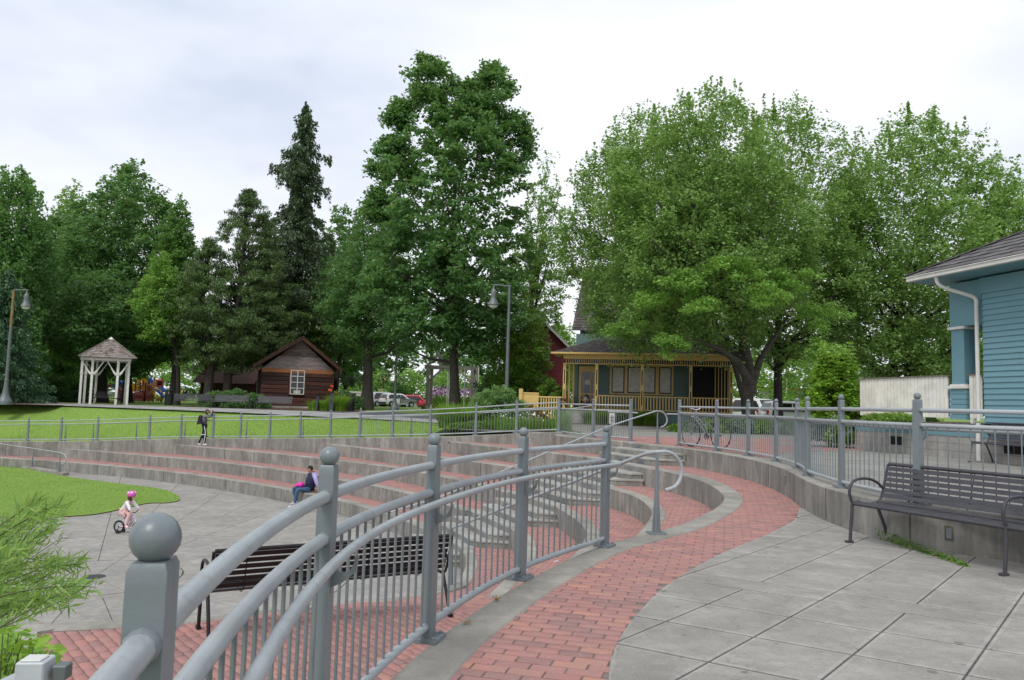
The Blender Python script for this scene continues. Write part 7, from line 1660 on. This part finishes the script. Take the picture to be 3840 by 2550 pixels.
MB().tube([K(.24, .06, .19), K(.29, .09, .11)], .008, 6).build('crank', 'chrome', kb); MB().tube([K(0, 0, .165), K(.05, .12, .10), K(.05, .12, .055)], .008, 6).build('training_arm', 'bin_metal', kb); MB().tube([K(0, 0, .165), K(.05, -.12, .10), K(.05, -.12, .055)], .008, 6).build('training_arm', 'bin_metal', kb)
kd = thing('person', K(.12, 0, .5), 'small girl in a white top and pink skirt riding the little bicycle', 'person')
J = {'p': (*K(.12, 0, .58), .085), 'ch': (*K(.25, 0, .79), .082), 'nk': (*K(.30, 0, .88), .035), 'hb': (*K(.32, 0, .92), .05), 'hd': (*K(.325, 0, .98), .078), 'rh0': (*K(.14, .06, .56), .06), 'rk': (*K(.36, .08, .52), .045), 'ra': (*K(.27, .10, .22), .03), 'rf': (*K(.36, .10, .16), .026), 'lh0': (*K(.14, -.06, .56), .06), 'lk': (*K(.34, -.08, .42), .045), 'la': (*K(.22, -.10, .14), .03), 'lf': (*K(.31, -.10, .10), .026),
     'rs': (*K(.27, .11, .82), .04), 're': (*K(.38, .14, .70), .03), 'rw': (*K(.44, .17, .62), .02), 'rh': (*K(.45, .18, .60), .022), 'ls': (*K(.27, -.11, .82), .04), 'le': (*K(.38, -.14, .70), .03), 'lw': (*K(.44, -.17, .62), .02), 'lh': (*K(.45, -.18, .60), .022)}
Ek = [('p', 'ch'), ('ch', 'nk'), ('nk', 'hb'), ('hb', 'hd'), ('p', 'rh0'), ('rh0', 'rk'), ('rk', 'ra'), ('ra', 'rf'), ('p', 'lh0'), ('lh0', 'lk'), ('lk', 'la'), ('la', 'lf'), ('ch', 'rs'), ('rs', 're'), ('re', 'rw'), ('rw', 'rh'), ('ch', 'ls'), ('ls', 'le'), ('le', 'lw'), ('lw', 'lh')]
sk = {k: v[:3] for k, v in J.items()}; fingers(J, Ek, 'rw', 'rh', kf, ZZ, ks_, .6, 1.0, 'r'); fingers(J, Ek, 'lw', 'lh', kf, ZZ, -ks_, .6, 1.0, 'l'); skin_body('body', J, Ek, 'skin_pale', kd, 2, 'p')
skin_body('top', {'z': (*K(.085, 0, .53), .088), 'a': (*K(.11, 0, .59), .096), 'b': (*K(.20, 0, .72), .092), 'c': (*K(.27, 0, .82), .085), 'rs': (*sk['rs'], .052), 're': (*sk['re'], .043), 'rw': (*sk['rw'], .032), 'ls': (*sk['ls'], .052), 'le': (*sk['le'], .043), 'lw': (*sk['lw'], .032)}, [('z', 'a'), ('a', 'b'), ('b', 'c'), ('c', 'rs'), ('rs', 're'), ('re', 'rw'), ('c', 'ls'), ('ls', 'le'), ('le', 'lw')], 'white_cloth', kd, 2, 'b')
skin_body('skirt', {0: (*K(.05, 0, .55), .085), 1: (*K(.14, 0, .53), .105), 2: (*K(.24, 0, .52), .085)}, [(0, 1), (1, 2)], 'pink_cloth', kd, 2, 1); skin_body('leggings', {'p': (*K(.15, 0, .54), .07), 'rk': (*sk['rk'], .056), 'ra': (*sk['ra'], .042), 'lk': (*sk['lk'], .056), 'la': (*sk['la'], .042)}, [('p', 'rk'), ('rk', 'ra'), ('p', 'lk'), ('lk', 'la')], 'pink_cloth', kd, 2, 'p')
for a_, f_ in (('ra', 'rf'), ('la', 'lf')): skin_body('shoe', {0: (*sk[a_], .036), 1: (*sk[f_], .032)}, [(0, 1)], 'shoe_white', kd, 2, 0)
face(kd, K(.325, 0, .975), (.75, .35, 0), .078, 'hair_brown', 'skin_pale', short=False)
hc = K(.315, 0, 1.02); MB().ball(hc, .108, 20, sx=1.1, sz=.85).build('helmet', 'pink_helmet', kd, smooth=True); hb_ = MB()
for i in range(5): a = i*1.2+.4; hb_.ball(Vector(hc)+Vector((.080*math.cos(a), .080*math.sin(a), .045)), .034, 8, sz=.8)
hb_.build('helmet_pattern', 'helmet_white', kd, smooth=True)
# --- simple distant people (a few pixels each)
def far_person(px, py, Y, h_, top_m, leg_m, hair, label, zg=None, bend=0, seat=False):
    x, y, z = V(px, py, Y); z = T(x, y) if zg is None else zg; t = thing('person', (x, y, z), label, 'person'); s = h_/1.7
    def Q(a, b_, c): return (x+a*s, y+b_*s, z+c*s)
    J = {'p': (*Q(0, 0, .92), .12*s), 'ch': (*Q(bend*.25, 0, 1.28-.12*abs(bend)), .125*s), 'nk': (*Q(bend*.36, 0, 1.44-.22*abs(bend)), .05*s), 'hd': (*Q(bend*.46, 0, 1.60-.28*abs(bend)), .09*s), 'lk': (*Q(-.09, -.02, .5), .06*s), 'la': (*Q(-.10, .02, .08), .04*s), 'lf': (*Q(-.10, -.12, .03), .035*s), 'rk': (*Q(.09, -.02, .5), .06*s), 'ra': (*Q(.10, .02, .08), .04*s), 'rf': (*Q(.10, -.12, .03), .035*s),
         'ls': (*Q(-.16+bend*.25, 0, 1.36-.14*abs(bend)), .05*s), 'le': (*Q(-.24+bend*.3, 0, 1.1-.1*abs(bend)), .04*s), 'lw': (*Q(-.24+bend*.35, -.04, .86), .028*s), 'rs': (*Q(.16+bend*.25, 0, 1.36-.14*abs(bend)), .05*s), 're': (*Q(.24+bend*.3, 0, 1.1-.1*abs(bend)), .04*s), 'rw': (*Q(.24+bend*.35, -.04, .86), .028*s)}
    skin_body('body', J, [('p', 'ch'), ('ch', 'nk'), ('nk', 'hd'), ('p', 'lk'), ('lk', 'la'), ('la', 'lf'), ('p', 'rk'), ('rk', 'ra'), ('ra', 'rf'), ('ch', 'ls'), ('ls', 'le'), ('le', 'lw'), ('ch', 'rs'), ('rs', 're'), ('re', 'rw')], 'skin', t, 1, 'p')
    skin_body('top', {k: (*J[k][:3], J[k][3]*1.2) for k in ('p', 'ch', 'ls', 'le', 'lw', 'rs', 're', 'rw')}, [('p', 'ch'), ('ch', 'ls'), ('ls', 'le'), ('le', 'lw'), ('ch', 'rs'), ('rs', 're'), ('re', 'rw')], top_m, t, 1, 'p')
    skin_body('trousers', {k: (*J[k][:3], J[k][3]*1.22) for k in ('p', 'lk', 'la', 'rk', 'ra')}, [('p', 'lk'), ('lk', 'la'), ('p', 'rk'), ('rk', 'ra')], leg_m, t, 1, 'p')
    MB().ball(Vector(J['hd'][:3])+Vector((0, .03*s, .02*s)), .115*s, 10).build('hair', hair, t, smooth=True); return t
far_person(325, 1500, 104, 1.72, 'shirt_blue', 'denim_dark', 'hair_dark', 'man in a blue shirt seen from behind through the gazebo')
far_person(2091, 1570, 44.6, 1.6, 'black_cloth', 'denim', 'hair_brown', 'person in a black jacket bending forward at the foot of the porch ramp', zg=UP, bend=.8)
far_person(2195, 1530, 47.4, .95, 'shirt_pinkgrey', 'black_cloth', 'hair_brown', 'toddler in a pale top standing at the yellow door', zg=FZ)
far_person(678, 1500, 88, 1.6, 'hivis', 'denim', 'hair_brown', 'person in a fluorescent yellow top behind the tilted bench'); far_person(692, 1500, 87, 1.6, 'black_cloth', 'black_cloth', 'hair_dark', 'person in black clothes beside the fluorescent top')
far_person(747, 1500, 78, 1.35, 'grey_cloth', 'denim_dark', 'hair_dark', 'person in grey in front of the dark red shed')
# ------------------------------------------------------------------ bicycle behind the curved railing
bx0 = V(2620, 1680, 19.9); bike = thing('bicycle', (4.95, 19.9, UP), 'white and grey city bicycle parked behind the curved railing', 'bicycle'); w1, w2 = Vector((4.80, 20.75, UP+.34)), Vector((5.35, 19.90, UP+.34)); bd = (w2-w1); bd.z = 0; bl_ = bd.length; bd.normalize(); bs_ = Vector((bd.y, -bd.x, 0))
def BK(f, s_, z): return tuple(Vector((w1.x, w1.y, UP))+bd*f+bs_*s_+ZZ*z)
wheel(bike, BK(0, 0, .34), bs_, .34, .018, 24); wheel(bike, BK(bl_, 0, .34), bs_, .34, .018, 24)
for nm, pts, r_ in (('fork', [BK(0, 0, .34), BK(.13, 0, .72), BK(.17, 0, .88)], .016), ('down_tube', [BK(.15, 0, .76), BK(.58, 0, .30)], .018), ('top_tube', [BK(.16, 0, .82), BK(.50, 0, .55)], .016), ('seat_tube', [BK(.58, 0, .30), BK(.46, 0, .82)], .015), ('chain_stay', [BK(.58, 0, .30), BK(bl_, 0, .34)], .011), ('seat_stay', [BK(.49, 0, .70), BK(bl_, 0, .34)], .009)):
    MB().tube(pts, r_, 8).build(nm, 'bike_grey' if nm != 'chain_stay' else 'chrome', bike, smooth=True)
MB().tube(smooth_line([BK(.30, .30, 1.06), BK(.14, .24, 1.04), BK(.17, .05, .98), BK(.17, -.05, .98), BK(.14, -.24, 1.04), BK(.30, -.30, 1.06)], 3), .012, 8).build('handlebar', 'bike_white', bike, smooth=True); MB().tube([BK(.17, 0, .86), BK(.17, 0, .99)], .014, 8).build('stem', 'chrome', bike)
MB().ball(BK(.45, 0, .87), .13, 14, sx=1, sy=.8, sz=.35).build('saddle', 'black_plastic', bike, smooth=True); MB().ball(BK(.06, .02, .80), .035, 10).build('headlight', 'lamp_clear', bike, smooth=True); MB().tube([Vector(BK(.58, .05, .3))-bs_*.004, Vector(BK(.58, .05, .3))+bs_*.004], .085, 20).build('chainring', 'bin_metal', bike); MB().tube([BK(.58, .08, .3), BK(.66, .09, .15)], .009, 6).build('crank', 'chrome', bike)
MB().tube([BK(bl_*.9, .0, .45), BK(bl_*.88, .1, .02)], .008, 6).build('kickstand', 'bin_metal', bike)
# ------------------------------------------------------------------ cars
def car(label, px, py, Y, rz, paint_, L_=4.5, W_=1.8, Hh=1.65, suv=True, group='cars in the far car park', zg=None, sc_=1):
    t = thing('parked_car', (0, 0, 0), label, 'car', group); hw = W_/2
    if suv: prof = [(-.5, .30), (-.5, .62), (-.492, .95), (-.47, 1.0), (-.44, 1.32), (-.40, Hh-.06), (-.30, Hh), (.02, Hh-.01), (.10, Hh-.08), (.22, 1.12), (.27, 1.06), (.44, .98), (.49, .88), (.5, .62), (.49, .30)]
    else: prof = [(-.5, .32), (-.5, .60), (-.495, .92), (-.44, 1.0), (-.37, 1.02), (-.26, Hh-.06), (-.12, Hh), (.05, Hh-.02), (.20, 1.02), (.27, .96), (.44, .86), (.49, .78), (.5, .6), (.49, .32)]
    belt = 1.0
    def yw(z): return hw if z <= belt else hw-(z-belt)*.34
    n = len(prof); Vv = [(x*L_, sg*yw(z)*(1 if abs(x) < .46 else .93), z) for sg in (-1, 1) for x, z in prof]
    F = [(i, (i+1) % n, n+(i+1) % n, n+i) for i in range(n)]+[tuple(range(n))[::-1], tuple(range(n, 2*n))]
    MB().add(Vv, F).build('body', paint_, t, bevel=.03, smooth=True)
    if suv: side = [(-.41, 1.04), (-.385, 1.42), (-.33, Hh-.14), (.0, Hh-.14), (.07, Hh-.2), (.19, 1.06)]
    else: side = [(-.30, 1.03), (-.22, Hh-.14), (-.10, Hh-.09), (.04, Hh-.10), (.165, 1.03)]
    for sg in (-1, 1):
        g_ = MB(); g_.add([(x*L_, sg*(yw(z)+.012), z) for x, z in side], [tuple(range(len(side)))]); g_.build('side_windows', 'dark_glass', t, recalc=False)
        for xp in ((-.14, -.02) if suv else (-.07,)): MB().obox((xp*L_, sg*(yw(1.3)+.016), 1.28), (0, 0, 1), (1, 0, 0), (0, 1, 0), .24, .03, .01).build('pillar', paint_, t)
        MB().box(.17*L_-.1, .17*L_+.1, sg*hw*1.02-.08, sg*hw*1.02+.08, 1.02, 1.14).build('mirror', paint_, t, bevel=.02)
        for xp in (.33, -.31):
            w_ = MB().tube([(xp*L_, sg*(hw-.20), .33), (xp*L_, sg*(hw+.015), .33)], .335, 22); w_ = w_.build('wheel', 'tyre', t, smooth=True); MB().tube([(xp*L_, sg*(hw+.0), .33), (xp*L_, sg*(hw+.025), .33)], .215, 10).build('rim', 'chrome', w_)
            MB().tube([(xp*L_+.40*math.cos(a), sg*(hw+.004), .33+.40*math.sin(a)) for a in [math.pi*i/10 for i in range(11)]], .035, 5).build('wheel_arch', 'black_plastic', t)
        MB().box(-.5*L_-.012, -.47*L_, sg*hw*.90-.05, sg*hw*.90+.03, .84, 1.08 if suv else .92).build('tail_light', 'tail_red', t, bevel=.015); MB().box(.455*L_, .497*L_, sg*hw*.78-.2, sg*hw*.78+.1, .72, .86).build('headlight', 'lamp_clear', t, bevel=.02)
        MB().box(-.05*L_, .04*L_, sg*(hw+.002)-.008, sg*(hw+.002)+.008, .86, .90).build('door_handle', 'chrome', t)
    z0r, z1r, x0r, x1r = (1.08, Hh-.14, -.472, -.408) if suv else (1.04, Hh-.10, -.36, -.265)
    MB().add([(x0r*L_-.02, -hw*.8, z0r), (x0r*L_-.02, hw*.8, z0r), (x1r*L_-.04, hw*.66, z1r), (x1r*L_-.04, -hw*.66, z1r)], [(0, 1, 2, 3)]).build('rear_window', 'dark_glass', t)
    MB().add([(.235*L_, -hw*.82, 1.10), (.235*L_, hw*.82, 1.10), (.105*L_+.04, hw*.68, Hh-.1), (.105*L_+.04, -hw*.68, Hh-.1)], [(0, 1, 2, 3)]).build('windscreen', 'dark_glass', t)
    MB().box(-.5*L_-.03, -.48*L_, -hw*.95, hw*.95, .34, .60).build('rear_bumper', 'black_plastic' if suv else paint_, t, bevel=.03); MB().box(.49*L_, .5*L_+.04, -hw*.93, hw*.93, .32, .58).build('front_bumper', paint_, t, bevel=.03); MB().box(.493*L_, .503*L_, -hw*.5, hw*.5, .60, .78).build('grille', 'black_plastic', t)
    x, y, z = V(px, py, Y); t.location = (x, y, T(x, y) if zg is None else zg); t.rotation_euler = (0, 0, rz); t.scale = (sc_,)*3; return t
car('white sport utility car seen from the rear three-quarter, left of the second lamp post', 1443, 1520, 100, math.radians(35), 'car_silver', 4.8, 1.9, 1.85)
car('silver car partly hidden by the second lamp post', 1490, 1520, 97, math.radians(42), 'car_white', 4.5, 1.8, 1.65)
car('red car half hidden behind the green bench', 1560, 1505, 108, math.radians(15), 'car_red', 4.4, 1.8, 1.7)
car('pale sedan just right of the stout trunk by the cabin', 1385, 1515, 102, math.radians(155), 'car_white', 4.5, 1.8, 1.45, suv=False)
car('light coloured car just left of the stout trunk', 1350, 1500, 108, math.radians(160), 'car_silver', 4.5, 1.8, 1.45, suv=False)
car('silver pickup-like car far beyond the red car', 1515, 1480, 125, math.radians(90), 'car_silver', 4.6, 1.8, 1.7)
car('pale blue-grey car far behind the timber frame', 1610, 1478, 125, math.radians(10), 'car_silver', 4.7, 1.8, 1.7)
t = car('white van high on the road behind the cabin', 1330, 1440, 150, math.radians(10), 'car_white', 5.4, 2.0, 2.3, zg=2.6)
car('white car with dark windows under the right maples, its nose to the right', 2988, 1545, 52, math.radians(4), 'car_white', 4.8, 1.9, 1.72, group='white vehicles under the right maples', zg=.42)
t = car('white pickup seen nose-on between the two maple trunks', 2850, 1530, 58, math.radians(-62), 'car_white', 5.4, 2.0, 1.95, group='white vehicles under the right maples', zg=.42)
# signal pole with a red disc behind the white car
x, y, z = V(2950, 1470, 75); t = thing('sign_pole', (x, y, .42), 'thin white pole with a small red disc and white panel behind the white car', 'road sign'); zt = V(2950, 1420, 75)[2]; MB().tube([(x, y, .4), (x, y, zt)], .05, 8).build('pole', 'trim_white', t); p = V(2955, 1460, 74.8); MB().tube([(p[0], 74.75, p[2]), (p[0], 74.8, p[2])], .12, 12).build('disc', 'stop_red', t); p = V(2949, 1468, 74.8); MB().box(p[0]-.12, p[0]+.12, 74.7, 74.75, p[2]-.22, p[2]+.15).build('panel', 'sign_white', t)
# ------------------------------------------------------------------ signs
def text_obj(txt, loc, size, m_, parent, rot=(math.pi/2, 0, 0), name='lettering', sx=1):
    c = bpy.data.curves.new(name, 'FONT'); c.body = txt; c.size = size; c.extrude = .004; c.align_x = 'CENTER'; c.align_y = 'CENTER'; o = bpy.data.objects.new(name, c); COL.objects.link(o)
    dg = bpy.context.evaluated_depsgraph_get(); me = bpy.data.meshes.new_from_object(o.evaluated_get(dg)); bpy.data.objects.remove(o); o = bpy.data.objects.new(name, me); COL.objects.link(o); me.materials.clear(); me.materials.append(MATS[m_])
    ox, oy, oz = origin(parent); o.location = (loc[0]-ox, loc[1]-oy, loc[2]-oz); o.rotation_euler = rot; o.scale = (sx, 1, 1); reg(o, parent); return o
# blue banner with white lettering behind the bin
a, b_ = V(1284, 1474, 84), V(1335, 1490, 84); t = thing('blue_sign', ((a[0]+b_[0])/2, 84, T(-19, 84)), 'blue banner sign with pale lettering above the litter bin right of the cabin', 'sign')
MB().box(a[0], b_[0], 84, 84.06, b_[2]-.1, a[2]).build('panel', 'sign_darkblue', t); MB().box(a[0]+.08, b_[0]-.08, 83.97, 84.0, b_[2]-.05, a[2]-.16).build('print', 'cyan_print', t); text_obj('earth the actual', ((a[0]+b_[0])/2, 83.95, (a[2]+b_[2])/2-.02), .28, 'sign_white', t, sx=.8)
for x in (a[0]+.05, b_[0]-.05): MB().box(x-.04, x+.04, 84.06, 84.14, T(-19, 84), a[2]).build('post', 'sign_darkblue', t)
# oval blue sign and coloured cloths left of the gazebo
p = V(223, 1466, 100); t = thing('oval_sign', (p[0], 100, T(p[0], 100)), 'white panel with a big blue oval printed on it, left of the gazebo', 'sign')
MB().box(p[0]-1.0, p[0]+.85, 100, 100.1, p[2]-.7, p[2]+.62).build('panel', 'car_silver', t); MB().ball((p[0]-.25, 99.98, p[2]), .58, 24, sx=1.55, sy=.06, sz=.95).build('oval', 'sign_blue', t, smooth=True); MB().box(p[0]-.1, p[0]+.35, 99.90, 99.93, p[2]-.08, p[2]+.12).build('print', 'sign_white', t); MB().ball((p[0]-.25, 99.93, p[2]-.36), .28, 16, sx=1.7, sy=.05, sz=.3).build('swoosh', 'cyan_print', t); text_obj('&', (p[0]-.62, 99.9, p[2]+.04), .36, 'sign_white', t)
MB().box(p[0]-.95, p[0]-.85, 100.1, 100.2, T(p[0], 100), p[2]-.6).build('post', 'bin_metal', t); MB().box(p[0]+.7, p[0]+.8, 100.1, 100.2, T(p[0], 100), p[2]-.6).build('post', 'bin_metal', t)
for px, m_, nm, lab, w in ((225, 'sign_white', 'white_tarp', 'white cloth heap on the grass under the oval sign', .9), (258, 'kite_green', 'green_inflatable', 'bright green flattened play cloth on the grass', 1.0), (277, 'kite_red', 'red_inflatable', 'bright red flattened play cloth on the grass left of the gazebo', 1.1)):
    q_ = V(px, 1490, 97); zg = T(q_[0], 97); t = thing(nm, (q_[0], 97, zg), lab, 'play cloth'); MB().ball((q_[0], 97, zg+.12), .5, 16, sx=w*2, sy=.9, sz=.5).build('cloth', m_, t, smooth=True)
# white sign on the stair head railing
p = V(2296, 1560, 27.2); t = thing('info_plate', (p[0], 27.2, UP), 'small white panel fixed low behind the stair head railing', 'sign'); q0, q1 = V(2284, 1552, 27.2), V(2306, 1590, 27.2)
MB().box(q0[0], q1[0], 27.18, 27.22, q1[2], q0[2]+.03).build('panel', 'frost_glass', t, bevel=.01); MB().tube([(p[0], 27.25, UP), (p[0], 27.25, q0[2])], .02, 6).build('stand', 'bin_metal', t); fr_ = MB(); xm = (q0[0]+q1[0])/2; zm = (q0[2]+q1[2])/2
for dx in (-.03, .03): fr_.box(xm+dx-.006, xm+dx+.006, 27.165, 27.178, zm-.14, zm+.12)
for dz in (-.06, .05): fr_.box(xm-.06, xm+.06, 27.165, 27.178, zm+dz-.006, zm+dz+.006)
fr_.build('emblem', 'bin_metal', t)
# low beige wall and far buildings beyond the car park
a, b_ = V(1250, 1470, 112), V(1362, 1500, 112); t = thing('beige_wall', ((a[0]+b_[0])/2, 112, .5), 'long low beige wall behind the blue sign', 'wall'); MB().box(a[0], b_[0], 112, 112.4, .3, a[2]).build('wall', 'beige_wall', t); MB().box(a[0]-.1, b_[0]+.1, 111.9, 112.5, a[2], a[2]+.15).build('coping', 'trim_white', t)
for px0, px1, py0, Y, m_, lab in ((1398, 1440, 1392, 170, 'building_tan', 'tan far building seen through the tree gap right of the stout trunk'), (1300, 1362, 1408, 172, 'building_white', 'white far building behind the cabin'), (2900, 3040, 1462, 130, 'building_white', 'white building with an orange band behind the white car')):
    a, b_ = V(px0, py0, Y), V(px1, 1500, Y); t = thing('far_building', ((a[0]+b_[0])/2, Y, .45), lab, 'building'); MB().box(a[0], b_[0], Y, Y+8, .3, a[2]).build('wall', m_, t); MB().box(a[0]-.2, b_[0]+.2, Y-.2, Y+8.2, a[2], a[2]+.4).build('roof', 'porch_shingle' if m_ != 'building_white' or px0 < 2000 else 'orange_band', t)
    n_ = 3
    for k in range(n_): x0 = a[0]+(b_[0]-a[0])*(k+.25)/n_; w_ = MB().box(x0, x0+(b_[0]-a[0])*.5/n_, Y-.08, Y-.02, a[2]-2.0, a[2]-.8).build('window', 'dark_glass', t)
# car park surface
sheet([V(1180, 1500, 94)[:2], V(1900, 1500, 94)[:2], (8, 140), (-40, 140)], 0, 'car_park', 'asphalt_path', zf=lambda x, y: T(x, y)+.02); sheet([(12, 48), (45, 46), (60, 80), (14, 80)], .43, 'street', 'asphalt_path')
# ------------------------------------------------------------------ playground ship
PY = 82.0; pg = T(V(560, 1500, PY)[0], PY); pl_ = thing('playground', (V(560, 1500, PY)[0], PY, pg), 'colourful ship-shaped playground with yellow panels, brown hull and blue slides', 'playground')
def pv(px, py, Y=PY): return V(px, py, Y)
def ppx(a): return 430+a/5.9
def ppy(b_): return 1390+b_/5.9
def pbox(a0, a1, b0, b1, m_, nm, Y=PY, d=.12):
    p, q = pv(ppx(a0), ppy(b0), Y), pv(ppx(a1), ppy(b1), Y); return MB().box(min(p[0], q[0]), max(p[0], q[0]), Y, Y+d, min(p[2], q[2]), max(p[2], q[2])).build(nm, m_, pl_, bevel=.02)
def ppost(a, b0, b1, m_='play_maroon', Y=PY, r_=.07):
    p, q = pv(ppx(a), ppy(b0), Y), pv(ppx(a), ppy(b1), Y); MB().tube([(p[0], Y, pg-.05 if b1 > 640 else q[2]), (p[0], Y, p[2])], r_, 10).build('post', m_, pl_, smooth=True); MB().ball((p[0], Y, p[2]), r_*1.25, 10).build('post_cap', m_, pl_, smooth=True)
for a, b0, Y in ((380, 190, PY), (470, 205, PY), (570, 255, PY-.6), (690, 150, PY+.8), (640, 225, PY), (690, 280, PY-.7), (775, 255, PY-.6), (885, 155, PY+.6), (1055, 170, PY+.6), (1060, 380, PY+1.6), (150, 210, PY+1), (345, 215, PY+1)): ppost(a, b0, 690, Y=Y)
pbox(150, 205, 215, 375, 'car_silver', 'bubble_panel', PY+.9); pbox(210, 350, 215, 375, 'play_yellow', 'panel', PY+.9); pbox(385, 460, 285, 470, 'play_yellow', 'panel', PY-.05)
for k in range(7): pbox(485+28*k, 500+28*k, 335, 430, 'play_yellow', 'guard_bar', PY-.5)
pbox(470, 680, 300, 325, 'play_brown', 'guard_rail', PY-.55); pbox(470, 680, 430, 460, 'play_brown', 'guard_rail', PY-.55); pbox(470, 680, 460, 500, 'play_maroon', 'deck', PY-.5, 1.6)
pbox(515, 570, 185, 290, 'play_yellow', 'arch_panel', PY+.5); pbox(600, 720, 180, 290, 'play_yellow', 'arch_panel', PY+.7); pbox(820, 880, 215, 330, 'play_maroon', 'panel', PY+.5); pbox(835, 875, 240, 335, 'car_silver', 'panel', PY+.45)
w_ = pbox(900, 1075, 190, 370, 'play_red', 'lookout_panel', PY+.4)
for i in range(3):
    for j in range(2): p, q = pv(ppx(945+36*i), ppy(235+45*j), PY+.35), pv(ppx(972+36*i), ppy(270+45*j), PY+.35); MB().box(p[0], q[0], PY+.34, PY+.40, q[2], p[2]).build('opening', 'dark_void', w_)
def arc(a0, a1, b_, h, m_, nm, Y): 
    P = [pv(ppx(a0+(a1-a0)*k/10), ppy(b_-h*math.sin(math.pi*k/10)), Y) for k in range(11)]; MB().tube([(p[0], Y, p[2]) for p in P], .11, 8).build(nm, m_, pl_, smooth=True)
arc(730, 850, 290, 120, 'play_blue', 'arch', PY+.9); arc(750, 830, 290, 80, 'play_blue', 'arch', PY+.9)
# hull sections
hu = []
for k in range(9): u = k/8; hu.append((310+u*300, 480+22*math.sin(u*3.14)*0, 675-40*(1-u)**2*0))
P = [pv(ppx(a), ppy(b_), PY-1.1) for a, b_ in ((350, 480), (610, 480), (620, 560), (612, 672), (330, 672), (300, 600), (318, 520))]; MB().extr([(p[0], PY-1.1, p[2]) for p in P], (0, .9, 0)).build('hull', 'play_brown', pl_, bevel=.04)
for k in range(4): p, q = pv(ppx(425+48*k), ppy(540), PY-1.15), pv(ppx(458+48*k), ppy(620), PY-1.15); MB().add([(p[0]-.1, PY-1.13, p[2]), (q[0]-.1, PY-1.13, p[2]), (q[0]+.1, PY-1.13, q[2]), (p[0]+.1, PY-1.13, q[2])], [(0, 1, 2, 3)]).build('port', 'play_maroon', pl_)
P = [pv(ppx(a), ppy(b_), PY-1.0) for a, b_ in ((695, 300), (808, 300), (808, 510), (795, 672), (690, 672))]; MB().extr([(p[0], PY-1.0, p[2]) for p in P], (0, .8, 0)).build('hull', 'play_brown', pl_, bevel=.04)
for k in range(2): p, q = pv(ppx(705+50*k), ppy(540), PY-1.05), pv(ppx(735+50*k), ppy(620), PY-1.05); MB().box(p[0], q[0], PY-1.04, PY-1.0, q[2], p[2]).build('port', 'play_maroon', pl_)
for i in range(2):
    for j in range(3): p, q = pv(ppx(727+32*i), ppy(350+34*j), PY-1.05), pv(ppx(750+32*i), ppy(374+34*j), PY-1.05); MB().box(p[0], q[0], PY-1.04, PY-1.0, q[2], p[2]).build('port', 'play_maroon', pl_)
P = [pv(ppx(a), ppy(b_), PY-.9) for a, b_ in ((62, 370), (90, 375), (125, 420), (160, 480), (250, 510), (300, 515), (300, 672), (62, 672))]; MB().extr([(p[0], PY-.9, p[2]) for p in P], (0, .5, 0)).build('hull', 'play_maroon', pl_, bevel=.03)
# steps with yellow rails and slides
for off in (0, 55):
    P = [pv(ppx(a), ppy(b_+off*.9), PY-.9-off*.008) for a, b_ in ((800, 350), (860, 350), (1030, 440), (1030, 500))]; MB().tube([(p[0], PY-.9, p[2]) for p in P], .045, 8).build('step_rail', 'play_yellow', pl_, smooth=True)
P = [pv(ppx(a), ppy(b_), PY-.9) for a, b_ in ((800, 480), (950, 560), (950, 640))]; MB().tube([(p[0], PY-.9, p[2]) for p in P], .045, 8).build('step_rail', 'play_yellow', pl_)
for k in range(6): p = pv(ppx(815+26*k), ppy(440+34*k), PY-.7); MB().box(p[0]-.12, p[0]+.12, PY-.9, PY-.1, p[2]-.03, p[2]+.03).build('step', 'play_yellow', pl_)
def slide(pts, Y, nm='slide'):
    P = [pv(ppx(a), ppy(b_), Y) for a, b_ in pts]; b = MB(); b.strip([(p[0], Y, p[2]) for p in P], [(p[0], Y+.5, p[2]) for p in P]); b.strip([(p[0], Y, p[2]+.14) for p in P], [(p[0], Y, p[2]) for p in P]); b.strip([(p[0], Y+.5, p[2]) for p in P], [(p[0], Y+.5, p[2]+.14) for p in P]); b.build(nm, 'play_blue', pl_)
slide([(855, 400), (900, 450), (980, 520), (1060, 590), (1130, 615)], PY-1.2); 
MB().tube(smooth_line([(pv(ppx(a), ppy(b_), PY+.6)[0], PY+.6, pv(ppx(a), ppy(b_), PY+.6)[2]) for a, b_ in ((150, 230), (90, 270), (40, 330), (60, 400), (110, 400))], 4), .28, 10).build('tube_slide', 'play_blue', pl_, smooth=True)
MB().tube(smooth_line([(pv(ppx(a), ppy(b_), PY+.6)[0], PY+.6, pv(ppx(a), ppy(b_), PY+.6)[2]) for a, b_ in ((985, 390), (1040, 400), (1080, 430), (1100, 470))], 4), .24, 10).build('tube_slide', 'play_blue', pl_, smooth=True)
pbox(905, 950, 620, 672, 'play_red', 'step_block', PY-1.2, .5)
# swing frame at the left of the playground
sw = thing('climbing_frame', (V(360, 1500, 90)[0], 90, T(-42, 90)), 'dark red posts with a pink overhead pipe seen through the gazebo', 'climbing frame')
for px in (315, 350, 402): p = V(px, 1428, 90); MB().tube([(p[0], 90, T(-42, 90)), (p[0], 90, p[2]+.2)], .10, 8).build('post', 'play_maroon', sw)
p, q = V(331, 1442, 90), V(420, 1446, 90); MB().tube([(p[0], 90, p[2]), (q[0], 90, q[2])], .08, 8).build('pipe', 'pink_pipe', sw)
